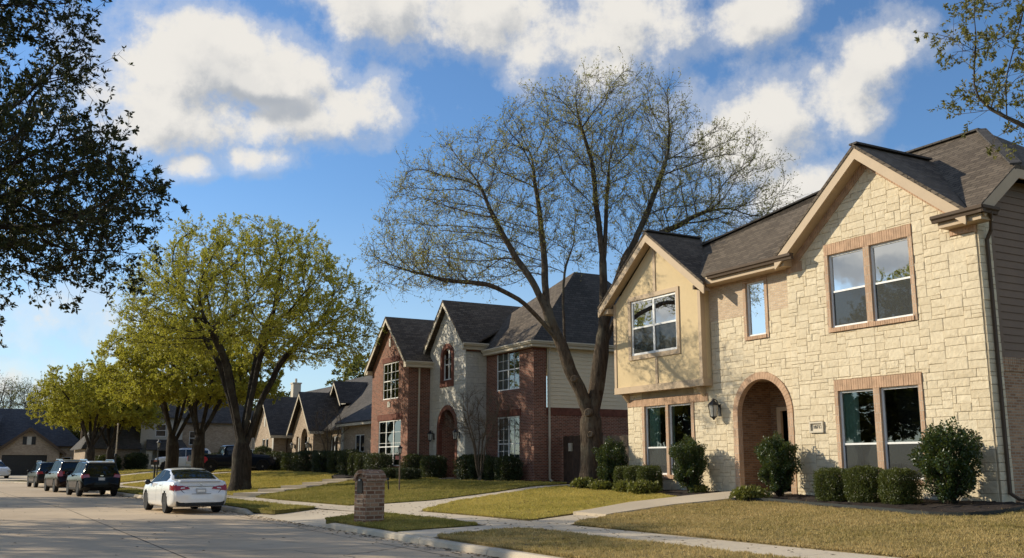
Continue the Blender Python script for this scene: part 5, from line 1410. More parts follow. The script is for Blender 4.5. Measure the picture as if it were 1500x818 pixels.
def crown(n, c, r, **k): att.extend([loc(*p) for p in ell_pts(rs0, n, c, r, **k)])
crown(1250, (-4.3, .9, 10.6), (3.9, 3.1, 3.4), shell=.25); crown(1400, (1.2, 1.0, 12.9), (3.7, 3.2, 3.7), shell=.25); crown(1200, (4.6, 1.8, 11.3), (3.3, 2.9, 3.2), shell=.2)
crown(330, (-6.0, -2.6, 7.9), (2.2, 2.2, 1.2)); crown(400, (-1.4, .2, 13.2), (2.3, 3.2, 2.3)); crown(250, (6.8, 1.6, 9.6), (1.9, 2.4, 1.9)); crown(160, (-.4, 1.6, 9.8), (1.8, 1.6, 1.4)); crown(160, (3.6, 3.0, 8.6), (2.4, 1.6, 1.0))
T1 = make_tree('budding_tree', 'tall forked bare tree with sparse yellow buds between the red and cream houses', 'tree', (20.45, 30.9, .72), limbs, att, 5, .41, .0072, 'bark', 'leaf_bud', twig_n=3, twig_len=(.35, .9), twig_r=.0075,
               leaves=68000, leaf_len=(.045, .09), leaf_w=.55, spread=.75, upb=.35, grow_kw=dict(D=.32, infl=4.5, kill=.44, iters=150, up=.12, jit=.13, radial=(0, 0, 2.5, .45)), flare=1.55, sub=2)
mb = MB()
for s_, q_, z, r in ((-.08, -.42, 2.75, .15), (.0, -.43, 1.95, .12), (-.58, -.46, 4.0, .13)):
    c = V(loc(s_, q_, z)); n = V(loc(-.25, -1, .0)).normalized(); a = n.orthogonal().normalized(); b = n.cross(a); pts = []
    prof = [(r * 1.1, -.2), (r * 1.12, .0), (r * .95, .05), (r * .6, .03), (.01, .02)]
    mb = MB(); o = len(mb.v)
    for rr, h in prof:
        for k in range(10): an = .628 * k; mb.v.append(c + n * h + (a * math.cos(an) * .8 + b * math.sin(an)) * rr)
    for i in range(4):
        for k in range(10): mb.f.append((o + i * 10 + k, o + i * 10 + (k + 1) % 10, o + i * 10 + 10 + (k + 1) % 10, o + i * 10 + 10 + k)); mb.t.append(.5)
    mb.build('pruning_scar', M['bark_pale'], T1, world=False, smooth=True)


# ---- spring street trees (vase shaped)
def vase(seed, H=12.6, Rr=6.6, fork=2.0, n=2600, skew=(0, 0), low=.30):
    rs = np.random.default_rng(seed); rnd = random.Random(seed)
    limbs = [(None, 0, [(0, 0, -.15), (.03, 0, fork * .6), (0, .03, fork)])]; k = 6
    for i in range(k):
        a = 6.283 * i / k + rnd.uniform(-.3, .3); o = rnd.uniform(.30, .62) if i % 2 else rnd.uniform(.65, .95)
        x, y = math.cos(a), math.sin(a); h = (H - fork)
        limbs.append((0, -1 if i % 3 else -2, [(x * o * 1.0, y * o * 1.0, fork + h * .16), (x * o * Rr * .36, y * o * Rr * .36, fork + h * .36), (x * o * Rr * .72, y * o * Rr * .72, fork + h * (.62 - .12 * o))]))
    att = [p for p in ell_pts(rs, n, (skew[0], skew[1], fork + (H - fork) * .52), (Rr, Rr, (H - fork) * .5), shell=.35, zmin=fork + (H - fork) * low * .6)]
    # break the dome into lobes
    lob = [(unit(rs, 1)[0] * np.array([Rr, Rr, (H - fork) * .5]) + np.array([0, 0, fork + (H - fork) * .52])) for _ in range(9)]
    att = [p for p in att if not any(np.linalg.norm(np.array(p) - l) < Rr * .2 for l in lob)]
    return limbs, att
li, at = vase(31, 12.9, 6.4, 2.1, 3000, low=.62)
T2 = make_tree('street_tree', 'largest leafy street tree with yellow green spring leaves and forked dark trunk', 'tree', (11.9, 48.3, .42), li, at, 31, .46, .011, 'bark_dark', 'leaf_spring', twig_n=3, twig_len=(.35, .8), twig_r=.008,
               leaves=185000, leaf_len=(.055, .105), leaf_w=.55, spread=.9, upb=.25, grow_kw=dict(D=.42, infl=5, kill=.66, iters=110, up=.06, jit=.13, radial=(0, 0, 1.5, .15)), group='spring leafed street trees', flare=1.35, sub=3, cluster=2)
li, at = vase(47, 10.5, 5.6, 2.6, 2000, low=.5)
T3 = make_tree('street_tree', 'leafy street tree behind the white sedan, left of the two middle trunks', 'tree', (12.5, 69.5, .62), li, at, 47, .42, .013, 'bark_dark', 'leaf_spring', twig_n=3, twig_len=(.4, .9), twig_r=.009,
               leaves=120000, leaf_len=(.075, .14), leaf_w=.55, spread=.9, upb=.15, grow_kw=dict(D=.5, infl=6, kill=.9, iters=90, up=.03, jit=.14), group='spring leafed street trees', flare=1.3, sub=2, cluster=2)
GRP = 'spring leafed street trees'
dup(T3, (13.4, 65.5, .65), 2.1, 'leafy street tree behind the white sedan, its trunk in front of the pickup bed', (.95, .95, .98))
dup(T3, (10.4, 97.5, .55), 4.0, 'smaller spreading leafy tree farthest down the street, beside the pale lamp post', (1.0, 1.0, .98))
dup(T3, (12.3, 99.0, .6), 1.0, 'leafy tree with leaning trunk standing left of the porch house', (.9, .9, .9))
dup(T3, (12.4, 107, .5), 5.2, 'leafy tree right of the garage house, darkest of the far group', (.95, .95, .9))
# trees of the other pavement: outside the left edge of the picture, they shade the road and show in the windows
dup(T2, (-8.6, 38.0, .1), 1.3, 'leafy street tree on the opposite pavement across from the white sedan', (.95, .95, 1.0), 'street trees on the opposite pavement')
dup(T3, (-9.0, 61.0, .1), .4, 'leafy street tree on the opposite pavement across from the parked cars', (1.05, 1.05, 1.1), 'street trees on the opposite pavement')

# belt of unseen trees, added to block horizon glow in window reflections
for x, y, r_, lb in ((-24, 34, .4, 'unseen leafy tree added across the street, nearest'), (-25, 46, 2.0, 'unseen leafy tree added across the street, second along'), (-24, 58, 3.1, 'unseen leafy tree added across the street, third along'), (-25, 71, 4.4, 'unseen leafy tree added across the street, fourth along'), (-26, 86, 5.3, 'unseen leafy tree added across the street, farthest')): LATE.append((x, y, r_, lb))
# ---- evergreen oak at the left edge
lm = [(None, 0, [(0, 0, -.1), (.05, 0, 1.3), (.1, .05, 2.3)]), (0, -1, [(1.2, .3, 3.1), (2.6, .6, 4.0), (3.8, .8, 4.6)]), (0, -1, [(.5, -.2, 3.8), (1.2, -.3, 5.6), (1.9, -.3, 7.2)]), (0, -1, [(-.8, .5, 3.6), (-2, 1, 5.5)]), (0, -1, [(.2, 1.2, 3.6), (1.0, 2.6, 4.8), (2.2, 3.4, 5.6)]), (0, -2, [(.6, -1.2, 3.0), (1.4, -2.8, 4.0)])]
rs1 = np.random.default_rng(8)
at = ell_pts(rs1, 500, (-.6, 0, 5.9), (4.0, 4.0, 4.2), shell=.2, zmin=3.0)
for n_, c_, r_ in ((900, (3.9, .2, 4.75), (1.75, 2.6, .95)), (620, (3.1, .2, 6.6), (1.75, 2.6, 1.15)), (480, (3.0, .2, 8.3), (1.35, 2.6, 1.2)), (260, (2.9, .3, 9.9), (1.1, 2.4, .8)), (300, (3.0, .2, 3.45), (1.35, 2.2, .55))): at += ell_pts(rs1, n_, c_, r_)
holes_ = [np.array([rs1.uniform(1.8, 5.4), rs1.uniform(-2, 2.4), rs1.uniform(3.2, 10)]) for _ in range(34)]
at = [p for p in at if not any(((np.array(p) - h) ** 2 * np.array([1, 1, 2.6])).sum() < .55 for h in holes_)]
at += ell_pts(rs1, 160, (5.0, .4, 4.75), (.75, 2.2, .35)) + ell_pts(rs1, 90, (4.35, .4, 6.55), (.6, 2, .3)) + ell_pts(rs1, 90, (4.9, .3, 4.0), (.8, 1.8, .22)) + ell_pts(rs1, 60, (3.9, .2, 8.4), (.7, 2, .3))
vis = lambda C: (C[:, 0] > 1.6) | (rs1.uniform(0, 1, len(C)) < .4)
T4 = make_tree('evergreen_oak', 'dark evergreen oak branches hanging in at the upper left corner', 'tree', (-3.75, 12.6, .1), lm, at, 8, .36, .008, 'bark_dark', 'leaf_oak', twig_n=4, twig_len=(.2, .55), twig_r=.005,
               leaves=215000, leaf_len=(.04, .075), leaf_w=.46, spread=.95, upb=.0, grow_kw=dict(D=.26, infl=4, kill=.36, iters=110, up=.0, jit=.18), flare=1.4, sub=3, cluster=5, leaf_at=(.5, 1.0), leaf_keep=vis)
# ---- oak whose lit branches reach in at the upper right
lm = [(None, 0, [(0, 0, -.1), (0, 0, 2.4)]), (0, -1, [(-.7, 1.0, 4.4), (-1.6, 2.1, 5.9), (-2.4, 2.9, 6.7)]), (0, -1, [(.3, .8, 4.8), (0, 2.0, 7.0), (-.8, 2.9, 8.8)]), (0, -1, [(1.2, .2, 4.5), (2.2, .6, 6.5)])]
at = ell_pts(rs1, 520, (-1.1, 2.1, 7.55), (2.2, 2.0, 2.0)) + ell_pts(rs1, 120, (1.4, .6, 7.2), (2, 2, 2))
T5 = make_tree('young_oak', 'sunlit oak branches with small olive leaves reaching in at the upper right corner', 'tree', (15.7, 6.3, .45), lm, at, 15, .17, .006, 'bark', 'leaf_oak_lit', twig_n=2, twig_len=(.22, .6), twig_r=.005,
               leaves=26000, leaf_len=(.045, .08), leaf_w=.42, spread=.9, upb=.05, grow_kw=dict(D=.26, infl=4, kill=.5, iters=90, up=.02, jit=.2), sub=2, cluster=5, leaf_at=(.45, 1.0))

# ---- crape myrtle by the red brick house, and a leafless one by the tan house
def stems(seed, n, H, lean, rn=420):
    rnd = random.Random(seed); rs = np.random.default_rng(seed); limbs = [(None, 0, [(0, 0, -.1), (0, 0, .18)])]
    for i in range(n):
        a = 6.283 * i / n + rnd.uniform(-.4, .4); x, y = math.cos(a), math.sin(a); l = lean * rnd.uniform(.6, 1.2)
        limbs.append((0, -1, [(x * .12, y * .12, .5), (x * l * .35, y * l * .35, H * .42), (x * l * .8, y * l * .8, H * .66)]))
    return limbs, ell_pts(rs, rn, (0, 0, H * .68), (lean * 1.75, lean * 1.75, H * .34), shell=.1)
li, at = stems(3, 5, 4.1, .95, 520)
make_tree('crape_myrtle', 'leafless multi stem small tree before the pale stone entry', 'tree', (20.5, 40.0, .82), li, at, 3, .09, .006, 'bark_pale', 'leaf_bud', twig_n=3, twig_len=(.2, .5), twig_r=.006, spread=.5, upb=.7, grow_kw=dict(D=.2, infl=3, kill=.26, iters=70, up=.25, jit=.1), flare=1.1, thin=.05, sub=2)
li, at = stems(6, 4, 4.0, .85, 300)
make_tree('crape_myrtle', 'leafless small tree with whitish stems in front of the tan brick house', 'tree', (20.7, 61.5, 1.0), li, at, 6, .11, .008, 'bark_pale', 'leaf_bud', twig_n=3, twig_len=(.25, .55), twig_r=.007, spread=.6, upb=.6, grow_kw=dict(D=.22, infl=3, kill=.3, iters=60, up=.2, jit=.12), flare=1.1)

# ---- distant trees behind the houses
li, at = vase(71, 13, 6.2, 3.5, 900, low=.3)
D1 = make_tree('distant_bare_tree', 'bare tree above the roof of the garage house, nearest to its ridge', 'tree', (3.5, 150, .3), li, at, 71, .36, .02, 'twig', 'leaf_far', twig_n=3, twig_len=(.7, 1.6), twig_r=.016, spread=.8, upb=.4, leaves=2500, leaf_len=(.15, .3), grow_kw=dict(D=.6, infl=7, kill=1.0, iters=70, up=.1), group='bare trees behind the garage house', sub=2)
dup(D1, (10.5, 152, .3), 2.2, 'bare tree right of the garage house roof, half hidden by leafy crowns', (.95, .95, 1.0)); dup(D1, (-3.5, 158, .3), 4.1, 'bare tree at the left edge of the picture behind the garage house', (1.05, 1.05, 1.0)); dup(D1, (7.0, 166, .3), 5.3, 'farthest bare tree behind the garage house ridge', (1.1, 1.1, 1.02))
dup(D1, (14.5, 160, .3), 1.0, 'bare tree behind the far leafy street trees', (1.1, 1.1, 1.05))
li, at = vase(83, 11.5, 6.5, 2.2, 900, low=.25)
D2 = make_tree('distant_leafy_tree', 'yellow green tree behind the pale chimney of the tan brick house', 'tree', (37, 92, 1.0), li, at, 83, .4, .03, 'bark_dark', 'leaf_far', twig_n=3, twig_len=(.6, 1.2), twig_r=.012, leaves=26000, leaf_len=(.22, .38), leaf_w=.6, grow_kw=dict(D=.6, infl=7, kill=1.1, iters=60), group='leafy trees behind the houses', cluster=3)
dup(D2, (46, 98, 1.0), 2.0, 'yellow green tree just right of the pale chimney, behind the charcoal roofs', (1.0, 1.0, .98)); dup(D2, (14, 138, .5), .7, 'leafy tree behind the far end of the street, right of the garage house', (1.2, 1.2, .8)); dup(D2, (0, 149, .3), 2.7, 'low leafy tree behind the left roof slope of the garage house', (1.1, 1.1, .72))
dup(D2, (20, 128, .5), 3.9, 'leafy tree behind the porch house', (1.2, 1.2, 1.0)); dup(D2, (31, 122, .8), 5.0, 'leafy tree behind the porch house, right of its roof', (1.1, 1.1, .95))

for x, y, r_, lb in LATE: dup(D2, (x, y, 0), r_, lb, (1.15, 1.15, 1.0), 'unseen trees added across the street')
# ------------------------------------------------------------------ shrubs
def shrub_mesh(seed, n, shape, r, leaf=(.04, .07), fluff=.12, w=.55, stem=0.):
    rs = np.random.default_rng(seed); rx, ry, rz = r
    u = unit(rs, n)
    if shape == 'box':
        k = 1 / (np.abs(u) ** 5).sum(1) ** (1 / 5); u = u * k[:, None]
    dep = 1 - np.abs(rs.normal(0, .16, n)); lump = 1 + fluff * np.sin(u[:, 0] * 7 + seed) * np.sin(u[:, 1] * 6 + 1.3 * seed) + fluff * .8 * np.sin(u[:, 2] * 8 + u[:, 0] * 5)
    C = u * np.array(r) * (dep * lump)[:, None]; C[:, 2] += rz + stem
    if stem:
        k_ = .62 + .48 * np.clip(C[:, 2] / (2 * rz + stem), 0, 1); C[:, 0] *= k_; C[:, 1] *= k_
        C += .05 * np.stack([np.sin(C[:, 2] * 9 + seed), np.cos(C[:, 2] * 7), np.sin(C[:, 0] * 11)], 1)
    ok = C[:, 2] > .03; C = C[ok]; u = u[ok]; m = len(C)
    Dv = u * .5 + unit(rs, m) * .9 + np.array([0, 0, .25]); Dv /= np.linalg.norm(Dv, axis=1, keepdims=True); L = rs.uniform(*leaf, m)
    return leaf_quads(C, Dv, L, L * w, rs)
def shrub_proto(name, label, seed, n, shape, r, mat, leaf, group, fluff=.12, stem=0., sprigs=0):
    t = thing(name, label, 'shrub', (0, 0, 0), group=group)
    v, f = shrub_mesh(seed, n, shape, r, leaf, fluff, stem=stem)
    rs = np.random.default_rng(seed + 1)
    if sprigs:
        a = rs.uniform(0, 6.283, sprigs); rr = np.sqrt(rs.uniform(0, 1, sprigs)) * .85
        S = np.stack([np.cos(a) * r[0] * rr, np.sin(a) * r[1] * rr, stem + r[2] * (1 + np.sqrt(1 - rr ** 2) * .85)], 1)
        D_ = unit(rs, sprigs) * .5 + np.array([0, 0, 1.]); D_ /= np.linalg.norm(D_, axis=1, keepdims=True); L = rs.uniform(.08, .26, sprigs)
        k = 9; SS = np.repeat(S, k, 0) + np.repeat(D_ * L[:, None], k, 0) * rs.uniform(.1, 1, (sprigs * k, 1)); DD = np.repeat(D_, k, 0) + unit(rs, sprigs * k) * .9; DD /= np.linalg.norm(DD, axis=1, keepdims=True)
        ll = rs.uniform(*leaf, sprigs * k); v2, f2 = leaf_quads(SS, DD, ll, ll * .55, rs); f = np.concatenate([f, f2 + len(v)]); v = np.concatenate([v, v2])
    link('foliage', mesh_np('foliage', v, f, M[mat]), t)
    # inner twigs, dark, seen through the gaps
    q = 240; S = np.tile([0, 0, .02], (q, 1)) + np.stack([rs.normal(0, .05, q), rs.normal(0, .05, q), rs.uniform(0, stem + .1, q)], 1); Dd = unit(rs, q); Dd[:, 2] = np.abs(Dd[:, 2]) + .35; Dd *= np.array(r) * np.array([1, 1, 1.8]); Ln = np.linalg.norm(Dd, axis=1); Dd /= Ln[:, None]
    v3, f3 = spikes(S, Dd, Ln * .95, np.full(q, .012)); link('stems', mesh_np('stems', v3, f3, M['bark_dark']), t)
    return t
def place(proto, x, y, label, rz=0., sc=(1, 1, 1), first=False, dz=.04):
    z = zg(x, y) + dz
    if first: proto.location = (x, y, z); proto.rotation_euler.z = rz; proto.scale = sc; proto['label'] = label; return proto
    return dup(proto, (x, y, z), rz, label, sc)
BIG = shrub_proto('holly_shrub', '', 2, 14000, 'ball', (.62, .62, .78), 'leaf_shrub', (.045, .085), 'tall loose shrubs against the cream house', fluff=.24, stem=.12, sprigs=130)
place(BIG, 19.55, 14.95, 'biggest dark glossy shrub at the right corner of the cream stone house', .4, (1.10, 1.06, .98), True)
place(BIG, 19.7, 20.5, 'upright leafy shrub just right of the arched entry', 2.0, (.86, .86, .90))
place(BIG, 19.85, 24.45, 'leafy shrub left of the arched entry, under the wall lantern', 3.3, (.86, .86, .90))
place(BIG, 20.2, 29.15, 'dense dark shrub between the bare tree trunk and the lower windows', 4.6, (.86, .86, .90))
BOX = shrub_proto('boxwood', '', 5, 13000, 'box', (.40, .40, .40), 'leaf_box', (.028, .05), 'clipped round boxwoods under the windows', fluff=.05)
place(BOX, 19.3, 18.15, 'clipped boxwood, left one of the three right of the entry', .3, (1, 1, 1), True); place(BOX, 19.25, 17.1, 'clipped boxwood, middle one of the three right of the entry', 1.7, (1, 1, 1.06)); place(BOX, 19.25, 16.1, 'clipped boxwood beside the biggest corner shrub', 2.9, (1, 1, 1.0))
place(BOX, 19.95, 28.05, 'small clipped boxwood next to the dense dark shrub, left of the lower windows', .9, (.9, .9, .95)); place(BOX, 19.85, 27.25, 'small clipped boxwood, middle one of the row under the stucco bay', 2.2, (.92, .92, .98)); place(BOX, 19.75, 26.4, 'small clipped boxwood under the stucco bay, nearest the arched entry', 4.0, (.98, .98, 1.0))
COV = shrub_proto('ground_cover', '', 9, 1500, 'ball', (.5, .36, .15), 'leaf_cover', (.05, .11), 'low yellow green tufts edging the beds', fluff=.2)
place(COV, 19.6, 30.05, 'low yellow green tuft at the foot of the bare tree', .3, (1, 1, 1.1), True); place(COV, 19.45, 28.75, 'low yellow green tuft in front of the dense dark shrub', 1.5, (.9, 1, .9)); place(COV, 19.15, 26.9, 'low yellow green tuft before the small boxwoods under the bay', .8, (.8, 1, 1.1)); place(COV, 18.95, 25.6, 'low yellow green tuft near the front walk, left of the entry', 2.2, (1, 1.1, 1.2)); place(COV, 18.6, 20.45, 'low yellow green tuft right of the front walk', .2, (1, 1.1, 1.1)); place(COV, 20.0, 22.6 + 1.6, 'low yellow green tuft below the wall lantern', .2, (.6, .6, .7))
HED = shrub_proto('clipped_hedge', '', 12, 9000, 'box', (.55, .55, .52), 'leaf_dark', (.04, .07), 'dark clipped hedges by the red brick house', fluff=.07)
for i, (x, y, lb, sc) in enumerate([(21.2, 38.6, 'dark clipped hedge at the corner of the red brick house, below its lower window', (.95, .95, 1.0)), (21.2, 39.75, 'dark clipped hedge under the lower window, beside the corner one', (.95, .95, .95)), (21.1, 40.95, 'dark clipped hedge right behind the leafless multi stem tree', (1, 1, 1.05)), (20.9, 41.9, 'dark clipped hedge at the right foot of the pale stone gable', (1, 1, 1.05)),
      (20.2, 44.3, 'dark clipped hedge standing before the arched brick porch', (1.05, 1.1, 1.0)), (19.9, 46.0, 'rounded dark hedge beside the cream downspout', (.95, 1.05, 1.05)), (18.9, 48.3, 'large clipped hedge below the tall three part window', (1.0, 1.3, 1.1)), (18.9, 50.3, 'clipped hedge second from the tall window, left of it', (.8, .9, 1.1)), (18.9, 51.6, 'narrow clipped hedge left of the red brick wing', (.7, .8, 1.12)), (19.2, 53.2, 'tall shaggy hedge at the far corner of the red brick house', (1, 1.2, 1.3)), (19.2, 55.0, 'tall shaggy hedge before the tan house right wing', (1.1, 1.2, 1.25))]):
    place(HED, x, y, lb, i * 1.1, sc, i == 0)
place(HED, 18.6, 43.6, 'low flat hedge at the edge of the lawn, right one of two', .2, (.8, 1.1, .5)); place(HED, 18.4, 45.2, 'low flat hedge at the edge of the lawn, left one of two', 1.2, (.8, 1.0, .5))
for i, (x, y, lb, sc) in enumerate([(20.0, 60.0, 'big dark hedge in front of the tan brick house, right part', (1.3, 1.8, 1.25)), (20.2, 64.0, 'big dark hedge below the whitish leafless tree', (1.3, 1.9, 1.3)), (20.3, 67.5, 'dark shrub below the twin small gables', (1.2, 1.6, 1.2)), (20.4, 72.4, 'rounded shrub by the tan house side wall', (1.3, 1.5, 1.3)), (20.2, 75.6, 'shrub at the corner behind the pickup nose', (1.2, 1.2, 1.7)),
      (15.0, 101.5, 'dark hedge left of the porch of the pale house', (1.8, 1.5, 1.5)), (20.5, 102.2, 'dark hedge right of the porch of the pale house', (2.4, 1.5, 1.6)), (17.5, 80.5, 'round shrub between the two driveways', (1.3, 1.3, 1.2)), (23.0, 102.5, 'dark hedge below the lit window of the pale house', (2.2, 1.5, 1.5)), (12.5, 101.6, 'dark hedge at the left end of the pale house', (2.0, 1.5, 1.5))]):
    place(HED, x, y, lb, i * .7, sc)
RED = shrub_proto('young_shrub', 'small reddish brown shrub beside the short dark post', 33, 900, 'ball', (.6, .6, .5), 'leaf_rust', (.06, .11), '', fluff=.2) if 'leaf_rust' in M else None
# ------------------------------------------------------------------ brick mailbox
MX = thing('brick_mailbox', 'brick pillar mailbox with rounded top on the kerb strip', 'mailbox', (9.02, 23.6, .16), .26)
def brick_box(mb, x0, x1, y0, y1, z0, z1): mb.box((x0, y0, z0), (x1, y1, z1))
mb = MB(); hw = .235; lx0, lx1 = -.27, .30   # front faces the street (-X)
zt = 1.02
mb.box((lx0, -hw, -.1), (lx1, hw, zt))
N = 14; arc = [(hw * math.cos(math.pi * k / N), zt + .23 * math.sin(math.pi * k / N)) for k in range(N + 1)]
mb.prism([(lx0 + .06, y, z) for y, z in arc], (lx1 - lx0 - .07, 0, 0))
mb.build('pillar', M['brick_box'], MX, world=False)
mb = MB(); seg = 9
for row, (xa, xb) in enumerate(((lx0 - .02, lx0 + .05), (lx0 + .055, lx0 + .245), (lx0 + .25, lx0 + .47), (lx0 + .475, lx1 + .015))):
    for k in range(seg):
        a0, a1 = math.pi * (k + .05) / seg, math.pi * (k + .95) / seg; j = random.uniform(0, .008)
        pts = [(math.cos(a) * (hw + .02 + d + j), zt + math.sin(a) * (.25 + d + j)) for d, a in ((-.06, a0), (.03, a0), (.03, a1), (-.06, a1))]
        mb.prism([(xa, y, z) for y, z in pts], (xb - xa, 0, 0))
mb.build('arched_cap', M['brick_box'], MX, world=False)
# shallow arched niche with dark door
Fm = Fr((lx0, 0, 0), (0, 1, 0), (-1, 0, 0)); mb = MB()
pts = [(-.105, .74), (.105, .74), (.105, .98)] + [(.105 * math.cos(math.pi * k / 8), .98 + .105 * math.sin(math.pi * k / 8)) for k in range(1, 8)] + [(-.105, .98)]
mb.prism([Fm.P(u, v, .006) for u, v in pts], Fm.n * .02); dd = mb.build('mail_door', M['black'], MX, world=False)
mb = MB(); mb.box((lx0 - .05, -.012, 1.03), (lx0 - .025, .012, 1.07)); mb.build('handle', M['white'], dd, world=False)
mb = MB(); mb.prism([Fm.P(u, v, .002) for u, v in ((-.13, .46), (.13, .46), (.13, .60), (-.13, .60))], Fm.n * .012); pl_ = mb.build('number_plate', M['brick_trim'], MX, world=False)
text_mesh('house_number', '10717', .10, .003, M['black'], pl_, V(MX.location) + Fm.P(0, .53, .017), (0, -1, 0), (0, 0, 1), (-1, 0, 0))
for y in (-.22,): pass

# ------------------------------------------------------------------ posts
t = thing('lamp_post', 'thin lawn lamp post with small pink hanging sign before the red brick house', 'lamp post', (15.4, 37.0, zg(15.4, 37) + .03))
mb = MB(); mb.tube([(0, 0, -.1), (0, 0, 1.42)], .032, 8); mb.build('post', M['wood'], t, world=False)
mb = MB(); mb.lathe([(.03, 1.42), (.06, 1.45), (.05, 1.47)], n=8); mb.lathe([(.09, 1.66), (.11, 1.68), (.03, 1.76), (.01, 1.8)], n=8)
for k in range(4): a = R(45 + 90 * k); mb.bar((.05 * math.cos(a), .05 * math.sin(a), 1.46), (.08 * math.cos(a), .08 * math.sin(a), 1.67), .012, .012, up=(math.cos(a), math.sin(a), .1))
mb.build('lantern', M['black'], t, world=False)
mb = MB(); mb.lathe([(.045, 1.47), (.072, 1.66)], n=8); mb.build('glass_shade', M['lamp_glass'], t, world=False)
mb = MB(); mb.bar((0, 0, 1.40), (-.16, .06, 1.40), .015, .015); mb.build('arm', M['black'], t, world=False)
M['pinkish'] = plain('faded_red_sign', (.50, .20, .16), .6, .25, 9)
mb = MB(); mb.hexa([(-.17, .06, 1.22), (.06, -.03, 1.22), (.065, -.02, 1.22), (-.165, .07, 1.22), (-.17, .06, 1.37), (.06, -.03, 1.37), (.065, -.02, 1.37), (-.165, .07, 1.37)]); mb.build('sign_plate', M['pinkish'], t, world=False)
t = thing('garden_stake', 'short dark leaning garden stake behind the brick mailbox', 'stake', (15.3, 37.9, zg(15.3, 37.9) + .03))
mb = MB(); mb.tube([(.02, 0, -.05), (-.03, .0, .42)], .028, 6); mb.build('post', M['black'], t, world=False); mb = MB(); mb.lathe([(.02, .40), (.07, .42), (.07, .46), (.02, .5)], (-.03, 0, 0), 8); mb.build('cap', M['black'], t, world=False)

t = thing('street_light', 'tall thin post on the kerb strip beside the black cars, dark below and painted pale above for sunlight', 'street light', (8.35, 64.6, .2))
mb = MB(); mb.tube([(0, 0, -.1), (0, 0, .25), (0, 0, .3), (0, 0, 1.85)], [.09, .09, .06, .05], 10); mb.lathe([(.05, 1.8), (.085, 1.84), (.085, 1.98), (.05, 2.02)], n=10); mb.build('lower_post', M['black'], t, world=False)
mb = MB(); mb.tube([(0, 0, 2.0), (0, 0, 3.75)], [.042, .034], 8); mb.lathe([(.034, 3.7), (.06, 3.74), (.05, 3.82), (.01, 3.86)], n=8); mb.build('upper_post', M['curb'], t, world=False)  # pale upper part: sunlight on the pole put into its colour
t = thing('lamp_post', 'black garden lamp post with lantern on the lawn of the pale porch house', 'lamp post', (13.2, 79.0, zg(13.2, 79)))
mb = MB(); mb.tube([(0, 0, -.1), (0, 0, .3), (0, 0, 2.1)], [.08, .05, .045], 8); mb.build('post', M['black'], t, world=False)
mb = MB(); mb.lathe([(.045, 2.1), (.10, 2.15), (.09, 2.18)], n=6); mb.lathe([(.17, 2.5), (.18, 2.53), (.05, 2.68), (.015, 2.78)], n=6)
for k in range(6): a = R(60 * k); mb.bar((.09 * math.cos(a), .09 * math.sin(a), 2.17), (.14 * math.cos(a), .14 * math.sin(a), 2.52), .02, .02, up=(math.cos(a), math.sin(a), .1))
mb.build('lantern', M['black'], t, world=False); mb = MB(); mb.lathe([(.08, 2.18), (.13, 2.5)], n=6); mb.build('glass_shade', M['lamp_glass'], t, world=False)
t = thing('mailbox_post', 'dark mailbox on a post beyond the white sedan bonnet', 'mailbox', (11.2, 68.0, zg(11.2, 68)))
mb = MB(); mb.box((-.05, -.05, -.1), (.05, .05, 1.15)); mb.build('post', M['black'], t, world=False)
mb = MB(); N = 10; pr_ = [(-.14, 1.15), (.14, 1.15)] + [(.14 * math.cos(math.pi * k / N), 1.33 + .14 * math.sin(math.pi * k / N)) for k in range(N + 1)]; mb.prism([(-.3, y, z) for y, z in pr_], (.55, 0, 0)); bx_ = mb.build('letter_box', M['black'], t, world=False)
mb = MB(); mb.box((-.1, -.16, 1.35), (.1, -.145, 1.45)); mb.build('flag', M['pinkish'], bx_, world=False)
# bare timber utility pole by the garage house
t = thing('utility_pole', 'bare timber pole right of the garage house', 'pole', (11.6, 118, .3)); mb = MB(); mb.tube([(0, 0, -.2), (0, 0, 5.6)], [.14, .1], 8); mb.build('pole', M['wood'], t, world=False); mb = MB(); mb.bar((-.6, 0, 5.2), (.6, 0, 5.2), .1, .1); mb.build('crossarm', M['wood'], t, world=False)

# ------------------------------------------------------------------ vehicles
M['paint_white'] = plain('white_car_paint', (.80, .79, .76), .28, .02, 1, spec=.5, coat=.8)
M['paint_black'] = plain('black_car_paint', (.005, .005, .006), .14, .1, 1, spec=.18, coat=0.)
M['paint_maroon'] = plain('dark_maroon_paint', (.014, .006, .006), .14, .1, 1, spec=.18, coat=0.)
M['paint_grey'] = plain('dark_grey_paint', (.02, .02, .022), .14, .1, 1, spec=.18, coat=0.)
M['paint_blue'] = plain('blue_black_paint', (.012, .017, .028), .14, .1, 1, spec=.18, coat=0.)
M['paint_silver'] = plain('silver_white_paint', (.62, .62, .60), .3, .02, 1, spec=.5, coat=.8)
M['car_glass'] = glass_mat('tinted_car_glass', (.006, .009, .009), .04, .02, opaque=True, gcol=(.5, .52, .52))
M['car_glass_side'] = glass_mat('side_car_glass', (.012, .016, .018), .10, .02, opaque=True, gcol=(.22, .24, .26))
M['tail_red'] = plain('red_tail_lamp', (.30, .012, .014), .2, .1, 5, spec=.6, coat=.6)
M['tail_clear'] = plain('clear_lamp', (.62, .60, .57), .15, .1, 5, spec=.6, coat=.5)
M['tyre'] = plain('tyre_rubber', (.014, .014, .014), .85, .2, 6)
M['rim'] = plain('alloy_rim', (.52, .51, .49), .35, .1, 5, metal=.7)
M['plastic'] = plain('black_plastic', (.016, .016, .016), .6, .2, 6)
M['plate'] = plain('number_plate', (.42, .42, .42), .5, .15, 30)
M['chrome'] = plain('chrome', (.6, .6, .6), .15, .1, 5, metal=1.)
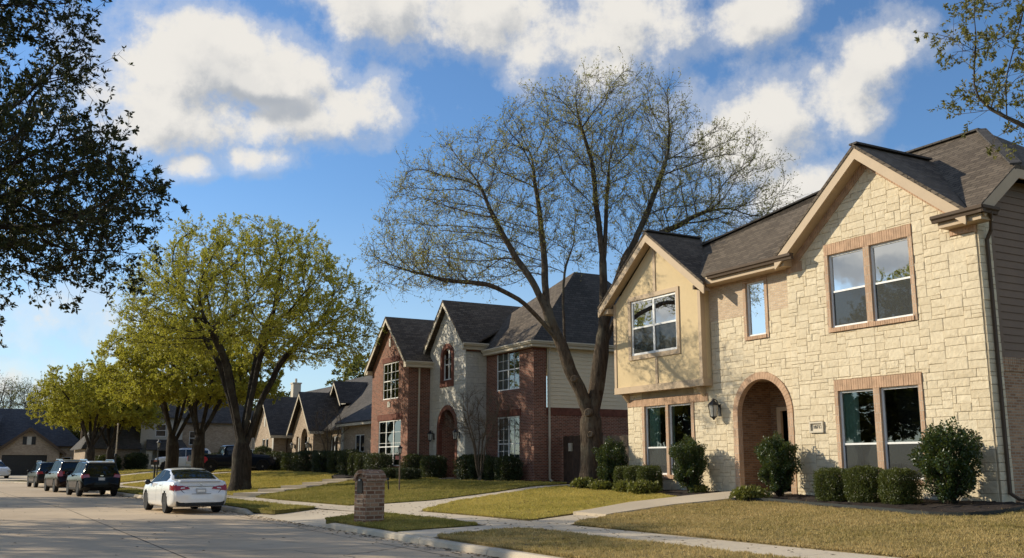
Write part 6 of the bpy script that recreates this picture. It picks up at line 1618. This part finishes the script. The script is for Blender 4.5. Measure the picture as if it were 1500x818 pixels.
def ipl(pts, x):
    """smooth interpolation through (x, y)"""
    if x <= pts[0][0]: return pts[0][1]
    for i in range(len(pts) - 1):
        (a, b), (c, d) = pts[i], pts[i + 1]
        if x <= c:
            t = (x - a) / (c - a)
            m0 = (d - pts[i - 1][1]) / (c - pts[i - 1][0]) if i else (d - b) / (c - a)
            m1 = (pts[i + 2][1] - b) / (pts[i + 2][0] - a) if i + 2 < len(pts) else (d - b) / (c - a)
            s = (d - b) / (c - a)
            def lim(m): return 0 if m * s <= 0 else (max(-3 * abs(s), min(3 * abs(s), m)))
            m0, m1 = lim(m0), lim(m1); h = c - a
            return (2 * t ** 3 - 3 * t * t + 1) * b + (t ** 3 - 2 * t * t + t) * h * m0 + (-2 * t ** 3 + 3 * t * t) * d + (t ** 3 - t * t) * h * m1
    return pts[-1][1]
def car(name, label, cat, loc_, rz, S, paint, group=None):
    """S: L, W, top/belt/bot profiles along x (rear = -L/2), wheels, glass spans"""
    t = thing(name, label, cat, loc_, rz, group); L, W = S['L'], S['W']; h = L / 2
    xs = sorted(set([round(-h + L * i / 110, 4) for i in range(111)])); NS = len(xs)
    def section(x):
        top, belt, bot = ipl(S['top'], x), ipl(S['belt'], x), ipl(S['bot'], x)
        e = min(1, (x + h) / S.get('re', .45)); f = min(1, (h - x) / S.get('fe', .8))
        hw = W / 2 * (S.get('rt', .88) + (1 - S.get('rt', .88)) * math.sqrt(max(0, 1 - (1 - e) ** 2))) * (S.get('ft', .78) + (1 - S.get('ft', .78)) * math.sqrt(max(0, 1 - (1 - f) ** 2)))
        g = max(.02, top - belt); k = min(1, g / .42); rw = hw * (.86 - (.86 - S.get('roofw', .70)) * k)
        mid = bot + (belt - bot) * .55
        P = [(0, bot), (hw * .80, bot), (hw * .95, bot + .05), (hw * .985, bot + .16), (hw, mid), (hw * .985, belt - .10), (hw * .95, belt - .015), (hw * .925, belt + g * .04 + .004), (rw + (hw * .925 - rw) * .42, belt + g * .5), (rw + (hw * .925 - rw) * .06, belt + g * .86), (rw * .90, top - g * .035 - .004), (rw * .5, top), (0, top + .008)]
        return P
    dense = []
    SUB = 3
    for x in xs:
        P = section(x); q = []
        for i in range(len(P) - 1):
            p0, p1, p2, p3 = P[max(0, i - 1)], P[i], P[i + 1], P[min(len(P) - 1, i + 2)]
            for s in range(SUB):
                u = s / SUB
                cr = lambda a, b, c, d: .5 * (2 * b + (c - a) * u + (2 * a - 5 * b + 4 * c - d) * u * u + (3 * b - a - 3 * c + d) * u ** 3)
                w_ = .55; li_ = lambda b, c: b + (c - b) * u
                q.append((max(0, w_ * cr(p0[0], p1[0], p2[0], p3[0]) + (1 - w_) * li_(p1[0], p2[0])), w_ * cr(p0[1], p1[1], p2[1], p3[1]) + (1 - w_) * li_(p1[1], p2[1])))
        q.append(P[-1]); dense.append(q)
    NP = len(dense[0])
    rake_r, rake_f = S.get('rake_r', []), S.get('rake_f', [])
    def X(x, z):
        if x < -h + .5 and rake_r: x += ipl(rake_r, z) * ((-h + .5 - x) / .5)
        if x > h - .6 and rake_f: x -= ipl(rake_f, z) * ((x - h + .6) / .6)
        return x
    ring = 2 * NP - 2
    Vv = []
    for x, q in zip(xs, dense):
        loop = [(y, z) for y, z in q] + [(-y, z) for y, z in q[-2:0:-1]]
        Vv += [V((X(x, z), y, z)) for y, z in loop]
    wr = S['wr']
    # snap the arch outline
    arch = wr + .055
    for wx in S['wheels']:
        for i, v in enumerate(Vv):
            if abs(v.y) > W * .36 and v.z < wr * 2 + .25:
                d = math.hypot(v.x - wx, v.z - wr)
                if abs(d - arch) < .034 and d > 1e-6: k = arch / d; Vv[i] = V((wx + (v.x - wx) * k, v.y, wr + (v.z - wr) * k))
    faces = []; kind = []
    for i in range(NS - 1):
        for j in range(ring):
            f = (i * ring + j, i * ring + (j + 1) % ring, (i + 1) * ring + (j + 1) % ring, (i + 1) * ring + j)
            c = (Vv[f[0]] + Vv[f[1]] + Vv[f[2]] + Vv[f[3]]) / 4
            if abs(c.y) > W * .36 and any(math.hypot(c.x - wx, c.z - wr) < arch - .004 for wx in S['wheels']): continue
            faces.append(f); kind.append((i, j if j < NP - 1 else ring - 1 - j))
    body = MB(); body.v = Vv; body.f = [f for f in faces]; body.t = [.5] * len(faces)
    # end caps
    for i, s in ((0, -1), (NS - 1, 1)):
        o = len(body.v); base = [Vv[i * ring + j] for j in range(ring)]; cz = sum(p.z for p in base) / ring; rings = [[i * ring + j for j in range(ring)]]
        for k in (.985, .94, .7, .4):
            rings.append(list(range(len(body.v), len(body.v) + ring)))
            for p in base: body.v.append(V((p.x + s * (.03 if k < .99 else .014), p.y * k, cz + (p.z - cz) * k)))
        for a, b in zip(rings, rings[1:]):
            for j in range(ring): body.f.append((a[j], b[j], b[(j + 1) % ring], a[(j + 1) % ring]) if s < 0 else (a[j], a[(j + 1) % ring], b[(j + 1) % ring], b[j])); body.t.append(.5)
        body.f.append(tuple(rings[-1]) if s > 0 else tuple(rings[-1][::-1])); body.t.append(.5)
    bo = body.build('body', M[paint], t, world=False, smooth=True)
    # skins lifted off the body surface
    def skin(nm, pred, mat, off=.006, parent=None):
        m = MB(); mp = {}
        for f, kd in zip(faces, kind):
            c = (Vv[f[0]] + Vv[f[1]] + Vv[f[2]] + Vv[f[3]]) / 4
            if not pred(c, kd): continue
            n = (Vv[f[1]] - Vv[f[0]]).cross(Vv[f[2]] - Vv[f[0]])
            n = n.normalized() if n.length > 1e-9 else V((0, 0, 1))
            if n.dot(c - V((c.x, 0, .7))) < 0: n = -n
            ids = []
            for k in f:
                if k not in mp: mp[k] = len(m.v); m.v.append(Vv[k] + n * off)
                ids.append(mp[k])
            m.f.append(tuple(ids)); m.t.append(.5)
        return m.build(nm, M[mat], parent or t, world=False, smooth=True) if m.f else None
    g0, g1 = 7 * SUB, 10 * SUB - 1
    for a, b in S['side_glass']:
        for s in (1, -1): skin('side_window', lambda c, kd: g0 <= kd[1] < g1 and a < c.x < b and c.y * s > 0 and ipl(S['top'], c.x) - ipl(S['belt'], c.x) > .16 and c.z < ipl(S['top'], c.x) - .075, 'car_glass_side')
    a, b = S['rear_glass']; skin('rear_window', lambda c, kd: kd[1] >= g1 - 1 and a < c.x < b and abs(c.y) < W * .5 * S.get('gw', .74), 'car_glass', .007)
    a, b = S['windscreen']; skin('windscreen', lambda c, kd: kd[1] >= g1 - 1 and a < c.x < b and abs(c.y) < W * .5 * S.get('gw', .74), 'car_glass', .007)
    if S.get('clad'): skin('lower_cladding', lambda c, kd: c.z < S['clad'] and kd[1] > 1, 'plastic', .004)
    # wheels
    for wx in S['wheels']:
        for s in (1, -1):
            y = s * (W / 2 - .13); m = MB(); w = .115
            m.lathe([(wr * .62, -w), (wr * .93, -w), (wr, -w * .75), (wr, w * .75), (wr * .93, w), (wr * .62, w)], (wx, y, wr), 26, 'Y'); wh = m.build('wheel', M['tyre'], t, world=False, smooth=False)
            m = MB(); yo = y + s * (w - .03); m.lathe([(wr * .66, -.02), (wr * .66, .02), (wr * .60, .022), (wr * .60, -.02)], (wx, yo, wr), 26, 'Y')
            for k in range(S.get('spokes', 7)):
                an = 6.283 * k / S.get('spokes', 7); d = V((math.cos(an), 0, math.sin(an))); m.bar(V((wx, yo, wr)) + d * .04, V((wx, yo, wr)) + d * wr * .62, .05, .03, up=(0, 1, 0))
            m.lathe([(.075, -.03), (.075, .025), (.03, .03)], (wx, yo, wr), 12, 'Y'); m.build('rim', M['rim'], wh, world=False)
            m = MB(); m.lathe([(wr * .61, -.01), (wr * .61, 0)], (wx, y + s * .04, wr), 20, 'Y'); m.build('brake_disc', M['plastic'], wh, world=False)
        m = MB(); m.lathe([(arch + .02, -W / 2 + .06), (arch + .02, W / 2 - .06)], (wx, 0, wr), 24, 'Y')
        m.v = [V((v.x, v.y, max(v.z, .28))) for v in m.v]; m.build('wheel_well', M['plastic'], t, world=False)
    # rear lamps, plate, mirrors
    rx = lambda z: X(-h, z) - .03
    for s in (1, -1):
        m = MB()
        for poly in S['lamps']:
            m.prism([(rx(z) - .012, s * y, z) for y, z in poly], (.10, 0, 0))
        tl = m.build('tail_light', M['tail_red'], t, world=False)
        if S.get('lamp_wrap'):
            z0, z1, xl = S['lamp_wrap']; skin('lamp_wrap', lambda c, kd: c.x < -h + xl and z0 < c.z < z1 and c.y * s > W * .30, 'tail_red', .008, tl)
        if S.get('lamp_clear'):
            m = MB(); m.prism([(rx(z) - .02, s * y, z) for y, z in S['lamp_clear']], (.03, 0, 0)); m.build('reversing_lens', M['tail_clear'], tl, world=False)
        m = MB(); mx_, my_, mz_ = S['mirror']; m.lathe([(.03, -.09), (.085, -.06), (.10, 0), (.085, .06), (.03, .09)], (0, 0, 0), 10, 'Y'); m.v = [V((v.x * .7 + mx_, v.y + s * (my_ + .07), v.z + mz_)) for v in m.v]; m.bar((mx_, s * (my_ - .12), mz_ - .04), (mx_, s * my_, mz_ - .02), .05, .04)
        m.build('mirror', M[S.get('mirror_mat', paint)], t, world=False, smooth=True)
        m = MB(); fx = h - .12
        for poly in S['heads']: m.prism([(X(fx, z) + .02, s * y, z) for y, z in poly], (.16, 0, 0))
        m.build('headlight', M['tail_clear'], t, world=False)
        for hx in S['handles']:
            m = MB(); z = ipl(S['belt'], hx) - .12; m.box((hx - .09, s * (W / 2 - .025), z), (hx + .09, s * (W / 2 + .012), z + .03)) if s > 0 else m.box((hx - .09, -(W / 2 + .012), z), (hx + .09, -(W / 2 - .025), z + .03)); m.build('door_handle', M[S.get('handle_mat', paint)], t, world=False)
    py_, pz_ = .155, S['plate_z']; m = MB(); m.box((rx(pz_) - .02, -py_, pz_ - .075), (rx(pz_) + .05, py_, pz_ + .075)); pl = m.build('number_plate', M['plate'], t, world=False)
    m = MB(); m.box((rx(pz_) - .028, -py_ * .8, pz_ - .03), (rx(pz_) - .02, py_ * .8, pz_ + .03)); m.build('plate_field', M['white'], pl, world=False)
    # door shut lines
    m = MB()
    for dx in S['seams']:
        b_, c_ = ipl(S['bot'], dx) + .14, ipl(S['belt'], dx) - .01
        for s in (1, -1):
            i = min(range(NS), key=lambda k: abs(xs[k] - dx)); pts = [V((X(xs[i], z), s * (y + .002), z)) for y, z in dense[i] if b_ < z < c_ and y > W * .4]
            for p, q in zip(pts, pts[1:]): m.poly([p + V((-.006, 0, 0)), q + V((-.006, 0, 0)), q + V((.006, 0, 0)), p + V((.006, 0, 0))])
    if m.f: m.build('door_seam', M['plastic'], t, world=False)
    for nm, mat, fn in S.get('extra', []):
        m = MB(); fn(m, rx, h); m.build(nm, M[mat], t, world=False)
    return t
SEDAN = dict(L=4.92, W=1.86, wr=.335, wheels=(-1.42, 1.41), re=.5, fe=.9, rt=.86, ft=.72, roofw=.66, gw=.70, spokes=9,
    top=[(-2.46, .90), (-2.36, 1.02), (-2.0, 1.075), (-1.72, 1.09), (-1.15, 1.31), (-.7, 1.42), (-.1, 1.465), (.4, 1.43), (.85, 1.27), (1.35, 1.03), (1.7, .98), (2.2, .86), (2.46, .66)],
    belt=[(-2.46, .86), (-2.36, .98), (-1.9, 1.03), (-1.2, 1.02), (0, .97), (1.2, .93), (1.8, .90), (2.2, .80), (2.46, .60)], bot=[(-2.46, .36), (-2.2, .24), (-1.8, .20), (1.8, .18), (2.46, .26)],
    rake_r=[(.2, .06), (.38, .0), (.58, -.02), (.75, .05), (.95, .12), (1.1, .10)], rake_f=[(.2, .06), (.45, 0), (.7, .1), (.9, .2)],
    side_glass=[(-1.32, -.22), (-.16, .98)], rear_glass=(-1.66, -.74), windscreen=(.48, 1.34), lamps=[[(.36, .80), (.80, .74), (.84, .90), (.60, .90), (.40, .86)]], lamp_wrap=(.745, .90, .42), lamp_clear=[(.52, .815), (.66, .80), (.64, .845), (.52, .85)],
    mirror=(.82, .94, .98), mirror_mat='black', heads=[[(.45, .62), (.80, .66), (.78, .76), (.5, .70)]], handles=(-.72, .32), plate_z=.735, seams=(-.98, -.18, .92),
    extra=[('rear_diffuser', 'plastic', lambda m, rx, h: (m.prism([(rx(.3) - .012, y, z) for y, z in ((-.78, .40), (-.62, .445), (-.5, .33), (.5, .33), (.62, .445), (.78, .40), (.74, .25), (-.74, .25))], (.2, 0, 0)))),
           ('boot_seam', 'plastic', lambda m, rx, h: [m.bar((rx(z0) - .004, y0, z0), (rx(z1) - .004, y1, z1), .012, .012) for (y0, z0), (y1, z1) in (((-.52, .64), (.52, .64)), ((.52, .64), (.64, .76)), ((-.52, .64), (-.64, .76)), ((-.44, .875), (.44, .875)))]),
           ('badge', 'chrome', lambda m, rx, h: [m.bar((rx(.93) - .012, -.05, .91), (rx(.95) - .012, .05, .96), .02, .015), m.bar((rx(.93) - .012, .0, .905), (rx(.95) - .012, .02, .965), .015, .015)]),
           ('boot_lip', 'paint_white', lambda m, rx, h: m.prism([(-h + .09, 0, 1.035), (-h + .12, 0, 1.075), (-h + .36, 0, 1.08), (-h + .36, 0, 1.05)], (0, .66, 0)) or m.prism([(-h + .09, 0, 1.035), (-h + .12, 0, 1.075), (-h + .36, 0, 1.08), (-h + .36, 0, 1.05)], (0, -.66, 0)))])
SUV = dict(L=4.75, W=1.9, wr=.36, wheels=(-1.38, 1.40), re=.35, fe=.8, rt=.91, ft=.74, roofw=.74, gw=.80, clad=.42,
    top=[(-2.37, 1.02), (-2.25, 1.30), (-2.02, 1.66), (-1.6, 1.72), (-.4, 1.76), (.3, 1.72), (.75, 1.52), (1.3, 1.16), (1.8, 1.09), (2.2, .98), (2.37, .74)],
    belt=[(-2.37, .98), (-2.2, 1.12), (-1.2, 1.13), (0, 1.09), (1.2, 1.05), (1.8, 1.01), (2.2, .92), (2.37, .68)], bot=[(-2.37, .44), (-2.1, .30), (1.9, .26), (2.37, .34)],
    rake_r=[(.3, .08), (.5, .0), (.7, .02), (1.05, .06), (1.7, .10)], rake_f=[(.3, .05), (.5, 0), (.9, .14)],
    side_glass=[(-1.98, -1.22), (-1.15, -.2), (-.12, .95)], rear_glass=(-2.33, -2.0), windscreen=(.45, 1.28), lamps=[[(.55, .95), (.86, .92), (.88, 1.06), (.62, 1.08)]], lamp_wrap=(.90, 1.08, .40),
    mirror=(.82, .96, 1.10), heads=[[(.45, .74), (.84, .78), (.82, .88), (.5, .84)]], handles=(-.85, .25), plate_z=.86, seams=(-1.18, -.16, .98),
    extra=[('roof_rail', 'chrome', lambda m, rx, h: [m.tube([(-1.9, s * .62, 1.70), (-1.7, s * .64, 1.79), (.1, s * .64, 1.80), (.3, s * .63, 1.735)], .02, 6) for s in (1, -1)]),
           ('roof_spoiler', 'paint_silver', lambda m, rx, h: m.hexa([(-2.10, -.62, 1.64), (-1.7, -.66, 1.71), (-1.7, .66, 1.71), (-2.10, .62, 1.64), (-2.16, -.60, 1.685), (-1.7, -.64, 1.745), (-1.7, .64, 1.745), (-2.16, .60, 1.685)])),
           ('badge', 'chrome', lambda m, rx, h: m.bar((rx(1.02) - .01, -.07, 1.02), (rx(1.02) - .01, .07, 1.02), .02, .05)),
           ('liftgate_seam', 'plastic', lambda m, rx, h: m.bar((rx(.62) - .004, -.7, .62), (rx(.62) - .004, .7, .62), .012, .03))])
import copy
SUV2 = copy.copy(SUV); SUV2.update(L=4.95, W=1.93, clad=.34, lamps=[[(.66, .92), (.90, .90), (.90, 1.24), (.74, 1.22)]], lamp_wrap=(.92, 1.22, .25), rear_glass=(-2.36, -2.06), plate_z=.80,
    wheels=(-1.42, 1.46), top=[(-2.475, 1.04), (-2.37, 1.34), (-2.15, 1.72), (-1.7, 1.80), (-.4, 1.83), (.35, 1.79), (.8, 1.58), (1.35, 1.20), (1.9, 1.13), (2.3, 1.02), (2.475, .74)], belt=[(-2.475, 1.0), (-2.3, 1.16), (-1.2, 1.17), (0, 1.13), (1.2, 1.09), (1.9, 1.05), (2.3, .95), (2.475, .68)], bot=[(-2.475, .44), (-2.1, .30), (2.0, .26), (2.475, .34)],
    extra=[('roof_rail', 'chrome', lambda m, rx, h: [m.tube([(-2.0, s * .64, 1.77), (-1.8, s * .66, 1.86), (.1, s * .66, 1.87), (.35, s * .65, 1.81)], .02, 6) for s in (1, -1)]), ('roof_panel', 'paint_silver', lambda m, rx, h: m.hexa([(-2.16, -.62, 1.715), (-.2, -.64, 1.84), (-.2, .64, 1.84), (-2.16, .62, 1.715), (-2.2, -.6, 1.75), (-.2, -.62, 1.86), (-.2, .62, 1.86), (-2.2, .6, 1.75)]))])
CROSS = copy.copy(SUV); CROSS.update(extra=SUV['extra'][:1])
PICK = dict(L=5.75, W=1.98, wr=.40, wheels=(-1.72, 1.92), re=.2, fe=.6, rt=.95, ft=.84, roofw=.76, gw=.8, spokes=6,
    top=[(-2.875, 1.16), (-2.8, 1.18), (-1.0, 1.19), (-.86, 1.20), (-.74, 1.80), (-.5, 1.88), (.3, 1.90), (.7, 1.82), (1.2, 1.36), (1.35, 1.27), (2.2, 1.22), (2.7, 1.10), (2.875, .92)],
    belt=[(-2.875, 1.12), (-2.7, 1.15), (-.8, 1.16), (0, 1.18), (1.2, 1.19), (2.2, 1.14), (2.7, 1.02), (2.875, .86)], bot=[(-2.875, .58), (-2.5, .44), (2.3, .38), (2.875, .50)],
    rake_r=[], rake_f=[(.4, .04), (.7, 0), (1.1, .06)], side_glass=[(-.62, .0), (.08, 1.05)], rear_glass=(-.86, -.76), windscreen=(.72, 1.30), lamps=[[(.84, .82), (.97, .82), (.97, 1.12), (.84, 1.12)]], lamp_wrap=(.84, 1.10, .14),
    mirror=(.95, 1.02, 1.26), heads=[[(.55, .88), (.9, .90), (.9, 1.04), (.6, 1.02)]], handles=(-.45, .25), plate_z=.66, seams=(-.78, .04, 1.08), clad=.5,
    extra=[('rear_bumper', 'chrome', lambda m, rx, h: m.box((-h - .12, -.92, .56), (-h + .05, .92, .74))), ('bed_rail', 'plastic', lambda m, rx, h: [m.bar((-h + .05, s * .86, 1.205), (-.95, s * .86, 1.215), .10, .04) for s in (1, -1)]), ('wheel_flare', 'plastic', lambda m, rx, h: [m.tube([(wx + .47 * math.cos(a), s * .985, .40 + .47 * math.sin(a)) for a in [math.pi * k / 10 for k in range(11)]], .035, 5) for wx in (-1.72, 1.92) for s in (1, -1)])])
HATCH = copy.copy(SUV)
def heading(dx, dy): return math.atan2(dy, dx)
car('white_sedan', 'white four door sedan parked at the kerb, seen from behind', 'car', (6.93, 36.15, .004), heading(-.05, 1), SEDAN, 'paint_white')
GC = 'cars parked along the kerb'
car('black_suv', 'black SUV with silver roof edge, nearest of the dark parked cars', 'car', (6.2, 56.2, .004), heading(-.075, 1), SUV, 'paint_black', GC)
car('maroon_suv', 'dark maroon SUV with tall red lamps parked ahead of the black SUV', 'car', (5.78, 64.9, .004), heading(-.085, 1), SUV2, 'paint_maroon', GC)
car('grey_crossover', 'small dark grey crossover, first in the row of parked cars', 'car', (5.55, 78.0, .004), heading(-.09, 1), CROSS, 'paint_grey', GC)
PK = car('pickup_truck', 'black pickup truck parked across the driveway behind the leafy tree trunk', 'pickup', (17.15, 72.2, zg(17.15, 72.2) + .02), heading(1, .03), PICK, 'paint_blue')
M['red_disc'] = plain('red_disc', (.45, .03, .05), .5, .2, 8)
mb = MB(); mb.lathe([(.22, -.012), (.22, .012), (.20, .014)], (-2.2, -.985, .86), 20, 'Y'); mb.build('side_disc', M['red_disc'], PK, world=False)  # flat red disc on the bed side near the tail
WV = copy.copy(SUV2); WV.update(extra=[SUV2['extra'][0]], clad=.3)
car('white_suv', 'white SUV parked sideways in the far driveway between tree trunks', 'car', (16.9, 88.9, zg(16.9, 88.9) + .02), heading(-1, .1), WV, 'paint_silver')
car('white_hatchback', 'white car cut off by the left edge, facing the camera before the garage house', 'car', (3.05, 110.5, .17), heading(.35, -1), CROSS, 'paint_white')
